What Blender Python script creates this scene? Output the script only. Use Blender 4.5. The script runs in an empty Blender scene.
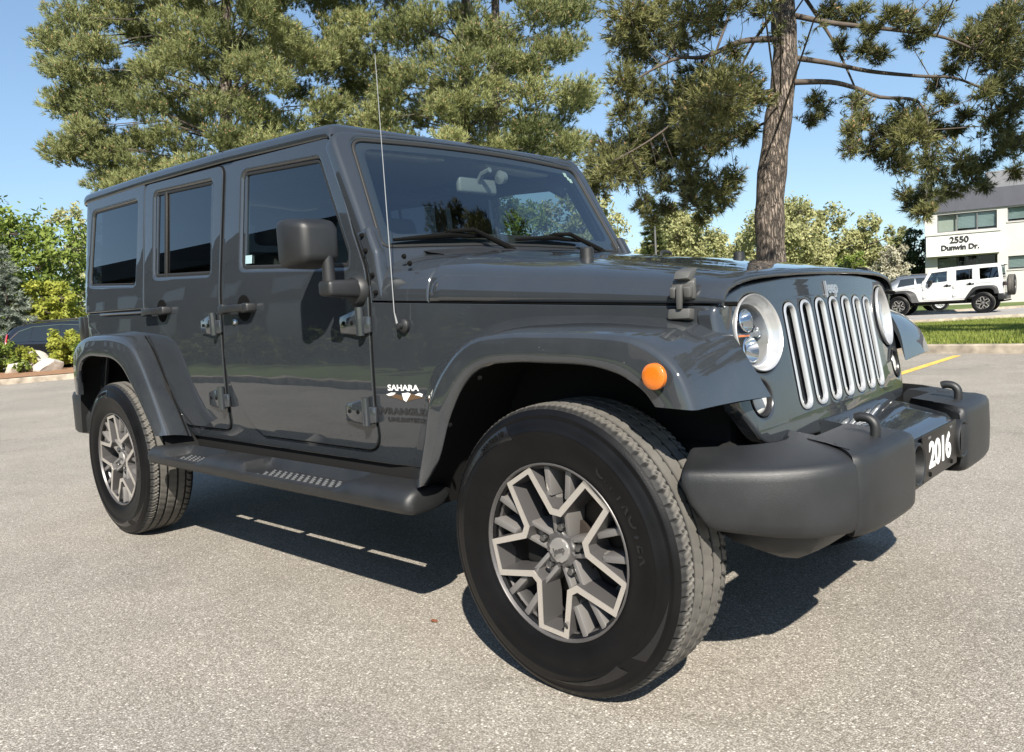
import bpy, bmesh, math, random
import numpy as np
from mathutils import Vector, Matrix
from mathutils.geometry import tessellate_polygon

random.seed(7)
rng = np.random.default_rng(7)
R_ = math.radians
scene = bpy.context.scene
COL = scene.collection

# ------------------------------------------------------------------ camera
cam_d = bpy.data.cameras.new("camera")
cam_o = bpy.data.objects.new("camera", cam_d)
COL.objects.link(cam_o)
CR = Vector((0.7317, 0.6791, -0.0586)); CU = Vector((-0.0132, 0.1000, 0.9949)); CF = Vector((-0.6815, 0.7272, -0.0821))
cam_o.matrix_world = Matrix(((CR.x, CU.x, -CF.x, 1.3584), (CR.y, CU.y, -CF.y, -2.4706),
                             (CR.z, CU.z, -CF.z, 1.0432), (0, 0, 0, 1)))
cam_d.sensor_width = 36.0
cam_d.lens = 797.39 / 1024 * 36.0
cam_d.clip_start = 0.05
cam_d.clip_end = 3000
scene.camera = cam_o

# ------------------------------------------------------------------ sky and sun
SUN_DIR = Vector((0.88, -0.80, 1.0)).normalized()
SUN_EL = math.asin(SUN_DIR.z)
SUN_AZ = math.atan2(SUN_DIR.x, SUN_DIR.y)          # clockwise from +Y
world = bpy.data.worlds.new("World")
scene.world = world
world.use_nodes = True
wn = world.node_tree.nodes; wl = world.node_tree.links
wn.clear()
w_out = wn.new("ShaderNodeOutputWorld"); w_bg = wn.new("ShaderNodeBackground"); w_sky = wn.new("ShaderNodeTexSky")
w_sky.sky_type = 'NISHITA'; w_sky.sun_disc = False
w_sky.sun_elevation = SUN_EL; w_sky.sun_rotation = SUN_AZ
w_sky.altitude = 100; w_sky.air_density = 1.0; w_sky.dust_density = 0.4; w_sky.ozone_density = 2.2
w_bg.inputs["Strength"].default_value = 0.125
w_gam = wn.new("ShaderNodeGamma"); w_gam.inputs[1].default_value = 0.70
w_tint = wn.new("ShaderNodeMix"); w_tint.data_type = 'RGBA'; w_tint.blend_type = 'MULTIPLY'; w_tint.inputs[0].default_value = 1.0; w_tint.inputs[7].default_value = (0.76, 0.89, 1.0, 1)
wl.new(w_sky.outputs[0], w_gam.inputs[0]); wl.new(w_gam.outputs[0], w_tint.inputs[6]); wl.new(w_tint.outputs[2], w_bg.inputs[0]); wl.new(w_bg.outputs[0], w_out.inputs[0])
sun_d = bpy.data.lights.new("sun", 'SUN'); sun_d.energy = 5.0; sun_d.angle = R_(0.55); sun_d.color = (1.0, 0.93, 0.82)
sun_o = bpy.data.objects.new("sun", sun_d); COL.objects.link(sun_o)
sun_o.rotation_euler = SUN_DIR.to_track_quat('Z', 'Y').to_euler()
sun_o.location = (0, -6, 20)
scene.view_settings.view_transform = 'Standard'
scene.view_settings.look = 'None'
scene.view_settings.exposure = 1.1
scene.view_settings.gamma = 1.0
scene.view_settings.use_curve_mapping = False
scene.cycles.max_bounces = 8
scene.cycles.transparent_max_bounces = 16
scene.cycles.use_denoising = True

# ------------------------------------------------------------------ helpers
def nodemat(name):
    m = bpy.data.materials.new(name); m.use_nodes = True
    nt = m.node_tree
    b = nt.nodes.get("Principled BSDF")
    return m, nt, b

def pmat(name, col, rough=0.5, metal=0.0, coat=0.0, spec=0.5, bump=0.0, bscale=200.0, vary=0.0, vscale=8.0, coat_rough=0.03):
    m, nt, b = nodemat(name)
    b.inputs["Base Color"].default_value = (*col, 1)
    b.inputs["Roughness"].default_value = rough
    b.inputs["Metallic"].default_value = metal
    b.inputs["Coat Weight"].default_value = coat
    b.inputs["Coat Roughness"].default_value = coat_rough
    b.inputs["Specular IOR Level"].default_value = spec
    tc = nt.nodes.new("ShaderNodeTexCoord")
    if bump > 0:
        n = nt.nodes.new("ShaderNodeTexNoise"); n.inputs["Scale"].default_value = bscale; n.inputs["Detail"].default_value = 3
        bp = nt.nodes.new("ShaderNodeBump"); bp.inputs["Strength"].default_value = bump; bp.inputs["Distance"].default_value = 0.002
        nt.links.new(tc.outputs["Object"], n.inputs["Vector"]); nt.links.new(n.outputs["Fac"], bp.inputs["Height"])
        nt.links.new(bp.outputs[0], b.inputs["Normal"])
    if vary > 0:
        n2 = nt.nodes.new("ShaderNodeTexNoise"); n2.inputs["Scale"].default_value = vscale; n2.inputs["Detail"].default_value = 6
        nt.links.new(tc.outputs["Object"], n2.inputs["Vector"])
        mx = nt.nodes.new("ShaderNodeMix"); mx.data_type = 'RGBA'
        mx.inputs[6].default_value = (*[c * (1 - vary) for c in col], 1)
        mx.inputs[7].default_value = (*[min(1, c * (1 + vary)) for c in col], 1)
        cr = nt.nodes.new("ShaderNodeMapRange"); cr.inputs[1].default_value = 0.3; cr.inputs[2].default_value = 0.7
        nt.links.new(n2.outputs["Fac"], cr.inputs[0]); nt.links.new(cr.outputs[0], mx.inputs[0])
        nt.links.new(mx.outputs[2], b.inputs["Base Color"])
        rr = nt.nodes.new("ShaderNodeMapRange"); rr.inputs[3].default_value = max(0.02, rough * 0.85); rr.inputs[4].default_value = min(1, rough * 1.15)
        nt.links.new(n2.outputs["Fac"], rr.inputs[0]); nt.links.new(rr.outputs[0], b.inputs["Roughness"])
    return m

def glass_mat(name, tint, ior=1.5, refl=(1, 1, 1)):
    m = bpy.data.materials.new(name); m.use_nodes = True
    nt = m.node_tree; nt.nodes.clear()
    o = nt.nodes.new("ShaderNodeOutputMaterial"); tr = nt.nodes.new("ShaderNodeBsdfTransparent"); gl = nt.nodes.new("ShaderNodeBsdfGlossy")
    tr.inputs[0].default_value = (*tint, 1); gl.inputs["Roughness"].default_value = 0.0; gl.inputs["Color"].default_value = (*refl, 1)
    fr = nt.nodes.new("ShaderNodeFresnel"); fr.inputs[0].default_value = ior
    ge = nt.nodes.new("ShaderNodeNewGeometry")
    mm = nt.nodes.new("ShaderNodeMix"); mm.inputs[3].default_value = 0.05
    nt.links.new(ge.outputs["Backfacing"], mm.inputs[0]); nt.links.new(fr.outputs[0], mm.inputs[2])
    mx = nt.nodes.new("ShaderNodeMixShader")
    nt.links.new(mm.outputs[0], mx.inputs[0]); nt.links.new(tr.outputs[0], mx.inputs[1]); nt.links.new(gl.outputs[0], mx.inputs[2])
    nt.links.new(mx.outputs[0], o.inputs[0])
    return m

def finish(me, mat, smooth=True, angle=38):
    me.materials.append(mat)
    if smooth:
        me.polygons.foreach_set("use_smooth", [True] * len(me.polygons))
        me.set_sharp_from_angle(angle=R_(angle))
    me.update()

def link(name, me, parent=None):
    o = bpy.data.objects.new(name, me); COL.objects.link(o)
    if parent is not None: o.parent = parent
    return o

class MB:
    """collects shapes and links them as one mesh object"""
    def __init__(s): s.v = []; s.f = []
    def add(s, vs, fs, M=None):
        n = len(s.v)
        if M is not None: vs = [M @ Vector(p) for p in vs]
        s.v += [tuple(p) for p in vs]; s.f += [tuple(i + n for i in f) for f in fs]
        return s
    def bm(s, bm, M=None):
        bm.verts.index_update()
        return s.add([v.co.copy() for v in bm.verts], [[v.index for v in f.verts] for f in bm.faces], M)
    def box(s, lo, hi, bev=0.0, seg=2, M=None):
        bm = bmesh.new(); bmesh.ops.create_cube(bm, size=1)
        for v in bm.verts:
            v.co = Vector([(lo[i] + hi[i]) / 2 + v.co[i] * (hi[i] - lo[i]) for i in range(3)])
        if bev > 0:
            bmesh.ops.bevel(bm, geom=bm.edges[:], offset=bev, segments=seg, profile=0.5, affect='EDGES', clamp_overlap=True)
        s.bm(bm, M); bm.free(); return s
    def hull(s, pts, bev=0.0, seg=2, M=None):
        bm = bmesh.new()
        for p in pts: bm.verts.new(p)
        bmesh.ops.convex_hull(bm, input=bm.verts[:])
        bmesh.ops.dissolve_limit(bm, angle_limit=R_(1), verts=bm.verts[:], edges=bm.edges[:])
        if bev > 0:
            bmesh.ops.bevel(bm, geom=bm.edges[:], offset=bev, segments=seg, profile=0.5, affect='EDGES', clamp_overlap=True)
        s.bm(bm, M); bm.free(); return s
    def prism(s, poly, w0, w1, bev=0.0, seg=2, M=None, mapf=None):
        bm = bmesh.new()
        a = [bm.verts.new((p[0], p[1], w0)) for p in poly]; b = [bm.verts.new((p[0], p[1], w1)) for p in poly]
        n = len(poly)
        bm.faces.new(a[::-1]); top = bm.faces.new(b)
        for i in range(n): bm.faces.new((a[i], a[(i + 1) % n], b[(i + 1) % n], b[i]))
        if bev > 0:
            bmesh.ops.bevel(bm, geom=list(top.edges), offset=bev, segments=seg, profile=0.5, affect='EDGES', clamp_overlap=True)
        bmesh.ops.recalc_face_normals(bm, faces=bm.faces[:])
        if mapf:
            for v in bm.verts: v.co = Vector(mapf(v.co.x, v.co.y, v.co.z))
        s.bm(bm, M); bm.free(); return s
    def tube(s, path, r, seg=10, cap=True, M=None, flat=None):
        P = [Vector(p) for p in path]; n = len(P)
        rs = r if isinstance(r, (list, tuple)) else [r] * n
        vs = []; fs = []
        ref = None
        for i in range(n):
            t = (P[min(i + 1, n - 1)] - P[max(i - 1, 0)]).normalized()
            if ref is None:
                ref = Vector((0, 0, 1)) if abs(t.z) < 0.9 else Vector((1, 0, 0))
            a = (ref - t * ref.dot(t)).normalized(); b = t.cross(a); ref = a
            for k in range(seg):
                q = 2 * math.pi * k / seg
                vs.append(P[i] + a * (math.cos(q) * rs[i]) + b * (math.sin(q) * rs[i] * (flat or 1)))
        for i in range(n - 1):
            for k in range(seg):
                fs.append((i * seg + k, i * seg + (k + 1) % seg, (i + 1) * seg + (k + 1) % seg, (i + 1) * seg + k))
        if cap:
            fs.append(tuple(range(seg))[::-1]); fs.append(tuple((n - 1) * seg + k for k in range(seg)))
        return s.add(vs, fs, M)
    def lathe(s, prof, seg=48, M=None, closed=False, rfun=None):
        """prof: (r, h) pairs; turned about local Y, h along Y"""
        vs = []; fs = []; n = len(prof)
        for k in range(seg):
            q = 2 * math.pi * k / seg
            for j, (r, h) in enumerate(prof):
                rr = r if rfun is None else rfun(j, k, r)
                vs.append((rr * math.cos(q), h, rr * math.sin(q)))
        m = n if closed else n - 1
        for k in range(seg):
            for j in range(m):
                a = k * n + j; b = k * n + (j + 1) % n; c = ((k + 1) % seg) * n + (j + 1) % n; d = ((k + 1) % seg) * n + j
                fs.append((a, b, c, d))
        return s.add(vs, fs, M)
    def grid(s, rows, closed=False, cap=False, M=None):
        n = len(rows[0]); vs = [p for r in rows for p in r]; fs = []
        for i in range(len(rows) - 1):
            for k in range(n if closed else n - 1):
                fs.append((i * n + k, i * n + (k + 1) % n, (i + 1) * n + (k + 1) % n, (i + 1) * n + k))
        if cap:
            fs.append(tuple(range(n))[::-1]); fs.append(tuple((len(rows) - 1) * n + k for k in range(n)))
        return s.add(vs, fs, M)
    def mirror_y(s):
        o = MB(); o.v = [(p[0], -p[1], p[2]) for p in s.v]; o.f = [f[::-1] for f in s.f]; return o
    def join(s, o): return s.add(o.v, o.f)
    def mesh(s, name, mat, smooth=True, angle=38, fix=False):
        me = bpy.data.meshes.new(name); me.from_pydata(s.v, [], s.f)
        if fix:
            bm = bmesh.new(); bm.from_mesh(me); bmesh.ops.recalc_face_normals(bm, faces=bm.faces[:]); bm.to_mesh(me); bm.free()
        finish(me, mat, smooth, angle); return me
    def build(s, name, mat, parent=None, smooth=True, angle=38, fix=False):
        return link(name, s.mesh(name, mat, smooth, angle, fix), parent)

def fillet(pts, rad, n=6):
    """round the corners of a closed 2D polygon; rad is one radius or a list"""
    out = []; N = len(pts)
    for i in range(N):
        p = Vector(pts[i]).to_2d(); a = Vector(pts[i - 1]).to_2d(); b = Vector(pts[(i + 1) % N]).to_2d()
        r = rad[i] if isinstance(rad, (list, tuple)) else rad
        if r <= 0: out.append((p.x, p.y)); continue
        da = (a - p); db = (b - p); la = da.length; lb = db.length; da /= la; db /= lb
        ang = da.angle(db)
        if ang > 3.1: out.append((p.x, p.y)); continue
        t = min(r / math.tan(ang / 2), la * 0.49, lb * 0.49)
        p0 = p + da * t; p1 = p + db * t
        for k in range(n + 1):
            u = k / n
            q = p0 * (1 - u) ** 2 + p * 2 * u * (1 - u) + p1 * u * u
            out.append((q.x, q.y))
    return out

def area2(p): return 0.5 * sum(p[i - 1][0] * p[i][1] - p[i][0] * p[i - 1][1] for i in range(len(p)))

def inset(poly, d):
    """move a closed polygon inwards by d (simple mitre)"""
    s = 1 if area2(poly) > 0 else -1
    out = []; N = len(poly)
    for i in range(N):
        p = Vector(poly[i]).to_2d(); a = Vector(poly[i - 1]).to_2d(); b = Vector(poly[(i + 1) % N]).to_2d()
        e1 = p - a; e2 = b - p
        if e1.length < 1e-7: e1 = e2
        if e2.length < 1e-7: e2 = e1
        n1 = Vector((-e1.y, e1.x)).normalized() * s; n2 = Vector((-e2.y, e2.x)).normalized() * s
        m = (n1 + n2); m = m.normalized() if m.length > 1e-6 else n1
        c = max(0.4, m.dot(n1))
        q = p + m * (d / c); out.append((q.x, q.y))
    return out

def plate(outline, holes=(), depth=0.02, bev=0.004, cuts_u=(), cuts_v=(), res=2):
    """flat plate with rounded rim in (u, v, w): w from -depth to 0; returns verts, faces"""
    cu = bpy.data.curves.new("tmp", 'CURVE'); cu.dimensions = '2D'; cu.fill_mode = 'BOTH'
    for i, pl in enumerate([outline] + list(holes)):
        if (area2(pl) > 0) != (i == 0): pl = pl[::-1]
        sp = cu.splines.new('POLY'); sp.points.add(len(pl) - 1); sp.use_cyclic_u = True
        for k, p in enumerate(pl): sp.points[k].co = (p[0], p[1], 0, 1)
    cu.extrude = max(1e-4, depth / 2 - bev); cu.bevel_depth = bev; cu.bevel_resolution = res; cu.offset = -bev
    o = bpy.data.objects.new("tmp", cu); COL.objects.link(o)
    dg = bpy.context.evaluated_depsgraph_get(); dg.update()
    me = bpy.data.meshes.new_from_object(o.evaluated_get(dg))
    bm = bmesh.new(); bm.from_mesh(me)
    bmesh.ops.remove_doubles(bm, verts=bm.verts[:], dist=1e-5)
    bpy.data.objects.remove(o); bpy.data.curves.remove(cu); bpy.data.meshes.remove(me)
    for ax, cuts in ((0, cuts_u), (1, cuts_v)):
        for c in cuts:
            co = [0, 0, 0]; no = [0, 0, 0]; co[ax] = c; no[ax] = 1
            bmesh.ops.bisect_plane(bm, geom=bm.verts[:] + bm.edges[:] + bm.faces[:], plane_co=co, plane_no=no, dist=1e-6)
    bmesh.ops.recalc_face_normals(bm, faces=bm.faces[:])
    bm.verts.index_update()
    vs = [(v.co.x, v.co.y, v.co.z - depth / 2) for v in bm.verts]; fs = [[v.index for v in f.verts] for f in bm.faces]
    bm.free()
    return vs, fs

def text_shape(body, size=1.0, depth=0.002, shear=0.0, bold=0.0, align='CENTER', spacing=1.0):
    cu = bpy.data.curves.new("tmp", 'FONT'); cu.body = body; cu.size = size; cu.extrude = depth / 2; cu.shear = shear; cu.offset = bold
    cu.align_x = align; cu.align_y = 'CENTER'; cu.space_character = spacing; cu.resolution_u = 4
    o = bpy.data.objects.new("tmp", cu); COL.objects.link(o)
    dg = bpy.context.evaluated_depsgraph_get(); dg.update()
    me = bpy.data.meshes.new_from_object(o.evaluated_get(dg))
    vs = [tuple(v.co) for v in me.vertices]; fs = [tuple(p.vertices) for p in me.polygons]
    bpy.data.objects.remove(o); bpy.data.curves.remove(cu); bpy.data.meshes.remove(me)
    return vs, fs

def tag(o, label=None, cat=None, group=None, kind=None):
    if label: o["label"] = label
    if cat: o["category"] = cat
    if group: o["group"] = group
    if kind: o["kind"] = kind
    return o

def empty(name, loc=(0, 0, 0), rz=0.0, parent=None):
    o = bpy.data.objects.new(name, None); COL.objects.link(o); o.location = loc; o.rotation_euler = (0, 0, rz)
    o.empty_display_size = 0.2
    if parent is not None: o.parent = parent
    return o

KIDS = {}
def children(o): return [c for c in COL.objects if c.parent == o]

def copy_tree(o, parent=None, swap=None):
    c = o.copy(); COL.objects.link(c); c.parent = parent
    if swap and c.type == 'MESH':
        for sl in c.material_slots:
            k = sl.material.name
            if k in swap:
                sl.link = 'OBJECT'; sl.material = swap[k]
    for ch in children(o): copy_tree(ch, c, swap)
    return c

def lerp(a, b, t): return a + (b - a) * t
def smooth01(t): t = min(1, max(0, t)); return t * t * (3 - 2 * t)
def crom(P, n):
    """Catmull-Rom through rows of values, n steps per span"""
    A = np.array(P, float); out = []
    for i in range(len(A) - 1):
        p0 = A[max(i - 1, 0)]; p1 = A[i]; p2 = A[i + 1]; p3 = A[min(i + 2, len(A) - 1)]
        for k in range(n):
            t = k / n
            out.append(0.5 * (2 * p1 + (p2 - p0) * t + (2 * p0 - 5 * p1 + 4 * p2 - p3) * t * t + (3 * p1 - p0 - 3 * p2 + p3) * t ** 3))
    out.append(A[-1]); return out
# ================================================================== GROUND (first version)
def asphalt_mat():
    m, nt, b = nodemat("asphalt")
    tc = nt.nodes.new("ShaderNodeTexCoord")
    L = nt.links.new
    def noise(s, d=4, r=0.5):
        n = nt.nodes.new("ShaderNodeTexNoise"); n.inputs["Scale"].default_value = s; n.inputs["Detail"].default_value = d; n.inputs["Roughness"].default_value = r
        L(tc.outputs["Object"], n.inputs["Vector"]); return n
    def ramp(src, stops):
        r = nt.nodes.new("ShaderNodeValToRGB"); e = r.color_ramp.elements
        while len(e) < len(stops): e.new(0.5)
        for el, (p, c) in zip(e, stops): el.position = p; el.color = (*c, 1)
        L(src, r.inputs[0]); return r
    def mix(f, a, bb, mode='MIX'):
        x = nt.nodes.new("ShaderNodeMix"); x.data_type = 'RGBA'; x.blend_type = mode
        if isinstance(f, float): x.inputs[0].default_value = f
        else: L(f, x.inputs[0])
        for i, s in ((6, a), (7, bb)):
            if isinstance(s, tuple): x.inputs[i].default_value = (*s, 1)
            else: L(s, x.inputs[i])
        return x.outputs[2]
    v1 = nt.nodes.new("ShaderNodeTexVoronoi"); v1.inputs["Scale"].default_value = 210; L(tc.outputs["Object"], v1.inputs["Vector"])
    v2 = nt.nodes.new("ShaderNodeTexVoronoi"); v2.inputs["Scale"].default_value = 75; v2.inputs["Randomness"].default_value = 1; L(tc.outputs["Object"], v2.inputs["Vector"])
    sep = nt.nodes.new("ShaderNodeSeparateColor"); L(v1.outputs["Color"], sep.inputs[0])
    sep2 = nt.nodes.new("ShaderNodeSeparateColor"); L(v2.outputs["Color"], sep2.inputs[0])
    stone = ramp(sep.outputs[0], [(0.0, (.195, .180, .156)), (0.35, (.268, .249, .219)), (0.75, (.335, .314, .279)), (0.93, (.41, .387, .35)), (1.0, (.55, .525, .485))])
    gap = ramp(v1.outputs["Distance"], [(0.35, (1, 1, 1)), (0.75, (.62, .60, .58))])
    c = mix(1.0, stone.outputs[0], gap.outputs[0], 'MULTIPLY')
    big = ramp(sep2.outputs[0], [(0.80, (0, 0, 0)), (0.86, (1, 1, 1))]); near = ramp(v2.outputs["Distance"], [(0.22, (1, 1, 1)), (0.34, (0, 0, 0))])
    bf = mix(1.0, big.outputs[0], near.outputs[0], 'MULTIPLY')
    c = mix(bf, c, (.52, .49, .44))
    n1 = noise(0.55, 5); n2 = noise(3.0, 6, 0.6)
    c = mix(0.8, c, ramp(n1.outputs["Fac"], [(0.3, (.80, .80, .80)), (0.7, (1.12, 1.105, 1.08))]).outputs[0], 'MULTIPLY')
    c = mix(0.7, c, ramp(n2.outputs["Fac"], [(0.25, (.84, .83, .82)), (0.75, (1.1, 1.1, 1.1))]).outputs[0], 'MULTIPLY')
    n3 = noise(1.1, 3, 0.7); n3.inputs["Distortion"].default_value = 1.2
    c = mix(1.0, c, ramp(n3.outputs["Fac"], [(0.60, (1, 1, 1)), (0.72, (.84, .835, .83))]).outputs[0], 'MULTIPLY')
    L(c, b.inputs["Base Color"]); b.inputs["Roughness"].default_value = 0.82; b.inputs["Specular IOR Level"].default_value = 0.35
    bp = nt.nodes.new("ShaderNodeBump"); bp.inputs["Strength"].default_value = 0.5; bp.inputs["Distance"].default_value = 0.004; bp.invert = True
    L(v1.outputs["Distance"], bp.inputs["Height"]); L(bp.outputs[0], b.inputs["Normal"])
    return m
M_asphalt = asphalt_mat()
# ================================================================== MATERIALS OF THE VEHICLES
def paint_mat(name, base, metal=0.35, rough=0.38, dust=0.05):
    m, nt, b = nodemat(name)
    b.inputs["Metallic"].default_value = metal; b.inputs["Roughness"].default_value = rough
    b.inputs["Specular IOR Level"].default_value = 0.08
    b.inputs["Coat Weight"].default_value = 1.0; b.inputs["Coat Roughness"].default_value = 0.02; b.inputs["Coat IOR"].default_value = 1.8
    tc = nt.nodes.new("ShaderNodeTexCoord")
    n = nt.nodes.new("ShaderNodeTexNoise"); n.inputs["Scale"].default_value = 9; n.inputs["Detail"].default_value = 8; n.inputs["Roughness"].default_value = 0.65
    v = nt.nodes.new("ShaderNodeTexVoronoi"); v.inputs["Scale"].default_value = 55
    nt.links.new(tc.outputs["Object"], n.inputs["Vector"]); nt.links.new(tc.outputs["Object"], v.inputs["Vector"])
    # a few pale dust specks
    lt = nt.nodes.new("ShaderNodeMath"); lt.operation = 'LESS_THAN'; lt.inputs[1].default_value = 0.085
    nt.links.new(v.outputs["Distance"], lt.inputs[0])
    gt = nt.nodes.new("ShaderNodeMath"); gt.operation = 'GREATER_THAN'; gt.inputs[1].default_value = 0.80
    nt.links.new(v.outputs["Color"], gt.inputs[0])
    mu = nt.nodes.new("ShaderNodeMath"); mu.operation = 'MULTIPLY'; nt.links.new(lt.outputs[0], mu.inputs[0]); nt.links.new(gt.outputs[0], mu.inputs[1])
    mr = nt.nodes.new("ShaderNodeMapRange"); mr.inputs[1].default_value = 0.35; mr.inputs[2].default_value = 0.8; mr.inputs[3].default_value = 0.0; mr.inputs[4].default_value = dust
    nt.links.new(n.outputs["Fac"], mr.inputs[0])
    ad = nt.nodes.new("ShaderNodeMath"); ad.operation = 'MULTIPLY_ADD'; ad.inputs[1].default_value = 0.35 * min(1, dust * 20)
    nt.links.new(mu.outputs[0], ad.inputs[0]); nt.links.new(mr.outputs[0], ad.inputs[2])
    mx = nt.nodes.new("ShaderNodeMix"); mx.data_type = 'RGBA'; mx.inputs[6].default_value = (*base, 1); mx.inputs[7].default_value = (0.34, 0.32, 0.29, 1)
    nt.links.new(ad.outputs[0], mx.inputs[0]); nt.links.new(mx.outputs[2], b.inputs["Base Color"])
    # orange-peel of the lacquer
    n3 = nt.nodes.new("ShaderNodeTexNoise"); n3.inputs["Scale"].default_value = 5.0; n3.inputs["Detail"].default_value = 1
    bp = nt.nodes.new("ShaderNodeBump"); bp.inputs["Strength"].default_value = 0.08; bp.inputs["Distance"].default_value = 0.010
    nt.links.new(tc.outputs["Object"], n3.inputs["Vector"]); nt.links.new(n3.outputs["Fac"], bp.inputs["Height"])
    nt.links.new(bp.outputs[0], b.inputs["Coat Normal"])
    return m

M_paint = paint_mat("grey_paint", (0.0215, 0.0252, 0.0298), metal=0.0, rough=0.55, dust=0.012)
M_plastic = pmat("black_plastic", (0.013, 0.0138, 0.0148), rough=0.46, bump=0.25, bscale=900, vary=0.25, vscale=7)
M_bumperp = pmat("bumper_plastic", (0.0155, 0.0165, 0.018), rough=0.42, bump=0.35, bscale=700, vary=0.3, vscale=6)
M_rubber = pmat("seal_rubber", (0.012, 0.012, 0.012), rough=0.6)
M_black = pmat("gap_black", (0.004, 0.004, 0.004), rough=0.9, spec=0.1)
M_under = pmat("underbody", (0.010, 0.010, 0.010), rough=0.85, spec=0.2)
M_tyre = pmat("tyre_rubber", (0.0035, 0.0035, 0.004), rough=0.42, spec=0.22, bump=0.2, bscale=300, vary=0.3, vscale=10)
def tread_mat():
    m, nt, b = nodemat("tyre_tread")
    b.inputs["Roughness"].default_value = 0.75
    tc = nt.nodes.new("ShaderNodeTexCoord"); n = nt.nodes.new("ShaderNodeTexNoise"); n.inputs["Scale"].default_value = 14; n.inputs["Detail"].default_value = 8
    nt.links.new(tc.outputs["Object"], n.inputs["Vector"])
    mx = nt.nodes.new("ShaderNodeMix"); mx.data_type = 'RGBA'; mx.inputs[6].default_value = (0.055, 0.052, 0.047, 1); mx.inputs[7].default_value = (0.140, 0.131, 0.117, 1)
    nt.links.new(n.outputs["Fac"], mx.inputs[0])
    # dusty blocks; groove floors painted near black to stand in for occlusion
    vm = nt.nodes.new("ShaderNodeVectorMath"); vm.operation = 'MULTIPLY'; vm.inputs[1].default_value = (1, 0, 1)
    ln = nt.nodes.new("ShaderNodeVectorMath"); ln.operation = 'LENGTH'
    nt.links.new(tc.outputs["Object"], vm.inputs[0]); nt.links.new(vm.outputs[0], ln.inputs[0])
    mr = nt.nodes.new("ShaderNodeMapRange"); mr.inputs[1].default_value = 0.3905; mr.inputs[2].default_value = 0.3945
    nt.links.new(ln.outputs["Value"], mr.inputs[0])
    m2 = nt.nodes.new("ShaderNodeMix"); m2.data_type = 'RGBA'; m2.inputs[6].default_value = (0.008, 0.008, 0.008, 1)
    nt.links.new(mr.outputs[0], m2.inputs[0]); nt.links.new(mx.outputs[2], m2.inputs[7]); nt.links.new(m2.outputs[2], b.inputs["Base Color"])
    return m
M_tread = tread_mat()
M_rim = pmat("dark_rim", (0.092, 0.088, 0.088), rough=0.42, metal=0.45, coat=0.3)
M_mach = pmat("machined_alloy", (0.78, 0.74, 0.69), rough=0.36, metal=0.85, coat=0.4)
M_chrome = pmat("chrome", (0.72, 0.73, 0.74), rough=0.08, metal=1.0)
M_silver = pmat("satin_silver", (0.50, 0.505, 0.51), rough=0.30, metal=0.6, coat=0.6)
M_spoke = pmat("spoke_grey", (0.17, 0.163, 0.158), rough=0.4, metal=0.35, coat=0.2)
M_badge = pmat("badge_silver", (0.42, 0.43, 0.44), rough=0.25, metal=0.7)
M_latch = pmat("latch_plastic", (0.060, 0.060, 0.058), rough=0.5, vary=0.2)
M_barrel = pmat("wheel_barrel", (0.020, 0.020, 0.021), rough=0.5, metal=0.3)
M_cap = pmat("cap_grey", (0.30, 0.29, 0.28), rough=0.4, metal=0.5)
M_nut = pmat("nut_metal", (0.20, 0.20, 0.20), rough=0.3, metal=0.9)
M_pad = pmat("step_rubber", (0.075, 0.076, 0.078), rough=0.45)
M_steel = pmat("brake_steel", (0.045, 0.036, 0.030), rough=0.6, metal=0.5, vary=0.3, vscale=12)
M_amber = pmat("amber_lens", (0.52, 0.13, 0.008), rough=0.12, coat=1.0, bump=0.5, bscale=260)
M_red = pmat("red_lens", (0.12, 0.006, 0.006), rough=0.12, coat=1.0)
M_clearlens = pmat("clear_lamp", (0.62, 0.62, 0.60), rough=0.18, coat=1.0, bump=0.4, bscale=180)
M_mirrorgrey = pmat("mirror_grey", (0.11, 0.12, 0.115), rough=0.35)
M_wsticker = pmat("glass_sticker", (0.16, 0.24, 0.22), rough=0.5)
M_white = pmat("white_letter", (0.80, 0.80, 0.78), rough=0.45)
M_brown = pmat("brown_decal", (0.085, 0.052, 0.03), rough=0.4)
M_greydec = pmat("dark_decal", (0.016, 0.016, 0.017), rough=0.5)
M_ringblack = pmat("ring_black", (0.015, 0.015, 0.016), rough=0.3)
M_lampblack = pmat("lamp_housing", (0.10, 0.10, 0.105), rough=0.2, coat=0.5)
M_trim = pmat("interior_trim", (0.035, 0.036, 0.038), rough=0.7, bump=0.2, bscale=300)
M_seat = pmat("seat_cloth", (0.075, 0.072, 0.070), rough=0.85, bump=0.3, bscale=600)
M_lining = pmat("roof_lining", (0.42, 0.41, 0.38), rough=0.9)
M_tyregrey = pmat("glint_tyre_rubber", (0.009, 0.009, 0.010), rough=0.22, bump=0.15, bscale=200)  # slightly paler, glossier rubber for the painted glints
M_wglass = glass_mat("windscreen_glass", (0.74, 0.82, 0.81), ior=2.3)
M_fglass = glass_mat("door_glass", (0.36, 0.42, 0.41), ior=1.95)
M_pglass = glass_mat("privacy_glass", (0.030, 0.033, 0.037), ior=1.95)
M_lens = glass_mat("lamp_cover", (0.95, 0.96, 0.97), ior=1.45)
M_sticker = pmat("sticker_pale", (0.30, 0.42, 0.45), rough=0.5)
M_letter = pmat("tyre_letter_rubber", (0.007, 0.007, 0.007), rough=0.22)
M_slot = pmat("slot_grey", (0.10, 0.10, 0.10), rough=0.5)
M_leather = pmat("step_tread", (0.30, 0.31, 0.32), rough=0.4, metal=0.3)

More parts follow.
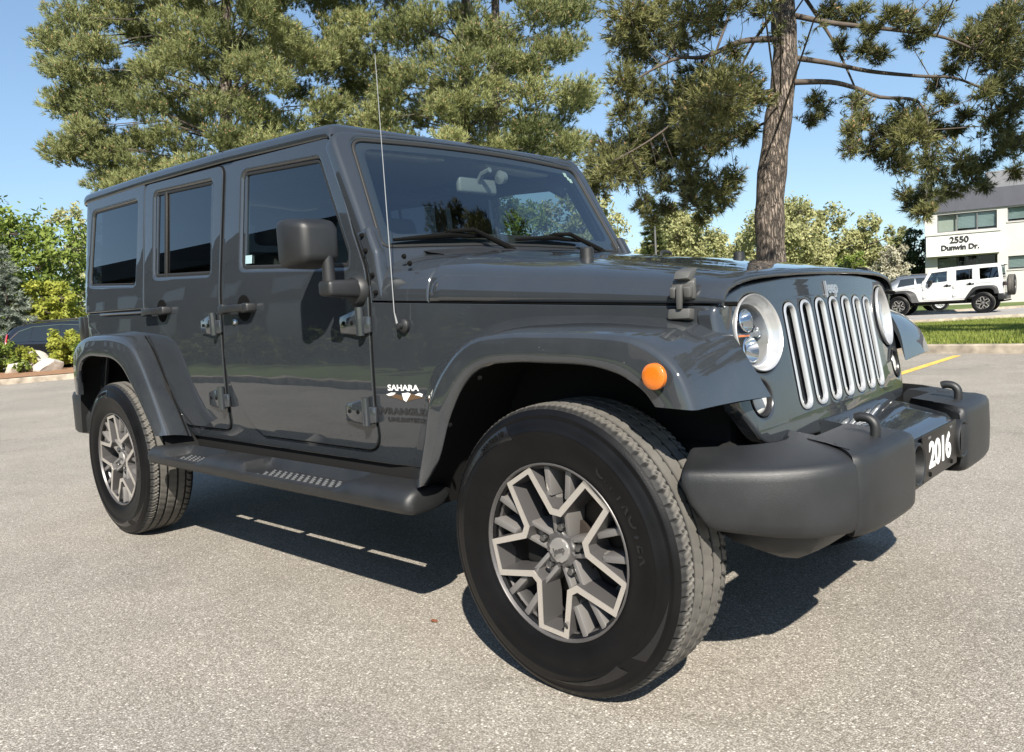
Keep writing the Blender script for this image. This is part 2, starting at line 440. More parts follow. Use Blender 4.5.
# needle pads of the pines: x, y, z, radius in metres
PINE_TRUNK=[(-5.38, 12.11, 0.94, 0.547), (-5.42, 12.16, 1.74, 0.54), (-5.45, 12.26, 2.84, 0.536), (-5.37, 12.48, 4.16, 0.504), (-5.27, 12.72, 5.48, 0.451), (-5.32, 12.81, 6.62, 0.444), (-5.3, 13.08, 8.9, 0.37), (-5.27, 13.32, 10.79, 0.247), (-5.26, 13.5, 12.3, 0.106)]
PINE_LIMBS=[[(-5.46, 12.59, 5.9, 0.133), (-5.76, 11.88, 5.78, 0.105), (-6.08, 11.13, 5.45, 0.076), (-6.26, 10.54, 5.37, 0.061), (-6.53, 10.13, 5.18, 0.046), (-6.77, 9.74, 4.93, 0.029)], [(-6.04, 11.32, 5.56, 0.057), (-6.1, 10.96, 5.22, 0.038)], [(-5.58, 12.8, 6.37, 0.076), (-5.93, 12.86, 6.06, 0.057), (-6.16, 12.73, 5.61, 0.038)], [(-6.09, 12.53, 6.98, 0.057), (-6.28, 12.11, 6.0, 0.048), (-6.39, 11.96, 5.59, 0.03)], [(-5.27, 12.24, 4.85, 0.067), (-5.46, 11.21, 4.64, 0.057), (-5.78, 10.34, 4.41, 0.042), (-6.35, 9.59, 3.83, 0.029), (-6.79, 9.15, 3.52, 0.019)], [(-5.57, 12.73, 4.43, 0.057), (-6.41, 12.61, 4.18, 0.048), (-6.94, 12.32, 3.65, 0.034), (-6.86, 12.35, 3.24, 0.023)], [(-5.14, 12.93, 6.31, 0.114), (-4.57, 13.16, 6.07, 0.095), (-3.95, 13.45, 5.88, 0.08), (-3.37, 13.84, 5.72, 0.069), (-2.87, 14.15, 5.54, 0.057), (-2.47, 14.5, 5.29, 0.038)], [(-5.13, 12.85, 5.51, 0.114), (-4.68, 13.4, 5.4, 0.095), (-4.16, 14.01, 5.23, 0.08), (-3.45, 14.66, 5.08, 0.065), (-2.95, 15.11, 5.0, 0.053), (-2.45, 15.55, 4.69, 0.034)], [(-5.04, 12.61, 5.0, 0.114), (-4.48, 12.85, 4.91, 0.095), (-4.1, 13.04, 4.75, 0.08), (-3.73, 13.23, 4.53, 0.067), (-3.16, 13.48, 4.37, 0.046), (-2.96, 13.46, 3.82, 0.029)], [(-5.29, 13.69, 6.92, 0.076), (-5.0, 13.77, 6.37, 0.065), (-4.73, 13.81, 5.83, 0.053), (-4.45, 13.86, 5.11, 0.038), (-4.11, 13.92, 4.1, 0.027)]]
PINE_PADS=[(-7.03, 12.62, 5.51, 0.44), (-5.14, 9.85, 4.36, 0.44), (-5.89, 12.09, 5.15, 0.36), (-5.36, 11.59, 4.68, 0.28), (-6.26, 10.85, 4.68, 0.4), (-6.62, 10.76, 4.83, 0.32), (-5.56, 9.93, 4.06, 0.44), (-5.8, 11.47, 4.4, 0.4), (-5.79, 10.94, 5.02, 0.28), (-8.04, 12.85, 4.94, 0.32), (-7.05, 10.68, 3.9, 0.44), (-6.97, 10.23, 4.2, 0.36), (-6.39, 10.84, 4.16, 0.32), (-7.1, 9.76, 3.81, 0.4), (-7.07, 9.38, 3.42, 0.36), (-7.08, 10.01, 3.47, 0.32), (-7.85, 10.16, 3.8, 0.36), (-7.61, 9.64, 3.25, 0.28), (-6.91, 11.52, 3.96, 0.32), (-6.21, 11.05, 3.88, 0.28), (-6.02, 11.46, 3.98, 0.26), (-6.25, 12.74, 4.27, 0.2), (-7.03, 10.97, 3.65, 0.28), (-6.23, 10.7, 3.49, 0.24), (-6.07, 11.12, 3.14, 0.32), (-6.61, 11.32, 3.23, 0.24), (-6.59, 12.68, 3.23, 0.24), (-5.71, 11.39, 3.28, 0.18), (-6.66, 10.51, 3.18, 0.18), (-5.93, 12.52, 4.28, 0.18), (-6.91, 9.99, 6.18, 0.44), (-6.88, 10.58, 6.03, 0.4), (-7.69, 10.96, 6.15, 0.32), (-7.36, 10.94, 5.77, 0.36), (-6.9, 10.98, 6.49, 0.36), (-6.83, 11.55, 6.03, 0.32), (-5.41, 9.47, 5.63, 0.32), (-6.54, 12.2, 6.37, 0.24), (-5.71, 11.05, 6.15, 0.22), (-6.64, 9.35, 4.87, 0.32), (-7.16, 10.76, 5.04, 0.24), (-5.72, 12.68, 6.53, 0.16), (-5.62, 11.65, 6.35, 0.16), (-5.46, 11.08, 5.4, 0.16), (-7.33, 10.31, 4.65, 0.28), (-4.83, 12.99, 4.68, 0.16), (-5.14, 14.11, 4.72, 0.16), (-5.1, 13.49, 4.43, 0.14), (-4.56, 13.6, 5.75, 0.16), (-4.74, 14.39, 6.44, 0.2), (-4.19, 13.63, 6.3, 0.2), (-3.86, 13.18, 5.75, 0.16), (-4.82, 13.82, 6.52, 0.2), (-4.31, 14.21, 5.71, 0.22), (-3.9, 13.8, 5.43, 0.18), (-4.04, 13.01, 4.51, 0.16), (-4.2, 13.81, 4.29, 0.22), (-3.69, 11.6, 3.73, 0.16), (-4.24, 14.17, 3.86, 0.26), (-3.98, 14.25, 4.11, 0.26), (-3.91, 12.2, 3.54, 0.16), (-3.8, 13.94, 3.57, 0.26), (-3.37, 13.43, 4.16, 0.28), (-3.54, 14.94, 4.3, 0.3), (-2.99, 12.69, 3.65, 0.3), (-3.44, 13.36, 3.72, 0.26), (-3.31, 15.08, 4.08, 0.24), (-3.83, 14.95, 3.48, 0.22), (-2.77, 12.73, 3.19, 0.18), (-2.71, 14.4, 3.34, 0.22), (-2.58, 15.31, 3.31, 0.24), (-2.55, 14.41, 3.04, 0.26), (-3.48, 15.68, 3.29, 0.22), (-2.97, 13.42, 2.67, 0.22), (-3.01, 14.89, 2.86, 0.2), (-3.19, 13.32, 2.51, 0.18), (-2.7, 16.21, 3.01, 0.16), (-2.41, 15.37, 5.44, 0.4), (-2.63, 14.85, 5.58, 0.3), (-1.93, 14.19, 5.43, 0.36), (-2.25, 17.17, 5.54, 0.32), (-2.62, 15.99, 6.09, 0.3), (-2.4, 16.13, 5.39, 0.34), (-3.05, 15.91, 5.61, 0.26), (-2.2, 16.02, 6.26, 0.32), (-2.99, 14.3, 6.01, 0.2), (-3.15, 13.96, 5.72, 0.18), (-3.43, 13.73, 5.92, 0.2), (-3.84, 15.44, 6.02, 0.16), (-3.47, 13.05, 5.87, 0.18), (-2.17, 14.96, 4.67, 0.22), (-2.07, 15.27, 4.24, 0.24), (-2.22, 15.62, 3.94, 0.22), (-2.35, 15.8, 3.6, 0.22), (-1.85, 14.5, 3.47, 0.22), (-2.17, 13.84, 4.4, 0.18), (-3.03, 14.71, 4.55, 0.18), (-3.43, 15.57, 5.05, 0.14), (-3.12, 15.44, 5.25, 0.14), (-2.79, 15.12, 4.27, 0.16), (-2.34, 15.0, 4.07, 0.18), (-2.03, 15.94, 4.6, 0.2), (-2.0, 15.29, 3.12, 0.16), (-3.04, 15.44, 4.08, 0.16), (-6.12, 10.45, 2.83, 0.22), (-6.8, 10.7, 2.79, 0.18), (-6.15, 11.07, 2.72, 0.2), (-7.28, 10.66, 2.88, 0.18), (-7.01, 10.57, 2.58, 0.14), (-6.84, 13.01, 3.0, 0.18), (-6.8, 12.0, 2.64, 0.12), (-3.9, 15.15, 2.91, 0.18), (-2.85, 12.67, 2.31, 0.16), (-1.67, 15.79, 5.69, 0.4), (-1.55, 15.51, 4.52, 0.32), (-1.51, 16.74, 5.28, 0.36), (-0.94, 14.38, 3.71, 0.32), (-1.66, 12.28, 6.44, 0.46), (-4.51, 15.1, 11.77, 0.37), (-6.82, 12.22, 9.82, 0.42), (-4.87, 12.95, 11.79, 0.38), (-5.11, 14.14, 12.58, 0.4), (-5.04, 11.12, 8.2, 0.34), (-3.86, 14.33, 11.16, 0.36), (-5.94, 13.54, 11.94, 0.48), (-7.05, 11.9, 10.69, 0.47), (-4.13, 14.04, 11.71, 0.47), (-6.86, 9.1, 8.61, 0.45), (-2.54, 15.28, 9.32, 0.32), (-3.55, 8.05, 5.84, 0.43), (-5.97, 14.09, 11.97, 0.36), (-7.67, 15.87, 10.15, 0.45), (-5.04, 13.05, 11.63, 0.47), (-4.72, 13.35, 7.14, 0.37), (-3.07, 13.29, 8.05, 0.43), (-2.41, 13.67, 7.93, 0.41), (-4.23, 12.95, 10.3, 0.42), (-3.79, 15.05, 10.1, 0.41), (-3.05, 15.8, 9.15, 0.38), (-4.18, 8.58, 6.76, 0.47), (-2.75, 15.04, 6.96, 0.33), (-3.34, 14.67, 10.19, 0.38), (-4.65, 13.1, 11.44, 0.43), (-4.99, 13.35, 12.55, 0.39), (-5.71, 13.22, 9.77, 0.47), (-6.36, 10.81, 9.26, 0.42), (-2.7, 15.69, 7.58, 0.42), (-4.45, 14.99, 12.0, 0.44), (-3.96, 14.27, 10.04, 0.43), (-5.0, 10.19, 7.93, 0.44), (-5.07, 13.16, 10.73, 0.48), (-5.98, 13.01, 12.16, 0.47), (-3.87, 14.93, 11.48, 0.34), (-4.57, 13.56, 9.84, 0.47), (-5.93, 14.17, 8.72, 0.48), (-6.32, 15.98, 10.73, 0.34), (-5.7, 14.4, 7.97, 0.31), (-4.73, 14.29, 11.1, 0.33), (-3.16, 14.22, 6.9, 0.38), (-3.38, 9.01, 6.14, 0.32), (-8.74, 14.41, 9.39, 0.43), (-2.37, 10.99, 7.22, 0.41), (-6.67, 14.43, 12.95, 0.31), (-2.23, 8.78, 5.47, 0.31), (-4.78, 11.17, 9.78, 0.39), (-4.32, 13.74, 11.8, 0.31), (-4.2, 17.32, 12.1, 0.31), (-5.47, 12.84, 8.88, 0.46), (-6.4, 11.23, 10.19, 0.31), (-2.95, 12.38, 9.01, 0.35), (-4.96, 13.27, 12.3, 0.36), (-7.75, 13.68, 9.72, 0.48), (-4.21, 13.13, 10.53, 0.33), (-7.72, 13.38, 10.41, 0.36), (-4.85, 9.71, 7.0, 0.32), (-9.77, 13.42, 10.21, 0.39), (-5.02, 15.92, 9.21, 0.49), (-4.19, 19.8, 12.57, 0.36), (-4.87, 13.26, 11.39, 0.48), (-4.5, 11.66, 7.34, 0.47), (-6.99, 13.92, 12.72, 0.36), (-5.98, 13.28, 12.63, 0.31), (-8.27, 10.95, 7.77, 0.38), (-7.58, 12.12, 8.33, 0.43), (-5.74, 15.25, 10.76, 0.4), (-6.14, 13.63, 12.96, 0.44), (-4.61, 14.62, 8.76, 0.38)]
TREE_A=([-20.36, 8.69, 0.0],[-20.59, 10.46, 17.6],[(-18.4, 7.79, 11.53, 0.75), (-20.65, 7.61, 8.11, 0.69), (-17.51, 9.41, 12.07, 0.73), (-23.66, 8.38, 12.03, 0.68), (-23.47, 9.61, 10.13, 0.79), (-22.27, 6.8, 7.49, 0.86), (-20.03, 10.3, 11.35, 0.85), (-22.41, 7.8, 6.65, 0.66), (-17.17, 8.18, 10.67, 0.82), (-17.79, 8.68, 6.55, 0.6), (-18.24, 7.81, 6.73, 0.61), (-20.53, 7.15, 7.08, 0.73), (-18.24, 11.33, 8.23, 0.73), (-19.1, 7.47, 5.12, 0.77), (-21.4, 8.67, 6.33, 0.71), (-22.48, 6.98, 9.02, 0.6), (-17.29, 8.75, 5.63, 0.83), (-20.37, 9.75, 7.51, 0.76), (-20.93, 7.53, 10.45, 0.78), (-22.36, 8.06, 9.73, 0.56), (-24.67, 6.53, 9.84, 0.68), (-18.33, 11.85, 7.35, 0.72), (-20.82, 11.91, 9.85, 0.84), (-23.54, 6.26, 6.38, 0.86), (-17.37, 10.23, 8.11, 0.8), (-17.4, 11.34, 8.75, 0.77), (-18.62, 8.22, 12.75, 0.68), (-22.43, 8.1, 12.56, 0.86), (-16.99, 9.73, 13.61, 0.74), (-23.99, 8.05, 13.08, 0.62), (-23.72, 11.73, 13.32, 0.68), (-23.16, 8.12, 10.56, 0.59), (-17.02, 9.38, 9.58, 0.82), (-22.09, 7.21, 11.14, 0.77), (-20.56, 8.21, 13.55, 0.66), (-22.56, 7.66, 8.16, 0.69), (-23.04, 11.9, 10.12, 0.84), (-22.34, 7.37, 9.99, 0.66), (-21.2, 7.32, 11.64, 0.84), (-19.26, 7.92, 10.3, 0.69), (-20.28, 9.97, 13.77, 0.6), (-20.85, 10.33, 16.58, 0.56), (-17.41, 10.51, 10.18, 0.66), (-24.34, 10.62, 16.14, 0.7), (-20.46, 9.84, 9.2, 0.77), (-22.83, 11.38, 8.5, 0.75), (-19.45, 11.87, 13.7, 0.78), (-21.29, 6.92, 5.1, 0.78), (-20.84, 9.15, 10.21, 0.73), (-23.75, 11.52, 17.68, 0.68), (-18.95, 12.12, 12.97, 0.64), (-22.53, 6.11, 8.39, 0.72), (-19.18, 10.79, 11.44, 0.68), (-22.43, 11.98, 13.31, 0.57), (-20.71, 13.11, 15.83, 0.62), (-24.03, 11.17, 13.94, 0.55), (-17.52, 10.6, 11.59, 0.75), (-22.63, 12.41, 16.25, 0.56), (-20.91, 11.99, 8.31, 0.8), (-23.56, 6.43, 7.95, 0.7), (-19.85, 11.27, 15.16, 0.69), (-20.62, 9.44, 11.75, 0.69), (-23.03, 10.89, 6.68, 0.76), (-22.18, 6.17, 6.73, 0.55), (-23.5, 9.63, 14.76, 0.68), (-19.64, 12.19, 10.71, 0.68), (-19.99, 12.67, 12.57, 0.69), (-22.54, 6.86, 5.31, 0.73), (-24.14, 7.27, 10.4, 0.6), (-23.0, 12.65, 18.4, 0.6), (-20.99, 11.55, 6.23, 0.66), (-22.24, 8.35, 13.58, 0.84), (-21.93, 8.29, 11.8, 0.83), (-23.68, 9.06, 8.04, 0.58), (-21.21, 12.58, 16.58, 0.75), (-21.26, 9.01, 14.58, 0.57), (-17.33, 9.45, 8.46, 0.79), (-23.3, 10.71, 8.64, 0.81), (-17.08, 8.63, 8.78, 0.64), (-23.5, 10.0, 11.3, 0.67), (-24.0, 10.9, 12.85, 0.74), (-17.45, 10.14, 12.09, 0.55), (-17.58, 8.88, 10.09, 0.84), (-20.26, 10.11, 10.31, 0.72), (-23.67, 9.31, 12.38, 0.82), (-17.81, 7.58, 5.0, 0.73), (-17.48, 10.68, 6.98, 0.71), (-19.9, 12.13, 9.13, 0.83), (-23.38, 9.1, 13.04, 0.65), (-20.42, 12.37, 14.65, 0.74), (-19.12, 13.09, 12.86, 0.61), (-21.15, 10.14, 15.56, 0.66), (-20.61, 10.54, 17.81, 0.82), (-17.01, 8.92, 7.23, 0.61), (-18.46, 7.95, 8.61, 0.86), (-19.77, 7.99, 11.14, 0.83), (-23.58, 10.14, 6.15, 0.68), (-21.4, 12.32, 13.99, 0.65), (-22.2, 6.78, 6.2, 0.81), (-23.72, 10.2, 17.02, 0.56), (-23.68, 10.51, 14.73, 0.68), (-18.91, 10.73, 10.43, 0.7), (-18.81, 7.44, 8.08, 0.72), (-20.17, 7.45, 6.38, 0.56), (-23.21, 12.2, 19.5, 0.56), (-18.63, 11.44, 6.87, 0.56), (-17.74, 7.9, 5.83, 0.71), (-19.53, 10.68, 8.74, 0.83), (-17.35, 8.93, 13.49, 0.84), (-17.63, 11.36, 12.48, 0.78), (-22.16, 6.56, 9.02, 0.82), (-21.87, 8.41, 8.92, 0.7), (-24.16, 7.62, 6.79, 0.79), (-22.97, 6.66, 6.9, 0.73), (-19.94, 9.26, 6.3, 0.72), (-23.26, 7.93, 7.81, 0.58), (-23.37, 9.13, 15.21, 0.61), (-21.94, 7.7, 10.71, 0.68), (-21.84, 11.75, 11.22, 0.77), (-23.13, 6.92, 6.19, 0.8), (-22.55, 7.13, 10.63, 0.84), (-20.23, 10.8, 10.04, 0.81), (-23.77, 7.56, 5.89, 0.78), (-24.44, 6.47, 9.67, 0.77), (-19.19, 12.39, 11.33, 0.56), (-16.92, 8.59, 14.62, 0.82), (-19.59, 10.97, 16.24, 0.62), (-17.14, 9.59, 10.57, 0.59), (-17.52, 8.48, 14.03, 0.81), (-21.47, 8.6, 7.75, 0.86), (-16.98, 7.8, 9.39, 0.65), (-23.08, 5.97, 6.3, 0.71), (-23.74, 8.9, 14.05, 0.56), (-21.56, 9.05, 7.17, 0.73), (-23.87, 8.55, 6.89, 0.7), (-23.67, 9.91, 7.72, 0.6), (-19.21, 7.39, 8.93, 0.61), (-20.85, 9.3, 12.64, 0.59), (-24.42, 8.1, 8.9, 0.66), (-18.46, 11.85, 9.71, 0.61), (-23.74, 8.91, 6.16, 0.55), (-21.61, 11.33, 7.67, 0.62), (-21.93, 8.43, 10.38, 0.7), (-23.23, 10.71, 17.86, 0.57), (-20.98, 9.37, 16.01, 0.6), (-22.81, 6.89, 7.95, 0.85), (-24.65, 7.61, 9.74, 0.71), (-20.83, 7.66, 12.62, 0.57), (-23.44, 11.16, 15.6, 0.73), (-19.62, 8.07, 14.15, 0.84), (-24.28, 7.25, 8.76, 0.76), (-18.79, 11.48, 14.8, 0.64), (-24.52, 6.88, 7.79, 0.63), (-23.39, 8.54, 8.92, 0.69), (-17.46, 9.92, 14.83, 0.74), (-19.96, 10.89, 13.72, 0.82), (-17.9, 9.9, 6.32, 0.82), (-18.27, 11.13, 11.31, 0.64), (-19.68, 10.49, 6.16, 0.75), (-21.9, 9.12, 11.91, 0.75), (-17.45, 8.57, 7.64, 0.8), (-23.58, 7.22, 10.26, 0.68), (-23.76, 6.22, 7.7, 0.7), (-23.03, 11.51, 14.25, 0.84), (-22.73, 12.31, 15.05, 0.64), (-17.4, 11.48, 13.26, 0.6), (-19.03, 11.07, 14.02, 0.83), (-18.85, 12.28, 9.35, 0.76), (-24.16, 10.97, 9.75, 0.65), (-21.71, 7.59, 5.72, 0.8), (-21.19, 9.09, 8.66, 0.7), (-25.21, 6.7, 9.19, 0.73), (-22.43, 6.14, 9.71, 0.74), (-18.74, 11.84, 10.61, 0.59), (-20.29, 9.62, 8.33, 0.78), (-24.25, 8.91, 10.29, 0.82), (-20.29, 11.95, 11.84, 0.62), (-17.72, 8.16, 11.58, 0.6), (-19.77, 9.94, 6.7, 0.71), (-23.34, 10.87, 11.08, 0.77), (-20.58, 10.03, 13.14, 0.75), (-18.93, 13.08, 14.68, 0.76), (-17.96, 12.3, 13.96, 0.77), (-21.89, 8.68, 12.92, 0.59)])
TREE_B=([-16.11, 14.04, 0.0],[-16.21, 15.97, 17.9],[(-19.22, 14.03, 14.15, 0.63), (-17.09, 13.97, 6.97, 0.7), (-13.82, 12.4, 7.43, 0.81), (-18.62, 13.21, 10.27, 0.65), (-16.72, 14.86, 13.44, 0.72), (-14.75, 12.92, 12.88, 0.85), (-15.98, 13.16, 15.46, 0.67), (-13.43, 14.68, 6.99, 0.85), (-13.59, 13.89, 11.75, 0.6), (-14.64, 15.69, 6.6, 0.74), (-17.1, 12.4, 10.78, 0.59), (-17.35, 14.25, 15.53, 0.85), (-13.97, 13.73, 5.53, 0.62), (-15.41, 16.2, 8.44, 0.59), (-13.85, 13.11, 14.14, 0.71), (-15.27, 16.14, 11.76, 0.64), (-14.18, 12.1, 6.44, 0.61), (-13.55, 15.16, 12.58, 0.75), (-14.36, 13.08, 10.02, 0.77), (-14.67, 16.55, 8.69, 0.82), (-18.39, 13.79, 11.56, 0.84), (-17.68, 14.06, 10.11, 0.72), (-15.24, 12.11, 7.52, 0.65), (-15.91, 12.42, 8.79, 0.84), (-15.91, 12.76, 12.01, 0.81), (-14.03, 13.48, 8.56, 0.7), (-13.49, 15.12, 11.48, 0.73), (-15.83, 11.78, 7.08, 0.64), (-18.3, 12.55, 7.89, 0.63), (-15.86, 12.59, 10.34, 0.69), (-13.63, 12.46, 10.72, 0.83), (-19.57, 13.34, 10.92, 0.75), (-18.0, 12.2, 6.18, 0.73), (-12.91, 15.57, 5.7, 0.59), (-16.28, 15.19, 9.12, 0.86), (-19.32, 15.2, 13.97, 0.77), (-16.27, 12.08, 5.98, 0.72), (-19.28, 13.77, 15.89, 0.9), (-13.89, 14.49, 9.87, 0.6), (-16.36, 15.01, 9.91, 0.66), (-17.88, 13.98, 14.06, 0.71), (-13.43, 16.56, 9.56, 0.71), (-14.83, 12.32, 8.98, 0.63), (-16.97, 15.24, 12.32, 0.62), (-19.27, 13.95, 9.33, 0.74), (-13.33, 16.46, 7.28, 0.88), (-18.54, 12.67, 12.04, 0.62), (-16.02, 15.59, 11.55, 0.79), (-13.6, 13.23, 12.32, 0.61), (-15.54, 15.48, 13.32, 0.76), (-16.61, 12.55, 12.88, 0.82), (-17.69, 12.77, 6.5, 0.75), (-16.81, 15.5, 17.29, 0.88), (-15.59, 15.94, 15.65, 0.76), (-17.55, 14.54, 12.04, 0.89), (-15.46, 15.09, 7.76, 0.62), (-18.56, 13.04, 13.39, 0.63), (-19.49, 14.65, 7.61, 0.87), (-13.72, 13.72, 7.87, 0.7), (-18.73, 12.54, 6.61, 0.63), (-17.65, 12.65, 14.75, 0.75), (-15.28, 16.69, 14.13, 0.75), (-19.4, 14.72, 10.26, 0.65), (-16.91, 15.02, 14.93, 0.62), (-13.61, 12.62, 6.65, 0.67), (-18.68, 13.73, 15.61, 0.77), (-13.44, 12.5, 11.37, 0.81), (-15.9, 12.7, 13.46, 0.77), (-15.51, 15.71, 14.33, 0.62), (-13.61, 16.38, 8.51, 0.61), (-17.08, 11.95, 9.22, 0.67), (-18.97, 14.77, 11.16, 0.66), (-14.62, 12.41, 10.9, 0.87), (-13.6, 11.67, 5.42, 0.58), (-14.26, 15.78, 10.24, 0.84), (-17.64, 13.4, 8.42, 0.69), (-16.0, 15.25, 6.2, 0.82), (-15.24, 12.83, 14.14, 0.9), (-13.36, 14.48, 5.89, 0.84), (-15.01, 15.84, 5.84, 0.79), (-17.2, 12.45, 12.06, 0.58), (-15.54, 15.31, 6.99, 0.61), (-16.57, 14.32, 7.77, 0.65), (-17.18, 14.56, 8.97, 0.73), (-19.19, 15.61, 12.62, 0.81), (-17.84, 13.19, 7.57, 0.9), (-14.05, 12.77, 13.26, 0.85), (-19.12, 16.1, 14.63, 0.59), (-17.62, 12.12, 8.39, 0.84), (-19.24, 16.35, 18.69, 0.59), (-13.5, 15.17, 5.11, 0.6), (-13.15, 14.77, 9.09, 0.89), (-17.35, 12.59, 13.86, 0.76), (-19.35, 14.21, 12.84, 0.78), (-16.93, 11.98, 6.63, 0.89), (-18.17, 13.64, 12.75, 0.73), (-14.68, 16.51, 13.12, 0.81), (-13.6, 14.79, 7.86, 0.61), (-19.49, 14.92, 16.84, 0.9), (-15.42, 15.85, 9.22, 0.73), (-19.47, 13.63, 8.53, 0.74), (-13.39, 16.08, 10.69, 0.75), (-19.15, 13.27, 6.78, 0.89), (-17.43, 13.74, 6.22, 0.75), (-15.97, 14.46, 6.73, 0.79), (-19.75, 15.11, 8.92, 0.72), (-19.32, 14.49, 15.38, 0.57), (-16.74, 12.75, 14.99, 0.68)])
TREE_C=([-17.2, 16.46, 0.0],[-17.32, 18.56, 19.59],[(-19.88, 20.59, 11.96, 0.69), (-20.38, 19.18, 20.92, 0.96), (-15.07, 18.68, 10.61, 0.9), (-15.22, 18.53, 6.27, 0.95), (-20.36, 18.66, 8.59, 0.94), (-19.03, 20.46, 7.62, 0.93), (-20.57, 19.67, 12.39, 0.81), (-20.57, 17.66, 11.27, 0.69), (-16.37, 20.3, 8.27, 0.77), (-20.41, 20.61, 13.54, 0.99), (-20.72, 18.36, 17.67, 0.65), (-15.82, 18.11, 5.69, 0.71), (-20.47, 20.18, 20.11, 0.74), (-18.13, 20.95, 14.26, 0.8), (-20.43, 20.41, 19.08, 0.73), (-19.99, 19.71, 8.34, 0.72), (-19.28, 20.37, 16.51, 0.87), (-19.79, 18.86, 10.71, 0.82), (-20.41, 18.38, 13.57, 0.73), (-15.26, 18.82, 9.66, 0.73), (-17.65, 20.19, 6.83, 0.83), (-18.06, 20.38, 9.66, 0.7), (-17.54, 20.66, 7.79, 0.91), (-19.56, 20.48, 14.61, 0.8), (-20.57, 18.65, 19.78, 0.74), (-20.17, 19.04, 15.61, 0.73), (-16.98, 20.61, 11.41, 0.67), (-19.4, 19.93, 9.27, 0.92), (-20.66, 19.24, 16.97, 0.85), (-20.6, 19.46, 9.84, 0.67), (-18.68, 20.69, 17.94, 0.7), (-20.82, 17.4, 8.76, 0.7), (-17.66, 20.63, 12.43, 0.83), (-17.51, 20.4, 10.67, 0.64), (-19.69, 20.79, 10.48, 0.72), (-20.3, 17.33, 14.47, 0.71), (-15.45, 19.27, 7.9, 0.84), (-16.09, 19.1, 12.78, 0.94)])
# ================================================================== GROUND AND SETTING
def poly_mesh(mb, pts, z): mb.add([(p[0], p[1], z) for p in pts], [tuple(range(len(pts)))])

def tinted_leaf(name, dark, light, rough=0.6, trans=0.25, spec=0.25):
    m, nt, b = nodemat(name)
    at = nt.nodes.new("ShaderNodeAttribute"); at.attribute_name = "tint"
    mx = nt.nodes.new("ShaderNodeMix"); mx.data_type = 'RGBA'; mx.inputs[6].default_value = (*dark, 1); mx.inputs[7].default_value = (*light, 1)
    nt.links.new(at.outputs["Fac"], mx.inputs[0]); nt.links.new(mx.outputs[2], b.inputs["Base Color"])
    b.inputs["Roughness"].default_value = rough; b.inputs["Specular IOR Level"].default_value = spec
    tl = nt.nodes.new("ShaderNodeBsdfTranslucent"); nt.links.new(mx.outputs[2], tl.inputs[0])
    ms = nt.nodes.new("ShaderNodeMixShader"); ms.inputs[0].default_value = trans
    out = [n for n in nt.nodes if n.type == 'OUTPUT_MATERIAL'][0]
    nt.links.new(b.outputs[0], ms.inputs[1]); nt.links.new(tl.outputs[0], ms.inputs[2]); nt.links.new(ms.outputs[0], out.inputs[0])
    return m

def grass_ground_mat():
    m, nt, b = nodemat("grass_ground")
    tc = nt.nodes.new("ShaderNodeTexCoord")
    n1 = nt.nodes.new("ShaderNodeTexNoise"); n1.inputs["Scale"].default_value = 0.35; n1.inputs["Detail"].default_value = 6
    n2 = nt.nodes.new("ShaderNodeTexNoise"); n2.inputs["Scale"].default_value = 14; n2.inputs["Detail"].default_value = 6
    for n in (n1, n2): nt.links.new(tc.outputs["Object"], n.inputs["Vector"])
    r = nt.nodes.new("ShaderNodeValToRGB"); r.color_ramp.elements[0].position = 0.3; r.color_ramp.elements[0].color = (.045, .075, .014, 1); r.color_ramp.elements[1].position = 0.72; r.color_ramp.elements[1].color = (.125, .165, .035, 1)
    ad = nt.nodes.new("ShaderNodeMath"); ad.operation = 'MULTIPLY_ADD'; ad.inputs[1].default_value = 0.5
    ad2 = nt.nodes.new("ShaderNodeMath"); ad2.operation = 'MULTIPLY'; ad2.inputs[1].default_value = 0.5
    nt.links.new(n2.outputs["Fac"], ad2.inputs[0]); nt.links.new(n1.outputs["Fac"], ad.inputs[0]); nt.links.new(ad2.outputs[0], ad.inputs[2])
    nt.links.new(ad.outputs[0], r.inputs[0]); nt.links.new(r.outputs[0], b.inputs["Base Color"]); b.inputs["Roughness"].default_value = 0.9
    bp = nt.nodes.new("ShaderNodeBump"); bp.inputs["Strength"].default_value = 0.8; bp.inputs["Distance"].default_value = 0.03
    nt.links.new(n2.outputs["Fac"], bp.inputs["Height"]); nt.links.new(bp.outputs[0], b.inputs["Normal"])
    return m

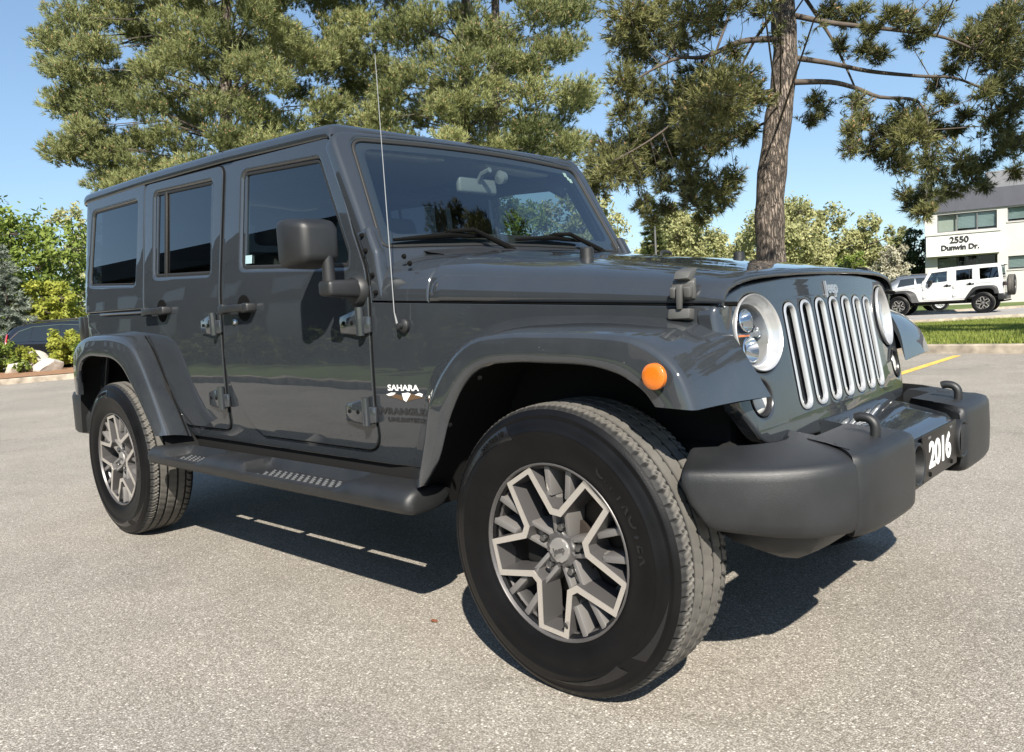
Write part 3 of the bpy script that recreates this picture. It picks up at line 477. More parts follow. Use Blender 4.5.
M_grass = grass_ground_mat()
M_concrete = pmat("kerb_concrete", (0.31, 0.265, 0.21), rough=0.9, bump=0.8, bscale=50, vary=0.42, vscale=5)
M_drive = pmat("drive_asphalt", (0.26, 0.25, 0.235), rough=0.9, bump=0.3, bscale=80, vary=0.15, vscale=2)
M_mulch = pmat("mulch", (0.24, 0.13, 0.065), rough=0.95, bump=1.0, bscale=40, vary=0.5, vscale=25)
M_rock = pmat("pale_rock", (0.46, 0.42, 0.37), rough=0.9, bump=1.0, bscale=9, vary=0.3, vscale=4)
M_yellow = pmat("yellow_paint", (0.62, 0.40, 0.075), rough=0.8, vary=0.25, vscale=9)
M_bark = pmat("pine_bark", (0.150, 0.128, 0.110), rough=0.95, vary=0.5, vscale=7)
def bark_bump(m, sc=(9, 9, 1.6)):
    nt = m.node_tree; b = nt.nodes.get("Principled BSDF")
    tc = nt.nodes.new("ShaderNodeTexCoord"); mp = nt.nodes.new("ShaderNodeMapping"); mp.inputs["Scale"].default_value = sc
    v = nt.nodes.new("ShaderNodeTexVoronoi"); v.feature = 'DISTANCE_TO_EDGE'; v.inputs["Scale"].default_value = 2.2
    n = nt.nodes.new("ShaderNodeTexNoise"); n.inputs["Scale"].default_value = 4; n.inputs["Detail"].default_value = 6
    nt.links.new(tc.outputs["Object"], mp.inputs[0]); nt.links.new(mp.outputs[0], n.inputs["Vector"])
    vm = nt.nodes.new("ShaderNodeVectorMath"); vm.operation = 'MULTIPLY_ADD'; vm.inputs[1].default_value = (.6, .6, .6)
    nt.links.new(n.outputs["Color"], vm.inputs[0]); nt.links.new(mp.outputs[0], vm.inputs[2]); nt.links.new(vm.outputs[0], v.inputs["Vector"])
    mr = nt.nodes.new("ShaderNodeMapRange"); mr.inputs[2].default_value = 0.22; nt.links.new(v.outputs["Distance"], mr.inputs[0])
    bp = nt.nodes.new("ShaderNodeBump"); bp.inputs["Strength"].default_value = 1.0; bp.inputs["Distance"].default_value = 0.05
    nt.links.new(mr.outputs[0], bp.inputs["Height"]); nt.links.new(bp.outputs[0], b.inputs["Normal"])
    # furrows are darker than the ridges
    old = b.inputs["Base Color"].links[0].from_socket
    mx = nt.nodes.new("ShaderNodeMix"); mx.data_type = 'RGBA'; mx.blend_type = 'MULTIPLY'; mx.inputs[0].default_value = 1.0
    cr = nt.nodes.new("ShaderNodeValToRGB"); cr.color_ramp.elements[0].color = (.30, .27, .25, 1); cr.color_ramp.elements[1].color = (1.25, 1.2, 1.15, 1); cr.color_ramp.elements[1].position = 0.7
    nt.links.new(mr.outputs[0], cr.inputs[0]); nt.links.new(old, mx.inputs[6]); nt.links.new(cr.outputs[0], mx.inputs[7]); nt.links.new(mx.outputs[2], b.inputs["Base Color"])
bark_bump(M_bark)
M_twig = pmat("twig_bark", (0.075, 0.060, 0.048), rough=0.9, vary=0.3, vscale=10)
M_needle = tinted_leaf("pine_needles", (0.088, 0.110, 0.038), (0.355, 0.375, 0.160), rough=0.5, trans=0.25)
M_needle2 = tinted_leaf("dark_pine_needles", (0.036, 0.047, 0.016), (0.205, 0.205, 0.078), rough=0.5, trans=0.15)
M_cone = pmat("pollen_cone", (0.25, 0.15, 0.075), rough=0.8)
M_leafg = tinted_leaf("green_leaves", (0.085, 0.135, 0.024), (0.26, 0.32, 0.07), trans=0.35)
M_leafy = tinted_leaf("yellow_green_leaves", (0.20, 0.24, 0.035), (0.46, 0.47, 0.09), trans=0.4)
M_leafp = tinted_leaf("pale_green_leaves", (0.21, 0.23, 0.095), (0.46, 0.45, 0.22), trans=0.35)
M_leafb = tinted_leaf("blue_spruce_needles", (0.14, 0.17, 0.135), (0.34, 0.38, 0.32), trans=0.1)
M_leafd = tinted_leaf("dark_leaves", (0.030, 0.045, 0.014), (0.095, 0.115, 0.035), trans=0.25)
M_blossom = tinted_leaf("blossom", (0.22, 0.22, 0.13), (0.62, 0.58, 0.46), trans=0.3)

# one sheet to the horizon, then the lot, its kerb and the lawn round it
LOT = [(60, 8.6), (25, 9.6), (5, 10.55), (-1.05, 10.80), (-2.27, 10.93), (-7, 11.1), (-12.5, 10.2), (-17.0, 7.6), (-19.5, 5.2), (-19.95, 3.6), (-20.0, 2.0), (-19.6, -2.5), (-17.5, -5.0), (-14.0, -5.75), (20, -5.75), (60, -5.75)]
mb = MB(); poly_mesh(mb, [(-900, -900), (900, -900), (900, 900), (-900, 900)], -0.30); tag(mb.build("ground", M_grass, smooth=False), kind="structure")
mb = MB(); poly_mesh(mb, LOT[::-1], 0.0); tag(mb.build("asphalt", M_asphalt, smooth=False), kind="structure")
def offs(d):
    out = []; n = len(LOT)
    for i in range(n):
        p = Vector(LOT[i]); a = Vector(LOT[max(i - 1, 0)]); b = Vector(LOT[min(i + 1, n - 1)])
        t = (b - a).normalized(); q = p + Vector((t.y, -t.x)) * d    # away from the lot
        out.append((q.x, q.y))
    return out
# check the side the offset goes to
if Vector(offs(1.0)[4]).y < LOT[4][1]:
    _o = offs
    offs = lambda d: _o(-d)
rows = []
for d, z in ((0.0, -0.02), (0.0, 0.118), (0.012, 0.130), (0.14, 0.134), (0.15, 0.125), (0.15, -0.05)): rows.append([(p[0], p[1], z) for p in offs(d)])
mb = MB(); mb.grid(rows); tag(mb.build("kerb", M_concrete, angle=30, fix=True), kind="structure")
rows = []
for d, z in ((0.15, 0.115), (1.0, 0.13), (3, 0.11), (7, 0.02), (11.5, -0.13), (13, -0.15), (60, -0.20), (300, -0.25)): rows.append([(p[0], p[1], z) for p in offs(d)])
mb = MB(); mb.grid(rows); tag(mb.build("lawn", M_grass, fix=True), kind="structure")
def strip(p, q, w0, w1, z): 
    p = Vector(p); q = Vector(q); d = (q - p).normalized(); n = Vector((-d.y, d.x))
    return [tuple(p + n * w0) + (z,), tuple(q + n * w0) + (z,), tuple(q + n * w1) + (z,), tuple(p + n * w1) + (z,)]
DRV0 = Vector((-6.96, 24.67)); DRVD = Vector((0.730, 0.683))
mb = MB(); mb.add(strip(DRV0 - DRVD * 95, DRV0 + DRVD * 95, 0.0, 8.2, -0.115), [(0, 1, 2, 3)]); tag(mb.build("driveway", M_drive, smooth=False, fix=True), kind="structure")
for w in (-0.15, 8.2):
    mb = MB(); a = strip(DRV0 - DRVD * 95, DRV0 + DRVD * 95, w, w + 0.15, -0.18); b = strip(DRV0 - DRVD * 95, DRV0 + DRVD * 95, w, w + 0.15, -0.02)
    mb.add(a + b, [(0, 1, 2, 3), (4, 5, 6, 7), (0, 1, 5, 4), (1, 2, 6, 5), (2, 3, 7, 6), (3, 0, 4, 7)]); tag(mb.build("driveway_kerb", M_concrete, smooth=False, fix=True), kind="structure")
mb = MB(); poly_mesh(mb, [(-1.79, 4.6), (-1.68, 4.6), (-1.77, 10.45), (-1.88, 10.45)], 0.004); tag(mb.build("road_marking", M_yellow, smooth=False), kind="structure")

# grass blades on the lawn that shows between the kerb and the drive
def blades(name, pts, zf, hmin, hmax, wid):
    n = len(pts); ang = rng.uniform(0, 2 * np.pi, n); h = rng.uniform(hmin, hmax, n); lean = rng.uniform(-.4, .4, (n, 2)) * h[:, None]
    z = zf(pts); dx = np.cos(ang) * wid / 2; dy = np.sin(ang) * wid / 2
    V = np.empty((n, 3, 3)); V[:, 0] = np.c_[pts[:, 0] - dx, pts[:, 1] - dy, z]; V[:, 1] = np.c_[pts[:, 0] + dx, pts[:, 1] + dy, z]; V[:, 2] = np.c_[pts[:, 0] + lean[:, 0], pts[:, 1] + lean[:, 1], z + h]
    return tri_mesh(name, V.reshape(-1, 3), np.arange(3 * n).reshape(-1, 3), np.repeat(np.clip(rng.normal(.5, .28, n), 0, 1), 1))

def tri_mesh(name, V, F, tint):
    V = np.asarray(V, dtype=np.float32); F = np.asarray(F, dtype=np.int32)
    me = bpy.data.meshes.new(name); k = F.shape[1]
    me.vertices.add(len(V)); me.vertices.foreach_set("co", V.ravel())
    me.loops.add(F.size); me.loops.foreach_set("vertex_index", F.ravel())
    me.polygons.add(len(F)); me.polygons.foreach_set("loop_start", np.arange(0, F.size, k, dtype=np.int32))
    me.update(calc_edges=True)
    at = me.attributes.new("tint", 'FLOAT', 'FACE'); at.data.foreach_set("value", np.asarray(tint, dtype=np.float32))
    me.validate(); return me

M_blade = tinted_leaf("grass_blades", (0.10, 0.145, 0.024), (0.30, 0.33, 0.08), trans=0.35)
pp = rng.uniform([-7.5, 11.1], [4.5, 26.5], (150000, 2))
dd = np.array([(p[1] - np.interp(p[0], [-7, -2.27, -1.05, 5], [11.1, 10.93, 10.8, 10.55])) for p in pp])
side = (pp - np.array(DRV0)) @ np.array([-DRVD.y, DRVD.x])
keep = (dd > 0.15) & (side < -0.2)
pp = pp[keep]; dd = dd[keep]
zz = np.interp(dd, [0.15, 1, 3, 7, 11.5, 13, 60], [.115, .13, .11, .02, -.13, -.15, -.2])
me = blades("grass", pp, lambda q: zz, 0.04, 0.10, 0.022); me.materials.append(M_blade)
tag(link("grass", me), kind="stuff")

# ================================================================== THE BUILDING WITH THE SIGN
M_stucco = pmat("white_stucco", (0.43, 0.42, 0.395), rough=0.9, bump=0.3, bscale=40, vary=0.05, vscale=1.5)
M_charcoal = pmat("charcoal_fascia", (0.060, 0.062, 0.080), rough=0.7, vary=0.12, vscale=2)
M_greytop = pmat("grey_parapet", (0.16, 0.165, 0.175), rough=0.8, vary=0.1, vscale=2)
M_frame = pmat("window_frame", (0.10, 0.10, 0.10), rough=0.5)
M_blind = pmat("window_blind", (0.50, 0.55, 0.54), rough=0.7)
M_room = pmat("dark_room", (0.025, 0.024, 0.023), rough=0.9)
M_cream = pmat("cream_wall", (0.48, 0.45, 0.38), rough=0.9)
M_bglass = glass_mat("building_glass", (0.62, 0.70, 0.70), ior=1.5)
M_signletter = pmat("sign_letter", (0.012, 0.012, 0.013), rough=0.5)
bld = empty("office_building", (-13.18, 49.79, -0.1), math.atan2(0.24489649, 0.96954923))
tag(bld, "white two-storey office building with charcoal fascia and address panel 2550 Dunwin Dr.", "building")
# local x along the facade, y into the building, z up
def bpart(nm, boxes, mat, bev=0.0):
    m = MB()
    for lo, hi in boxes: m.box(lo, hi, bev)
    return m.build(nm, mat, bld, smooth=bev > 0)
H = 0.1
wins = [(0.66, 3.69, 4.12, 5.16), (4.21, 6.6, 4.42, 5.22), (7.3, 9.7, 4.42, 5.22), (10.4, 12.8, 4.42, 5.22), (4.22, 6.6, 1.70, 2.46), (7.3, 9.7, 1.70, 2.46), (10.4, 12.8, 1.70, 2.46), (0.65, 3.70, 0.0, 2.66)]
vs, fs = plate([(0, -0.2), (24, -0.2), (24, 5.30), (0, 5.30)], [[(a, c), (b, c), (b, d), (a, d)] for a, b, c, d in wins], 0.30, 0.004)
m = MB(); m.add([(u, -w, v + H) for u, v, w in vs], fs); m.build("wall", M_stucco, bld, smooth=False)
bpart("side_wall", [((0.0, 0.31, -0.2), (0.3, 14, 5.4)), ((23.7, .31, -.2), (24, 14, 5.4)), ((0, 13.7, -.2), (24, 14, 5.4))], M_stucco)
bpart("fascia", [((-0.10, -0.12, 5.302 + H), (24.1, 14.1, 6.42 + H))], M_charcoal)
bpart("parapet", [((-0.03, 0.25, 6.425 + H), (24, 14, 6.62 + H))], M_greytop)
bpart("roof_box", [((3.2, 1.6, 6.63 + H), (20, 9, 7.55 + H))], M_greytop)
bpart("interior", [((0.31, 2.5, -0.1), (23.6, 2.6, 5.3)), ((0.31, 0.4, 2.85 + H), (23.6, 2.5, 3.0 + H))], M_room)
for i, (a, b, c, d) in enumerate(wins[:-1]):
    c += H; d += H
    fr = MB(); t = 0.05
    for lo, hi in (((a, .08, c), (b, .16, c + t)), ((a, .08, d - t), (b, .16, d)), ((a, .081, c + t), (a + t, .159, d - t)), ((b - t, .081, c + t), (b, .159, d - t))): fr.box(lo, hi)
    mull = [1.69, 2.71] if i == 0 else [(a + b) / 2]
    for x in mull: fr.box((x - .03, .082, c + t), (x + .03, .158, d - t))
    w = fr.build("window", M_frame, bld, smooth=False)
    g = MB(); g.add([(a + t, .12, c + t), (b - t, .12, c + t), (b - t, .12, d - t), (a + t, .12, d - t)], [(0, 1, 2, 3)]); g.build("pane", M_bglass, w, smooth=False)
    bl = MB(); x0 = 1.72 if i == 0 else a + t
    for k in range(int((d - c - 0.15) / 0.075)): bl.add([(x0, .20, d - .06 - .075 * k), (b - t, .20, d - .06 - .075 * k), (b - t, .23, d - .125 - .075 * k), (x0, .23, d - .125 - .075 * k)], [(0, 1, 2, 3)])
    bl.build("blind", M_blind, w, smooth=False)
    if i == 0: cw = MB(); cw.box((0.70, .32, c), (1.66, .36, d)); cw.build("recess_wall", M_cream, bld, smooth=False)
    s = MB(); s.box((a - .05, -.05, c - .06), (b + .05, .078, c - .002)); s.build("sill", M_stucco, w, smooth=False)
# entrance: glazed screen set back under the sign panel
e = MB()
for x in (0.70, 1.72, 2.7, 3.64): e.box((x - .03, .5, 0), (x + .03, .58, 2.75))
e.box((0.66, .501, 2.05), (3.69, .579, 2.12)); es = e.build("entrance_screen", M_frame, bld, smooth=False)
g = MB(); g.add([(0.66, .54, 0), (3.69, .54, 0), (3.69, .54, 2.76), (0.66, .54, 2.76)], [(0, 1, 2, 3)]); g.build("pane", M_bglass, es, smooth=False)
bpart("porch_wall", [((0.70, 1.2, 0), (1.65, 1.25, 2.7))], M_cream)
M_signw = pmat("sign_white", (0.58, 0.57, 0.55), rough=0.8)
sg = bpart("sign_panel", [((0.08, -0.62, 2.72 + H), (3.80, -0.03, 3.93 + H))], M_signw)
c = MB(); c.box((0.02, -0.68, 3.933 + H), (3.86, -0.03, 4.04 + H)); c.build("sign_coping", M_stucco, sg, smooth=False)
for txt, x, z, sz, sx in (("2550", 1.78, 3.59, 0.50, 0.98), ("Dunwin Dr.", 1.82, 3.17, 0.42, 0.96)):
    vs, fs = text_shape(txt, sz, 0.04, bold=0.014); m = MB(); m.add([(x + u * sx, -0.622 - w - 0.02, z + H + v) for u, v, w in vs], fs); m.build("lettering", M_signletter, sg, smooth=False)

# ================================================================== TREES
def unit(v): return v / np.maximum(1e-9, np.linalg.norm(v, axis=-1, keepdims=True))

def needles(P, D, nn, length, width, spread, tint, jit=0.15):
    """P tuft points, D tuft directions -> long thin triangles standing round the shoot"""
    n = len(P)
    P = np.repeat(P, nn, 0); D = np.repeat(D, nn, 0); t = np.repeat(tint, nn)
    r = unit(rng.normal(size=(n * nn, 3)))
    d = unit(D + r * spread)
    L = length * rng.uniform(0.7, 1.15, (n * nn, 1))
    b = P - D * rng.uniform(0, 1, (n * nn, 1)) * length * 0.7
    s = unit(np.cross(d, rng.normal(size=(n * nn, 3)))) * width / 2
    V = np.stack([b - s, b + s, b + d * L], 1).reshape(-1, 3)
    return V, np.arange(len(V)).reshape(-1, 3), np.clip(t + rng.normal(0, jit, n * nn), 0, 1)

def pine(name, label, trunk, pads, mat, limbs=(), per_pad=40, nn=13, length=0.13, width=0.016, flat=0.55, group=None, twig_r=0.006, cones=0.12, up=0.9, droop=0.0, loose=1.0):
    base = Vector(trunk[0][:3]); root = empty(name, base); tag(root, label, "tree", group)
    off = np.array(base)
    tk = MB(); T = crom(trunk, 5)
    pts = [Vector(p[:3]) - base for p in T]; pts[0].z -= 0.3
    tk.tube(pts, [p[3] / 2 * (1 + 0.05 * math.sin(i * 1.7)) for i, p in enumerate(T)], 18)
    # root flare
    tk.tube([(0, 0, -0.3), (0, 0, 0.15), pts[3] * 0.6 + Vector((0, 0, 0))], [T[0][3] * 0.75, T[0][3] * 0.60, T[0][3] * 0.48], 18)
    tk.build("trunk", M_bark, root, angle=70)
    TP = np.array([p[:3] for p in T]); lb = MB(); LP = []
    for l in limbs:
        q = crom(l, 4); LP += [(p[:3], p[3]) for p in q]
        lb.tube([Vector(p[:3]) - base for p in q], [max(0.008, p[3] / 2) for p in q], 8)
    LPa = np.array([p[0] for p in LP]) if LP else None
    Ps = []; Ds = []; Ts = []
    for px, py, pz, r in pads:
        c = np.array([px, py, pz])
        # limb from the trunk (or from the nearest big limb)
        if LPa is not None and rng.random() < 1.0:
            dist = np.linalg.norm(LPa - c, axis=1) + np.where(LPa[:, 2] < c[2] - 1.2, 1.0, 0); i = int(np.argmin(dist)); a = LPa[i]
            if dist[i] > 2.5:
                i = int(np.argmin(np.linalg.norm(TP - (c - [0, 0, 0.8]), axis=1))); a = TP[i]
        else:
            zt = c[2] - 0.30 * np.linalg.norm(c[:2] - TP[0, :2]) * rng.uniform(0.3, 1.0)
            i = int(np.argmin(np.abs(TP[:, 2] - max(zt, TP[0, 2] + 2.0)))); a = TP[i]
        m = a * 0.5 + c * 0.5 + np.array([0, 0, 0.10 * np.linalg.norm(c - a) - droop]) + rng.normal(0, .08, 3)
        Ln = np.linalg.norm(c - a); lw = 1.0 if loose == 1.0 else 0.6
        lb.tube([Vector(a - off), Vector(a * .75 + m * .25 - off) , Vector(m - off), Vector(c - off)], [(0.010 + 0.006 * Ln) * lw, (0.009 + 0.005 * Ln) * lw, (0.008 + 0.003 * Ln) * lw, 0.006 * lw], 5, cap=False)
        if loose > 1.0:
            nl = int(9 * Ln); tl_ = rng.uniform(.35, 1, (nl, 1)); ql = np.where(tl_ < .5, a + (m - a) * tl_ * 2, m + (c - m) * (tl_ * 2 - 1)) + rng.normal(0, .07, (nl, 3))
            Ps.append(ql); Ds.append(unit(rng.normal(size=(nl, 3)) + (c - a) * .4)); Ts.append(rng.normal(.45, .15, nl))
        out = unit((c - a) * [1, 1, 0.3])
        k = max(6, int(per_pad * (r / 0.75) ** 1.6))
        o = unit(rng.normal(size=(k, 3))) * (rng.uniform(0.15, 1, (k, 1)) ** 0.7) * r * loose; o[:, 2] *= flat
        q = c + o + out * r * 0.15
        # twigs
        kt = min(k, 14 if loose == 1.0 else 26)
        for j in range(kt):
            mid = c + o[j] * 0.5 + rng.normal(0, .03, 3) - np.array([0, 0, 0.05 * r])
            lb.tube([Vector(c - off), Vector(mid - off), Vector(q[j] - off)], [twig_r * 1.3, twig_r, twig_r * .6], 4, cap=False)
        D = unit(o * 0.9 + np.array([0, 0, up * r]) + out * r * 0.35 + rng.normal(0, .25 * r, (k, 3)))
        Ps.append(q); Ds.append(D); Ts.append(np.full(k, rng.normal(0.5, 0.18)) + rng.normal(0, .12, k))
    lb.build("limbs", M_twig, root, angle=70)
    P = np.concatenate(Ps); D = np.concatenate(Ds); Tn = np.concatenate(Ts)
    V, F, t = needles(P - off, D, nn, length, width, 0.85, Tn)
    me = tri_mesh("crown", V, F, t); me.materials.append(mat); o = link("crown", me, root)
    if cones > 0:
        kk = rng.random(len(P)) < cones; cb = MB()
        p = (P - off)[kk] + D[kk] * 0.02; n = len(p)
        V = []; 
        w = 0.016
        d = D[kk]; s1 = unit(np.cross(d, [0.3, 0.5, 0.8])) * w; s2 = unit(np.cross(d, s1)) * w
        V = np.stack([p - s1, p + s2, p + s1, p - s2, p + d * 0.06], 1).reshape(-1, 3); b = np.arange(n)[:, None] * 5
        F = np.concatenate([b + [0, 1, 4], b + [1, 2, 4], b + [2, 3, 4], b + [3, 0, 4]])
        me = tri_mesh("pollen_cones", V, F, np.zeros(len(F))); me.materials.append(M_cone); tag(link("pollen_cones", me, root), kind="stuff")
    return root

pine("pine_tree", "tall pine with a thick bare leaning trunk behind the hood of the grey SUV", PINE_TRUNK, PINE_PADS, M_needle2, limbs=PINE_LIMBS, per_pad=520, nn=16, length=0.14, width=0.015, flat=0.9, loose=1.35, cones=0.09, up=0.35, droop=0.05)
for key, lab in (("A", "broad dense pine behind the rear roof of the grey SUV"), ("B", "dense pine with layered boughs behind the windshield of the grey SUV"), ("C", "pine deepest in the clump, partly covered by the pine in front of it")):
    b, top, pads = {"A": TREE_A, "B": TREE_B, "C": TREE_C}[key]
    tr = [(*b, 0.52), (b[0] * .8 + top[0] * .2, b[1] * .8 + top[1] * .2, b[2] * .8 + top[2] * .2, 0.42), (b[0] * .5 + top[0] * .5, b[1] * .5 + top[1] * .5, b[2] * .5 + top[2] * .5, 0.30), (*top, 0.06)]
    pine("pine_tree", lab, tr, pads, M_needle, per_pad=215, nn=16, length=0.165, width=0.019, flat=0.60, group="dense pines behind the car", cones=0.16)

def broadleaf(name, label, base, h, lobes, nleaf, size, mat, trunk_r=0.14, group=None, cat="tree", bark=None, trunk=True, shell=0.45):
    """lobes: (dx, dy, z, r) relative to the base"""
    root = empty(name, base); tag(root, label, cat, group)
    lb = MB(); zc_ = min(l[2] for l in lobes)
    if trunk:
        top = Vector((0, 0, h * 0.62))
        lb.tube([(0, 0, -0.2), (0.02, 0.03, h * 0.2), (0, 0.02, h * .4), top], [trunk_r, trunk_r * .85, trunk_r * .7, trunk_r * .4], 9)
    Ps = []; Ns = []; Ts = []
    tot = sum(l[3] ** 2 for l in lobes)
    for dx, dy, z, r in lobes:
        c = np.array([dx, dy, z]); n = int(nleaf * r * r / tot)
        # clumps in the lobe
        nc = max(5, int(n / 45)); cc = unit(rng.normal(size=(nc, 3))) * (rng.uniform(shell, 1, (nc, 1)) ** 0.5) * r; cc[:, 2] *= 0.85
        rad = r * 0.30 * rng.uniform(.6, 1.3, nc); ct = rng.normal(.5, .16, nc)
        ii = rng.integers(0, nc, n)
        p = cc[ii] + rng.normal(size=(n, 3)) * rad[ii][:, None] * .6
        Ps.append(c + p); Ns.append(unit(cc[ii] * .8 / r + rng.normal(0, .8, (n, 3)) + [0, 0, .45])); Ts.append(ct[ii] + rng.normal(0, .15, n))
        if trunk:
            a = Vector((0, 0, max(h * .12, min(h * .6, z - r * .6))))
            lb.tube([a, (a + Vector(c)) * .5 + Vector((0, 0, .1 * r)), Vector(c)], [trunk_r * .5, trunk_r * .3, trunk_r * .12], 6, cap=False)
            for j in range(min(nc, 9)): lb.tube([Vector(c), Vector(c + cc[j])], [trunk_r * .12, trunk_r * .05], 4, cap=False)
    if trunk: lb.build("trunk", bark or M_twig, root, angle=70)
    P = np.concatenate(Ps); N = np.concatenate(Ns); T = np.clip(np.concatenate(Ts), 0, 1); n = len(P)
    keep = P[:, 2] > 0.02; P = P[keep]; N = N[keep]; T = T[keep]; n = len(P)
    a = unit(np.cross(N, rng.normal(size=(n, 3)))); b = np.cross(N, a); s = size * rng.uniform(.6, 1.25, (n, 1)) / 2
    V = np.stack([P - a * s * 1.2, P - b * s * .6 + a * s * .1, P + a * s * 1.3, P + b * s * .6 + a * s * .1], 1).reshape(-1, 3)
    me = tri_mesh("crown", V, np.arange(4 * n).reshape(-1, 4), T); me.materials.append(mat); link("crown", me, root)
    return root

def lobes(n, R, z0_, z1, rmin, rmax, top=0.6):
    out = []
    for i in range(n):
        t = (i + .5) / n; z = lerp(z0_, z1, t); w = R * math.sqrt(max(0.05, 1 - (2 * t - 1) ** 2 * (.9 if t < .5 else 1)))
        a = i * 2.39996; rr = rng.uniform(.25, .8) * w
        out.append((rr * math.cos(a), rr * math.sin(a), z, rng.uniform(rmin, rmax) * (1 - .3 * t)))
    return out

broadleaf("broadleaf_tree", "rounded mid-green tree at the left edge behind the black parked SUV", (-36.2, 7.9, -.2), 7.2, lobes(16, 2.9, 1.6, 6.2, 1.1, 1.6), 14000, 0.20, M_leafg)
broadleaf("broadleaf_tree", "low yellow-green tree in front of the rounded green tree behind the black SUV", (-33.2, 8.2, -.2), 4.0, lobes(12, 1.15, 1.3, 3.3, .5, .75), 7000, 0.15, M_leafy)
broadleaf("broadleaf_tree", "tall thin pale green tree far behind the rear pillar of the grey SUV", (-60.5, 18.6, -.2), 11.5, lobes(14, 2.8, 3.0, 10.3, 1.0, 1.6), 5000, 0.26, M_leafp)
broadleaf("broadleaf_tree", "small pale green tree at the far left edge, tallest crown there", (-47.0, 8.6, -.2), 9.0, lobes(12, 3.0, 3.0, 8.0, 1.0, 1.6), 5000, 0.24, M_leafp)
def spruce(name, label, base, h, r, mat, n=9000, length=.14, width=.03):
    root = empty(name, base); tag(root, label, "tree")
    tk = MB(); tk.tube([(0, 0, -.2), (0, 0, h * .97)], [.03 * h, .01], 8); 
    P = []; D = []
    zz = h * 0.06
    while zz < h * .97:
        w = r * (1 - zz / h) ** 0.85 + .08; nb = int(7 + 8 * (1 - zz / h))
        for k in range(nb):
            a = rng.uniform(0, 6.283); L = w * rng.uniform(.75, 1.08); d = np.array([math.cos(a), math.sin(a), -.12])
            tk.tube([(0, 0, zz), tuple(d * L + [0, 0, zz + .06 * L])], [.012, .004], 4, cap=False)
            m = max(3, int(L * 16)); t = rng.uniform(.25, 1, (m, 1)) ** .7
            p = np.array([0, 0, zz]) + d * L * t + np.array([0, 0, .06 * L]) * t ** 2; s = np.array([-math.sin(a), math.cos(a), 0]) * rng.uniform(-.35, .35, (m, 1)) * L * (1.1 - t)
            P.append(p + s); D.append(unit(np.tile(d, (m, 1)) + s * 1.2 + [0, 0, .25]))
        zz += h * rng.uniform(.028, .045)
    tk.build("trunk", M_twig, root, angle=70)
    P = np.concatenate(P); D = np.concatenate(D)
    V, F, t = needles(P, D, 9, length * 1.5, width, .8, np.clip(rng.normal(.5, .2, len(P)), 0, 1))
    me = tri_mesh("crown", V, F, t); me.materials.append(mat); link("crown", me, root); return root
spruce("spruce_tree", "grey-blue spruce at the left edge beside the yellow-green tree", (-33.2, 6.75, -.15), 4.9, 1.5, M_leafb)
spruce("spruce_tree", "dark narrow spruce far behind the far pillar of the windshield", (-27.5, 42.5, -.2), 8.4, 1.7, M_leafd, length=.2, width=.05)
spruce("spruce_tree", "tiny distant spruce tip beside the pale wide tree", (-29.7, 91, -.2), 6.2, 1.6, M_leafd, length=.3, width=.08)
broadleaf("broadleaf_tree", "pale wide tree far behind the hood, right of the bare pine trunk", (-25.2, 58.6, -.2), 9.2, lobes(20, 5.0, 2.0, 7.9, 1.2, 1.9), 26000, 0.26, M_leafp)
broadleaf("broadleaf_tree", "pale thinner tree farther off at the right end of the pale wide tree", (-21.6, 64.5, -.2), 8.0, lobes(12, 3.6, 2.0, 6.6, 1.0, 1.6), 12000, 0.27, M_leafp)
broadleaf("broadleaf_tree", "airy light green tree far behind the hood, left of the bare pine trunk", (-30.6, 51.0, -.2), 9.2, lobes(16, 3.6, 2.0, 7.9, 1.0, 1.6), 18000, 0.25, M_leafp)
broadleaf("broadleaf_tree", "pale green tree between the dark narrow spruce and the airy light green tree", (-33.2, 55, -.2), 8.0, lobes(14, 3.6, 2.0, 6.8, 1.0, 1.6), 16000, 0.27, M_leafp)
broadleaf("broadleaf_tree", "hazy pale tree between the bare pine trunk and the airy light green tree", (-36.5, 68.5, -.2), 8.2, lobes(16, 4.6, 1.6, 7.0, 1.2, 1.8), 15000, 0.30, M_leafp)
broadleaf("broadleaf_tree", "low green tree filling the horizon under the pale wide tree", (-27.8, 70.5, -.2), 6.6, lobes(16, 5.0, 1.2, 5.4, 1.2, 1.8), 15000, 0.30, M_leafg)
broadleaf("broadleaf_tree", "green tree seen through the windshield and far door window of the grey SUV", (-29.0, 30.8, -.2), 8.4, lobes(16, 3.6, 1.2, 7.2, 1.0, 1.6), 15000, 0.2, M_leafg)
broadleaf("broadleaf_tree", "pale green tree just right of the windshield, behind the green one", (-26.2, 33.4, -.2), 8.6, lobes(16, 2.8, 1.2, 7.4, 1.0, 1.5), 14000, 0.2, M_leafp)
broadleaf("broadleaf_tree", "green tree low behind the far corner of the windshield", (-31.5, 40.5, -.2), 6.0, lobes(12, 2.6, 1.5, 5.0, .9, 1.4), 12000, 0.2, M_leafg)
broadleaf("broadleaf_tree", "dark green tree beside the left corner of the white office building", (-15.8, 56.5, -.2), 5.6, lobes(12, 2.0, 1.5, 4.8, .9, 1.3), 5200, 0.2, M_leafd)
broadleaf("flowering_tree", "small tree full of white blossom in front of the office building corner", (-14.2, 47.3, -.2), 4.2, lobes(10, 1.1, 1.2, 3.5, .55, .8), 5200, 0.13, M_blossom)
broadleaf("broadleaf_tree", "young bright green tree left of the white blossom tree", (-16.6, 47.5, -.2), 3.9, lobes(9, .9, 1.2, 3.3, .4, .65), 2600, 0.15, M_leafg)
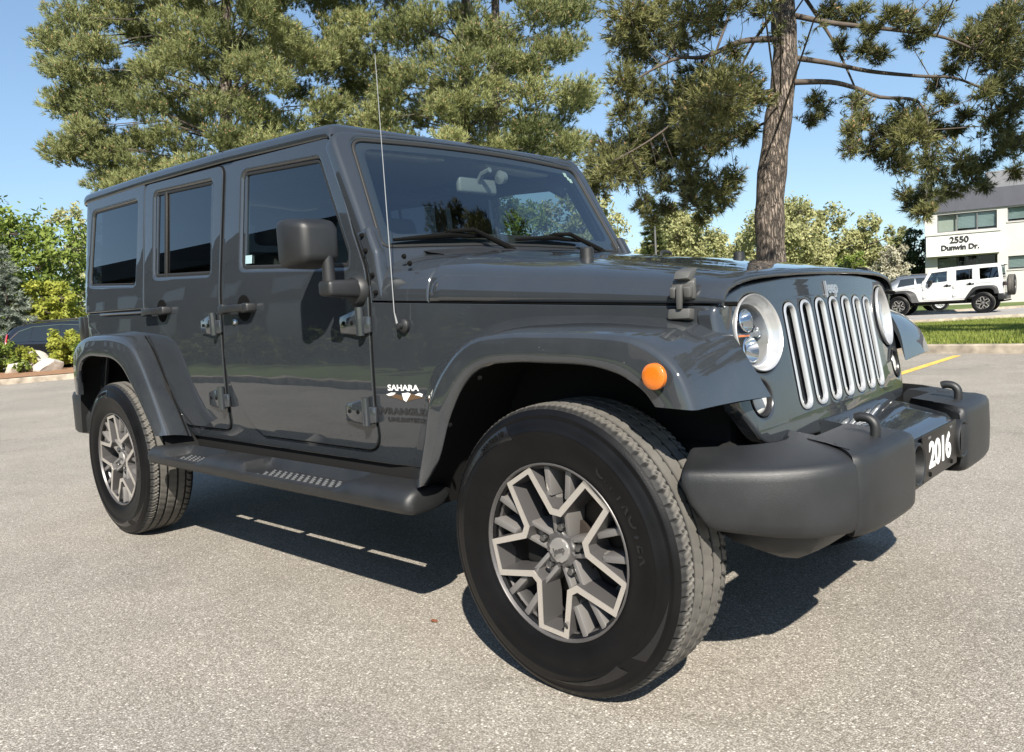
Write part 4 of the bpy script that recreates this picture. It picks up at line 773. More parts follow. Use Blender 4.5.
# trees of the far side that the windows and the paint mirror, and one that shades the lot
sp_ = []
for i in range(75):
    zz_ = rng.uniform(5.2, 12.6); w_ = 3.3 * (1 - max(0, zz_ - 7) / 7.5); a_ = rng.uniform(0, 6.283); q_ = w_ * math.sqrt(rng.uniform(.1, 1))
    sp_.append((5.3 + q_ * math.cos(a_), 9.4 + q_ * math.sin(a_), zz_, rng.uniform(.4, .65)))
pine("pine_tree", "pine on the lawn right of the frame, mirrored in the windshield", [(5.8, 11.3, 0, .5), (5.8, 11.1, 4, .42), (5.6, 10.5, 8, .28), (5.4, 9.6, 13, .05)], sp_, M_needle2, per_pad=260, nn=14, length=.15, width=.02, cones=0)
# utility pole far behind the hood
mb = MB(); mb.tube([(0, 0, -.3), (0, 0, 3.5), (0, 0, 6.4)], [.085, .07, .05], 10); mb.tube([(0, 0, 6.4), (0, 0, 6.5)], [.09, .07], 10)
o = mb.build("utility_pole", M_frame); o.location = (-26.1, 40.6, -.2); tag(o, "thin dark pole standing in front of the dark narrow spruce", "pole")

# ================================================================== SHRUBS, ROCKS, MULCH BY THE LEFT KERB
mb = MB(); pts = [(-20.30, 2.2), (-20.22, 3.6), (-19.95, 4.6), (-19.5, 5.6), (-20.6, 7.4), (-23.6, 6.6), (-25.2, 4.4), (-25.4, 2.0), (-23.5, .8)]
mb.add([(x, y, .142) for x, y in pts], [tuple(range(len(pts)))]); tag(mb.build("mulch", M_mulch, fix=True), kind="structure")
def rock(name, label, loc, sc, seed, rz=0):
    bm = bmesh.new(); bmesh.ops.create_icosphere(bm, subdivisions=4, radius=1); r = np.random.default_rng(seed)
    planes = [(Vector(unit(r.normal(size=3))), r.uniform(.55, .85)) for _ in range(14)]
    for v in bm.verts:
        c = v.co.copy()
        for nrm, d in planes:
            k = c.dot(nrm)
            if k > d: c -= nrm * (k - d)
        n = Vector(unit(r.normal(size=3))); v.co = c + n * .012
    for v in bm.verts: v.co = Vector((v.co.x * sc[0], v.co.y * sc[1], v.co.z * sc[2]))
    m = MB(); m.bm(bm); bm.free(); o = m.build(name, M_rock, angle=28); o.location = loc; o.rotation_euler = (0, 0, rz); tag(o, label, "rock", "rocks by the kerb"); return o
rock("rock", "smaller squarish pale rock left of the longer rock", (-23.5, 4.22, .22), (.34, .36, .30), 4, .4)
rock("rock", "longer slanting pale rock right of the squarish rock", (-23.0, 4.86, .24), (.42, .62, .34), 11, .55)
rock("rock", "low grey rock half hidden behind the two pale rocks", (-24.9, 5.1, .3), (.4, .5, .4), 21, .9)
broadleaf("shrub", "leafy green shrub at the left edge beside the squarish rock", (-24.3, 3.75, .1), 1.1, lobes(10, .7, .25, .85, .28, .42), 4200, .10, M_leafg, trunk_r=.03, cat="shrub")
broadleaf("shrub", "tallest yellow-green shrub behind the longer rock", (-23.9, 5.75, .1), 1.3, lobes(12, .7, .3, 1.05, .25, .42), 4200, .10, M_leafy, trunk_r=.03, cat="shrub")
broadleaf("shrub", "low dark green shrub right of the longer rock", (-22.3, 5.75, .1), .9, lobes(8, .5, .2, .62, .22, .36), 2600, .08, M_leafg, trunk_r=.02, cat="shrub")
broadleaf("shrub", "small shrub between the two rocks and the black SUV", (-24.8, 4.7, .1), .9, lobes(7, .5, .2, .6, .22, .34), 2200, .08, M_leafy, trunk_r=.02, cat="shrub")
broadleaf("shrub", "tiny green plant at the foot of the squarish rock", (-22.95, 4.25, .12), .4, lobes(5, .22, .08, .26, .1, .16), 700, .07, M_leafg, trunk_r=.01, cat="shrub")

# ================================================================== ACROSS THE LOT (seen in the paint and the glass)
M_brick = pmat("dark_brick", (0.040, 0.028, 0.023), rough=0.9, bump=.4, bscale=12, vary=.3, vscale=3)
M_roof = pmat("dark_roof", (0.022, 0.021, 0.020), rough=0.85, bump=.5, bscale=9, vary=.2, vscale=2)
hb = empty("long_building", (-30, -16.2, -0.15)); tag(hb, "long dark brick building across the lot, mirrored in the side windows", "building")
m = MB(); m.box((-26, -12, -.2), (26, 0, 7.6)); m.build("wall", M_brick, hb, smooth=False)
m = MB(); m.hull([(-26.6, .5, 7.61), (26.6, .5, 7.61), (-26.6, -12.5, 7.61), (26.6, -12.5, 7.61), (-26.6, -.1, 8.9), (26.6, -.1, 8.9), (-22, -6, 10.6), (22, -6, 10.6)]); m.build("roof", M_roof, hb, smooth=False)
for i in range(10):
    x = -24 + 5.2 * i
    for z in (1.0, 4.3):
        m = MB(); m.box((x, .002, z), (x + 2.4, .08, z + 1.7)); w = m.build("window", M_frame, hb, smooth=False)
        m = MB(); m.box((x + .1, .082, z + .1), (x + 2.3, .09, z + 1.6)); m.build("pane", M_lampblack, w, smooth=False)
hd_rows = [(x, -9.3 + .25 * math.sin(x * .7)) for x in np.arange(-46, -4, 2.0)]
for i, (x, y) in enumerate(hd_rows):
    broadleaf("shrub", "clipped green shrub in the row along the dark brick building", (x, y, 0), 1.3, lobes(5, .8, .4, 1.0, .45, .6), 700, .16, M_leafd, trunk=False, cat="shrub", group="shrubs along the brick building")
# distant trees along the horizon
for i, a_ in enumerate(np.linspace(86, 205, 22)):
    d_ = 88 + 10 * math.sin(i * 2.3); x_, y_ = d_ * math.cos(R_(a_)), d_ * math.sin(R_(a_))
    if 112 < a_ < 122: continue
    hh_ = 6.2 + 1.6 * math.sin(i * 1.7)
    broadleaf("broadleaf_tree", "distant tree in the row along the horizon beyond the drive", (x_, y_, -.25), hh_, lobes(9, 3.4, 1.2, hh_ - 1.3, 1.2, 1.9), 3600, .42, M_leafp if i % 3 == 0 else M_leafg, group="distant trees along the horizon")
# ================================================================== THE OFF-ROAD SUV (origin: ground under the front axle, +x forward)
WB = 2.947
def Yside(x, z):
    y = 0.785
    if z < 0.72: y -= 0.030 * ((0.72 - z) / 0.2) ** 1.6
    if z > 1.16:
        d = z - 1.16
        y -= 0.113 * (d - 0.03 * (1 - math.exp(-d / 0.03)))
    else:
        y += 0.004 * math.sin(math.pi * min(1, max(0, (z - 0.6) / 0.56)))
    if x > -0.87: y -= 0.1202 * (x + 0.87)
    if x > 0.330: y -= 0.020 * (min(x - 0.330, 0.055) / 0.05) ** 2
    if x < -3.49:
        d = min(0.1, -3.49 - x); y -= 0.10 - math.sqrt(max(0, 0.01 - d * d))
    return y

CUTV = [0.5 + 0.06 * i for i in range(24)]
CUTU = [0.34, 0.36, 0.375, 0.39, 0.405, -3.57, -3.55, -3.52, -3.49, -3.2, -2.9, -2.4, -2.1, -1.6, -1.3, -1.0, -0.87, -0.6, -0.3, 0.0, 0.3]

def side_plate(name, outline, holes, mat, parent, side, off=0.0, depth=0.02, bev=0.004, cuts=True):
    vs, fs = plate(outline, holes, depth, bev, CUTU if cuts else (), CUTV if cuts else ())
    mb = MB(); mb.add([(u, -(Yside(u, v) + w + off), v) for u, v, w in vs], fs)
    if side > 0: mb = mb.mirror_y()
    o = mb.build(name, mat, parent, angle=42)
    md = o.modifiers.new("wn", 'WEIGHTED_NORMAL'); md.keep_sharp = True
    return o

def side_sheet(poly, off, side):
    """a flat fan of the polygon on the side surface (glass)"""
    mb = MB()
    vs = [(p[0], -(Yside(p[0], p[1]) + off), p[1]) for p in poly]
    mb.add(vs, [tuple(range(len(vs)))])
    return mb.mirror_y() if side > 0 else mb

def side_tube(mb, path, r, off, side, seg=8):
    t = MB(); t.tube([(u, -(Yside(u, v) + off), v) for u, v in path], r, seg)
    mb.join(t.mirror_y() if side > 0 else t)

def flange(poly, off, mat, parent, side):
    rows = []
    for d, o in ((-0.003, -0.001), (0.0005, -0.0005), (0.004, -0.002), (0.0135, -0.012), (0.015, -0.020)):
        rows.append([(p[0], -(Yside(p[0], p[1]) + off + o), p[1]) for p in inset(poly, d)])
    m = MB(); m.grid(rows, closed=True)
    xf(side, m).build("window_flange", mat, parent, angle=50, fix=False)

def xf(side, mb): return mb.mirror_y() if side > 0 else mb

# ---- wheel parts (outward = -y), centred on the hub
TR = 0.397
def tyre_meshes():
    prof = [(0.225, -0.100), (0.236, -0.108), (0.243, -0.112), (0.250, -0.113), (0.256, -0.116), (0.275, -0.123), (0.300, -0.127), (0.322, -0.1275), (0.324, -0.1287), (0.330, -0.1287), (0.332, -0.1272),
            (0.345, -0.1245), (0.358, -0.119), (0.366, -0.1155), (0.3675, -0.1165), (0.372, -0.1145), (0.378, -0.110), (0.384, -0.106)]
    mb = MB()
    both = prof + [(r, -h) for r, h in prof[::-1]]
    a = MB(); a.lathe(prof, 120); b = MB(); b.lathe([(r, -h) for r, h in prof[::-1]], 120)
    mb.join(a); mb.join(b); mb.lathe([(0.225, 0.100), (0.225, -0.100)], 60)
    wall = mb.mesh("tyre", M_tyre, angle=60)
    # tread: ribs, four grooves, cross cuts in the shoulder
    tp = [(0.384, -0.106), (0.3905, -0.099), (0.3945, -0.090), (0.396, -0.078), (0.3965, -0.070), (0.3875, -0.0690), (0.3875, -0.0610), (0.397, -0.0595), (0.397, -0.046), (0.397, -0.030), (0.388, -0.0290), (0.388, -0.0200), (0.397, -0.0185), (0.397, 0.0)]
    tp = tp + [(r, -h) for r, h in tp[-2::-1]]
    PIT = 66; SEG = PIT * 6
    def rf(j, k, r):
        h = tp[j][1]; ph = k % 6
        if abs(h) >= 0.069:
            sh = int(round((abs(h) - 0.07) / 0.012))
            if (k + sh) % 6 == 0: return r - (0.0075 if abs(h) < 0.1 else 0.005)
            if (k + sh) % 6 == 3 and abs(h) < 0.1: return r - 0.0025
        elif r > 0.395 and (k + j) % 6 in (0,): return r - 0.0035
        return r
    mt = MB(); mt.lathe(tp, SEG, rfun=rf)
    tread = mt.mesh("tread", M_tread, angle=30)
    return wall, tread

def wheel_meshes(black=False):
    out = {}
    # barrel and lip
    br = MB(); br.lathe([(0.2365, -0.1125), (0.2345, -0.100), (0.224, -0.085), (0.212, -0.05), (0.205, 0.02), (0.210, 0.09), (0.238, 0.112)], 72)
    out["barrel"] = br.mesh("barrel", M_barrel, angle=40, fix=True)
    mb = MB()
    mb.lathe([(0.2420, -0.1130), (0.2405, -0.1150), (0.2372, -0.1155), (0.2350, -0.1120), (0.2330, -0.1060), (0.228, -0.096), (0.222, -0.082), (0.226, -0.070)], 72)
    def PT(r, deg): return (r * math.cos(R_(deg)), r * math.sin(R_(deg)))
    hubM = lambda u, v, w: (u, -w, v)
    mb.prism([PT(0.050, 10 * i) for i in range(36)], 0.0, 0.084, bev=0.010, mapf=hubM)
    V0 = 85.0; C0 = 121.0
    def bar(p, q, wid, w0, w1, bev=0.004, wid2=None, w1b=None):
        p = Vector(p); q = Vector(q); d = (q - p).normalized(); n = Vector((-d.y, d.x)); w2 = wid2 or wid; e = w1 if w1b is None else w1b
        A = [tuple(p - n * wid / 2), tuple(q - n * w2 / 2), tuple(q + n * w2 / 2), tuple(p + n * wid / 2)]
        top = [(A[0], w1), (A[1], e), (A[2], e), (A[3], w1)]
        pts = [(a[0] + (a[0] - (p.x + q.x) / 2) * .0, -w, a[1]) for a, w in top]
        low = []
        for a, s_ in zip(A, (-1, -1, 1, 1)):
            b = Vector(a) + n * s_ * wid * 0.28; low.append((b.x, -w0, b.y))
        mb.hull(pts + low, bev, 2)
    cl = []
    for k in range(5):
        c = C0 + 72 * k
        cl += [PT(0.2285, c - 11.2), PT(0.2285, c + 11.2), PT(0.111, c + 36 - 7.5), PT(0.111, c + 36 + 7.5)]
    hw = 0.0088
    outer = inset(cl, -hw); inner = inset(cl, hw)
    # the outermost edge follows the lip
    outer = [tuple(Vector(p) * min(1.0, 0.2345 / Vector(p).length)) for p in outer]
    face = MB(); N = len(cl)
    for i in range(N):
        j = (i + 1) % N; q = [outer[i], outer[j], inner[j], inner[i]]
        if area2(q) < 0: q = q[::-1]
        face.prism(q, 0.1065, 0.1085, mapf=hubM)
    def ring(poly, w): return [(p[0], -w, p[1]) for p in poly]
    def sink(poly, d, w): return ring(inset(poly, d), w)
    o2 = [tuple(Vector(p) * min(1.0, 0.226 / Vector(p).length)) for p in inset(cl, -hw - 0.007)]
    rr = [ring(o2, 0.030), ring(o2, 0.072), ring(outer, 0.1065), ring(inner, 0.1065), sink(cl, hw + 0.004, 0.070), sink(cl, hw + 0.0045, 0.030)]
    g = MB(); g.grid(rr + [rr[0]], closed=True); mb.join(g)
    rim_mb = mb; mb = MB()
    for k in range(5):
        a = V0 + 72 * k
        # double-ridged arm from the hub to the blunt inner corner
        bar(PT(0.040, a), PT(0.116, a), 0.030, 0.02, 0.066, bev=0.004, wid2=0.026)
        for s_ in (-1, 1):
            bar(PT(0.046, a + s_ * 27), PT(0.120, a + s_ * 10.5), 0.013, 0.02, 0.080, bev=0.003, wid2=0.013, w1b=0.094)
            bar(PT(0.150, a + s_ * 11.5), PT(0.232, a + s_ * 9.2), 0.017, 0.03, 0.098, bev=0.003, wid2=0.019, w1b=0.104)
            bar(PT(0.120, a + s_ * 9), PT(0.160, a + s_ * 13), 0.014, 0.03, 0.078, bev=0.003, wid2=0.016)
    out["spokes"] = mb.mesh("spoke", M_spoke, angle=35, fix=True)
    out["rim"] = rim_mb.mesh("rim", M_rim, angle=35, fix=True)
    out["face"] = face.mesh("machined_face", M_mach, smooth=False)
    mb = MB()
    mb.prism([PT(0.0335, 10 * i) for i in range(36)], 0.070, 0.0905, bev=0.003, mapf=hubM)
    out["cap"] = mb.mesh("hub_cap", M_cap, angle=35)
    vs, fs = text_shape("Jeep", 0.024, 0.002, bold=0.0006)
    mb = MB(); mb.add([(u * math.cos(0.35) - v * math.sin(0.35), -(w + 0.0912), u * math.sin(0.35) + v * math.cos(0.35)) for u, v, w in vs], fs)
    out["logo"] = mb.mesh("lettering", M_rim, smooth=False)
    mb = MB()
    mb.prism([PT(0.0105, 60 * i) for i in range(6)], 0.06, 0.088, bev=0.003, mapf=hubM)
    mb.prism([PT(0.0145, 20 * i) for i in range(18)], 0.05, 0.070, bev=0.002, mapf=hubM)
    out["nut"] = mb.mesh("lug_nut", M_nut, angle=35)
    mb = MB()
    mb.lathe([(0.155, 0.01), (0.155, -0.012), (0.085, -0.012), (0.085, -0.04), (0.0, -0.04)], 48)
    mb.lathe([(0.0, 0.01), (0.155, 0.01)], 48)
    out["disc"] = mb.mesh("brake_disc", M_steel, angle=35)
    mb = MB(); mb.box((-0.16, -0.045, -0.07), (-0.085, 0.05, 0.09), 0.012)
    out["caliper"] = mb.mesh("caliper", M_under)
    # valve
    mb = MB(); mb.tube([(0.205 * math.cos(R_(-82)), -0.105, 0.205 * math.sin(R_(-82))), (0.190 * math.cos(R_(-82)), -0.116, 0.190 * math.sin(R_(-82)))], 0.0045, 8)
    out["valve"] = mb.mesh("valve", M_rubber)
    # raised size lettering on the tyre wall
    def arc_text(txt, size, rad, deg, mat, nm, d=0.0014, base=0.1250, bold=0.0004, spacing=1.1):
        vs, fs = text_shape(txt, size, d, bold=bold, spacing=spacing)
        mb = MB(); res = []
        for u, v, w in vs:
            t = R_(deg) - u / rad; r = rad + v
            res.append((r * math.cos(t), -(base + (rad - r) * 0.35 * (1 if r > rad else 0) + w), r * math.sin(t)))
        mb.add(res, fs); return mb.mesh(nm, mat, smooth=False)
    def patch(r0, r1, a0, a1, taper=0.0):
        n = 14; rows = []
        tp_ = [(0.243, .112), (0.256, .116), (0.275, .123), (0.300, .127), (0.322, .1275), (0.330, .1287), (0.345, .1245), (0.358, .119), (0.366, .1155)]
        for k in range(n + 1):
            row = []; rad = np.linspace(lerp(r0, r1, taper * (k / n) ** 0.8), r1, 7)
            for j, r in enumerate(rad):
                a = R_(lerp(a0, a1, k / n) + 3.0 * (j / 6 - .5)); h = float(np.interp(r, [q[0] for q in tp_], [q[1] for q in tp_])) + .0009
                row.append((r * math.cos(a), -h, r * math.sin(a)))
            rows.append(row)
        m = MB(); m.grid(rows); return m
    out["patches"] = [patch(*a).mesh("glint_patch", M_tyregrey, fix=True) for a in ((.318, .362, 112, 156, .75), (.330, .360, -40, -8, .97), (.322, .350, -50, -92, .97))]  # patches laid on the tyre wall to imitate its bright glints
    out["word"] = arc_text("CITYROVER", 0.046, 0.298, 30, M_letter, "tyre_lettering", d=0.002, base=0.1262, bold=0.001, spacing=1.16)
    out["size"] = arc_text("255/70R18", 0.022, 0.345, 124, M_black, "size_lettering", base=0.1275, bold=0.0008)
    return out

def build_wheel(root, x, side, W, tyre, spin=0.0, name="wheel", y=0.787, z=0.395):
    wh = empty(name, (x, side * y, z), 0, root)
    wh.rotation_euler = (0, spin, 0) if side < 0 else (0, spin, math.pi)
    link("tyre", tyre[0], wh); link("tread", tyre[1], wh)
    link("rim", W["rim"], wh); link("spokes", W["spokes"], wh); link("barrel", W["barrel"], wh); link("tyre_lettering", W["word"], wh); link("machined_face", W["face"], wh); link("hub_cap", W["cap"], wh); link("lettering", W["logo"], wh)
    link("brake_disc", W["disc"], wh); link("caliper", W["caliper"], wh); link("valve", W["valve"], wh); link("size_lettering", W["size"], wh); [link("glint_patch", q, wh) for q in W["patches"]]
    for k in range(5):
        a = R_(85 + 72 * k)
        n = link("lug_nut", W["nut"], wh); n.location = (0.0635 * math.cos(a), -0.002, 0.0635 * math.sin(a))
    return wh

# ---- hood / cowl cross-section
HP = [(1, 0), (1.0, .10), (.996, .22), (.985, .37), (.965, .505), (.94, .60), (.90, .69), (.85, .765), (.78, .835), (.68, .89), (.56, .93), (.47, .945), (.41, .970), (.30, .985), (.15, .997), (0, 1)]
ZC = [(-0.90, 1.292), (-0.6, 1.262), (-0.436, 1.238), (-0.21, 1.209), (-0.045, 1.187), (0.07, 1.170), (0.25, 1.141), (0.35, 1.121), (0.47, 1.098)]
def zc(x): return float(np.interp(x, [p[0] for p in ZC], [p[1] for p in ZC]))
def z0(x): return 1.105 - 0.061 * (x + 0.868)
def Wd(x): return 0.785 - 0.1202 * (x + 0.87)
def hood_pt(x, k):
    s, f = HP[k]; a = z0(x)
    return (x, s * Wd(x), a + f * (zc(x) - a))
def hood_row(fx):
    n = len(HP); row = []
    for k in range(n):
        p = hood_pt(fx(HP[k][0]), k); row.append((p[0], -p[1], p[2]))
    for k in range(n - 2, -1, -1):
        p = hood_pt(fx(HP[k][0]), k); row.append((p[0], p[1], p[2]))
    return row

# ---- windshield plane
WO = Vector((-0.866, 0, 1.291)); WT = Vector((-0.466, 0, 0.885)); WN = Vector((0.885, 0, 0.466))
def wsp(u, v, w): 
    b = 0.035 * (1 - (u / 0.72) ** 2)
    return tuple(WO + Vector((0, u, 0)) + WT * v + WN * (w + b))

def GX(y, z): return 0.387 + 0.032 * (1 - (y / 0.6) ** 2) - 0.17 * (z - 0.87) - 0.10 * max(0, abs(y) - 0.57) ** 1.0 - 1.6 * max(0, abs(y) - 0.60) ** 1.6

FDOOR = [(-1.859, 1.742), (-1.899, 1.12), (-1.922, 0.93), (-1.914, 0.845), (-1.862, 0.757), (-1.758, 0.622), (-1.672, 0.578), (-0.883, 0.573), (-0.880, 0.76), (-0.872, 1.115), (-0.882, 1.21), (-0.955, 1.346), (-1.116, 1.709)]
FDR = [0.05, 0, 0.1, 0.1, 0, 0.12, 0.05, 0.085, 0, 0.1, 0.15, 0.1, 0.04]
RDOOR = [(-2.716, 1.774), (-2.702, 1.2), (-2.714, 1.03), (-2.650, 0.926), (-2.446, 0.646), (-2.378, 0.584), (-1.953, 0.586), (-1.940, 0.68), (-1.932, 1.0), (-1.909, 1.741)]
RDR = [0.05, 0.2, 0.15, 0.3, 0.1, 0.09, 0.07, 0, 0, 0.05]
FWIN = [(-1.754, 1.693), (-1.758, 1.270), (-0.972, 1.217), (-0.972, 1.285), (-1.172, 1.654)]
FWR = [0.05, 0.045, 0.05, 0.04, 0.05]
RWIN = [(-2.617, 1.729), (-2.611, 1.296), (-2.000, 1.266), (-1.990, 1.699)]
QWIN = [(-3.425, 1.734), (-3.470, 1.311), (-2.817, 1.274), (-2.799, 1.721)]

def make_suv(root, writing=True):
    P = M_paint
    # ---------------------------------------------------------------- body shell
    arch = [(-3.40, 0.40), (-3.36, 0.72), (-3.27, 0.92), (-3.12, 0.955), (-2.83, 0.945), (-2.70, 0.90), (-2.53, 0.74), (-2.39, 0.56), (-2.37, 0.40)]
    body = MB()
    tub = [(-3.588, 1.160), (-3.588, 0.66), (-3.44, 0.66), (-3.40, 0.75)] + arch[1:-1] + [(-2.36, 0.535), (-0.66, 0.527), (-0.55, 0.56), (-0.45, 0.86), (-0.2, 0.965), (0.2, 0.965), (0.372, 0.90), (0.382, z0(0.382) - 0.006), (-0.868, z0(-0.868) - 0.006), (-0.872, 1.155), (-0.90, 1.160)]
    for side in (-1, 1):
        vs, fs = plate(tub, (), 0.02, 0.004, CUTU, CUTV)
        t = MB(); t.add([(u, -(Yside(u, v) + w - 0.007), v) for u, v, w in vs], fs)
        body.join(xf(side, t))
        # pillars between and behind the doors
        for pil in ([(-2.76, 1.78), (-2.76, 1.15), (-2.58, 1.15), (-2.58, 1.78)], [(-2.03, 1.76), (-2.03, 1.15), (-1.72, 1.15), (-1.72, 1.75)], [(-1.70, 1.745), (-1.98, 1.755), (-2.66, 1.79), (-2.66, 1.765), (-1.98, 1.735), (-1.17, 1.705), (-1.17, 1.725)]):
            vs, fs = plate(pil, (), 0.02, 0.003, (), CUTV)
            t = MB(); t.add([(u, -(Yside(u, v) + w - 0.007), v) for u, v, w in vs], fs); body.join(xf(side, t))
    # tail
    body.box((-3.592, -0.70, 0.62), (-3.565, 0.70, 1.165), 0.01)
    bo = body.build("body", P, root, angle=42)
    md = bo.modifiers.new("wn", 'WEIGHTED_NORMAL'); md.keep_sharp = True
    # dark shut lines round the doors and lower sill flange
    for side in (-1, 1):
        gap = MB()
        for poly, rad in ((FDOOR, FDR), (RDOOR, RDR)):
            pl = fillet(poly, rad, 6)
            pl = inset(pl, 0.001); pl.append(pl[0])
            dense = []
            for i in range(len(pl) - 1):
                m = max(1, int(math.dist(pl[i], pl[i + 1]) / 0.06))
                dense += [(lerp(pl[i][0], pl[i + 1][0], j / m), lerp(pl[i][1], pl[i + 1][1], j / m)) for j in range(m)]
            dense.append(pl[-1])
            side_tube(gap, dense, 0.0032, -0.0048, side, 6)
        side_tube(gap, [(x, z0(x) - 0.002) for x in np.linspace(-0.79, 0.40, 12)], 0.006, -0.010, side, 6)
        side_tube(gap, [(-3.57, 1.163), (-3.2, 1.160), (-2.72, 1.152)], 0.005, -0.006, side, 6)
        side_tube(gap, [(-3.45, 1.802), (-2.694, 1.782), (-1.903, 1.753), (-1.199, 1.716), (-1.10, 1.709)], 0.009, -0.006, side, 6)
        gap.build("door_seal", M_black, root)
    bead = MB()
    for side in (-1, 1): side_tube(bead, [(-3.56, 1.153), (-3.2, 1.150), (-2.725, 1.142)], 0.0065, -0.0030, side, 8)
    bead.build("highlight_bead", P, bo)  # bead added to catch a bright line along the tub's upper edge
    # ---------------------------------------------------------------- hardtop
    rows = []
    gx = [-3.585, -3.431, -2.694, -1.903, -1.199, -1.10]; gz = [1.792, 1.792, 1.780, 1.753, 1.715, 1.708]
    def roofrow(x, drop=0.0, pull=0.0):
        zg = float(np.interp(x, gx, gz)); yg = Yside(max(x, -3.49), zg)
        h = [(yg - 0.020, -0.004), (yg + 0.001, -0.004), (yg + 0.006, 0.003), (yg + 0.007, 0.018), (yg + 0.003, 0.032), (yg - 0.006, 0.044), (yg - 0.024, 0.053), (yg - 0.05, 0.059), (yg - 0.10, 0.065), (yg - 0.22, 0.074), (yg - 0.42, 0.082), (0.14, 0.086), (0, 0.087)]
        kc = smooth01((-1.12 - x) / 0.6); h = [(y, dz if dz < 0.055 else 0.055 + (dz - 0.055) * (0.15 + 0.85 * kc)) for y, dz in h]
        r = [(x, -(y - pull), zg + dz - drop * (1 if dz > 0 else 0) * (0.3 + dz * 9)) for y, dz in h]
        return r + [(x, -p[1], p[2]) for p in r[-2::-1]]
    xs = [-1.10, -1.108, -1.125, -1.2, -1.4, -1.65, -1.9, -2.2, -2.5, -2.694, -3.0, -3.3, -3.45, -3.52]
    for i, x in enumerate(xs):
        rows.append(roofrow(x, 0.075 if i == 0 else (0.025 if i == 1 else (0.004 if i == 2 else 0))))
    for x, dr, pu in ((-3.555, 0.006, 0.006), (-3.580, 0.018, 0.016), (-3.596, 0.036, 0.03), (-3.603, 0.06, 0.045)):
        rows.append(roofrow(x, dr, pu))
    mb = MB(); mb.grid(rows)
    for side in (-1, 1):
        q = [(-3.588, 1.166), (-2.724, 1.156), (-2.728, 1.79), (-3.40, 1.80), (-3.515, 1.80)]
        vs, fs = plate(fillet(q, [0.01, 0.01, 0.01, 0.01, 0.03]), [fillet(QWIN, 0.045)], 0.025, 0.006, CUTU, CUTV)
        t = MB(); t.add([(u, -(Yside(u, v) + w), v) for u, v, w in vs], fs); mb.join(xf(side, t))
    # rear wall of the hardtop round the tailgate glass
    vs, fs = plate(fillet([(-0.68, 1.17), (0.68, 1.17), (0.63, 1.80), (-0.63, 1.80)], 0.04), [fillet([(-0.56, 1.24), (0.56, 1.24), (0.53, 1.70), (-0.53, 1.70)], 0.06)], 0.03, 0.006)
    mb.add([(-3.575 - w - (0 if v < 1.3 else 0) + 0.08 * max(0, v - 1.17), -u, v) for u, v, w in vs], fs)
    ht = mb.build("hardtop", P, root, angle=42)
    md = ht.modifiers.new("wn", 'WEIGHTED_NORMAL'); md.keep_sharp = True
    # front roof panel joints
    mb = MB(); 
    def roofpt(x, y):
        r = roofrow(x); ys = [p[1] for p in r]; zs = [p[2] for p in r]
        return (x, y, float(np.interp(y, ys[1:-1], zs[1:-1])) + 0.001)
    mb.tube([roofpt(-1.93, y) for y in np.linspace(-0.715, 0.715, 21)], 0.004, 6)
    mb.tube([roofpt(x, 0) for x in np.linspace(-1.13, -1.93, 9)], 0.004, 6)
    mb.build("roof_joint", M_rubber, ht)
    # lining under the roof
    mb = MB(); mb.grid([[(x, y, roofpt(x, y)[2] - 0.035) for y in np.linspace(-0.68, 0.68, 13)] for x in np.linspace(-1.14, -3.55, 10)])
    mb.build("roof_lining", M_lining, ht)
    mb = MB(); g = fillet([(-0.56, 1.24), (0.56, 1.24), (0.53, 1.70), (-0.53, 1.70)], 0.06)
    mb.add([(-3.57 + 0.08 * max(0, v - 1.17), -u, v) for u, v in g], [tuple(range(len(g)))]); mb.build("rear_window", M_pglass, ht)
    for side in (-1, 1):
        qo = fillet(QWIN, 0.045)
        flange(qo, 0.0, P, ht, side)
        s = MB(); vs, fs = plate(inset(qo, 0.012), [inset(qo, 0.019)], 0.012, 0.003, CUTU, CUTV)
        s.add([(u, -(Yside(u, v) + w - 0.008), v) for u, v, w in vs], fs)
        qw = xf(side, s).build("quarter_window", M_rubber, ht)
        pass
        side_sheet(inset(qo, 0.014), -0.012, side).build("quarter_glass", M_pglass, ht)
    # ---------------------------------------------------------------- doors
    for side in (-1, 1):
        for nm, poly, rad, win, wr, gl in (("front_door", FDOOR, FDR, FWIN, FWR, M_fglass), ("rear_door", RDOOR, RDR, RWIN, 0.045, M_pglass)):
            wo = fillet(win, wr)
            d = side_plate(nm, inset(fillet(poly, rad, 6), 0.0026), [wo], P, root, side, off=0.003, depth=0.022, bev=0.0034)
            flange(wo, 0.003, P, d, side)
            s = MB(); vs, fs = plate(inset(wo, 0.012), [inset(wo, 0.026)], 0.014, 0.004, CUTU, CUTV)
            s.add([(u, -(Yside(u, v) + w - 0.007), v) for u, v, w in vs], fs)
            if nm == "rear_door":
                s.hull([(x, -(Yside(x, z) + o), z) for x, z in ((-2.505, 1.71), (-2.483, 1.71), (-2.490, 1.29), (-2.468, 1.29)) for o in (-0.014, -0.004)], 0.003)
            xf(side, s).build("window_seal", M_rubber, d)
            side_sheet(inset(wo, 0.018), -0.014, side).build("window", gl, d)
            # handle
            hx0, hx1, hz = (-1.872, -1.615, 1.117) if nm == "front_door" else (-2.655, -2.395, 1.138)
            h = MB()
            yb = Yside(hx0, hz) + 0.003
            def hp(x, o, z): return (x, -(yb + o), z)
            h.hull([hp(hx0 + a, o, hz + z) for a, o, z in ((0.0, .012, .020), (0, .012, -.020), (0.0, .040, .022), (0, .040, -.022), (.055, .046, .023), (.055, .046, -.020), (.055, .012, .023), (.055, .012, -.020))], 0.008, 3)
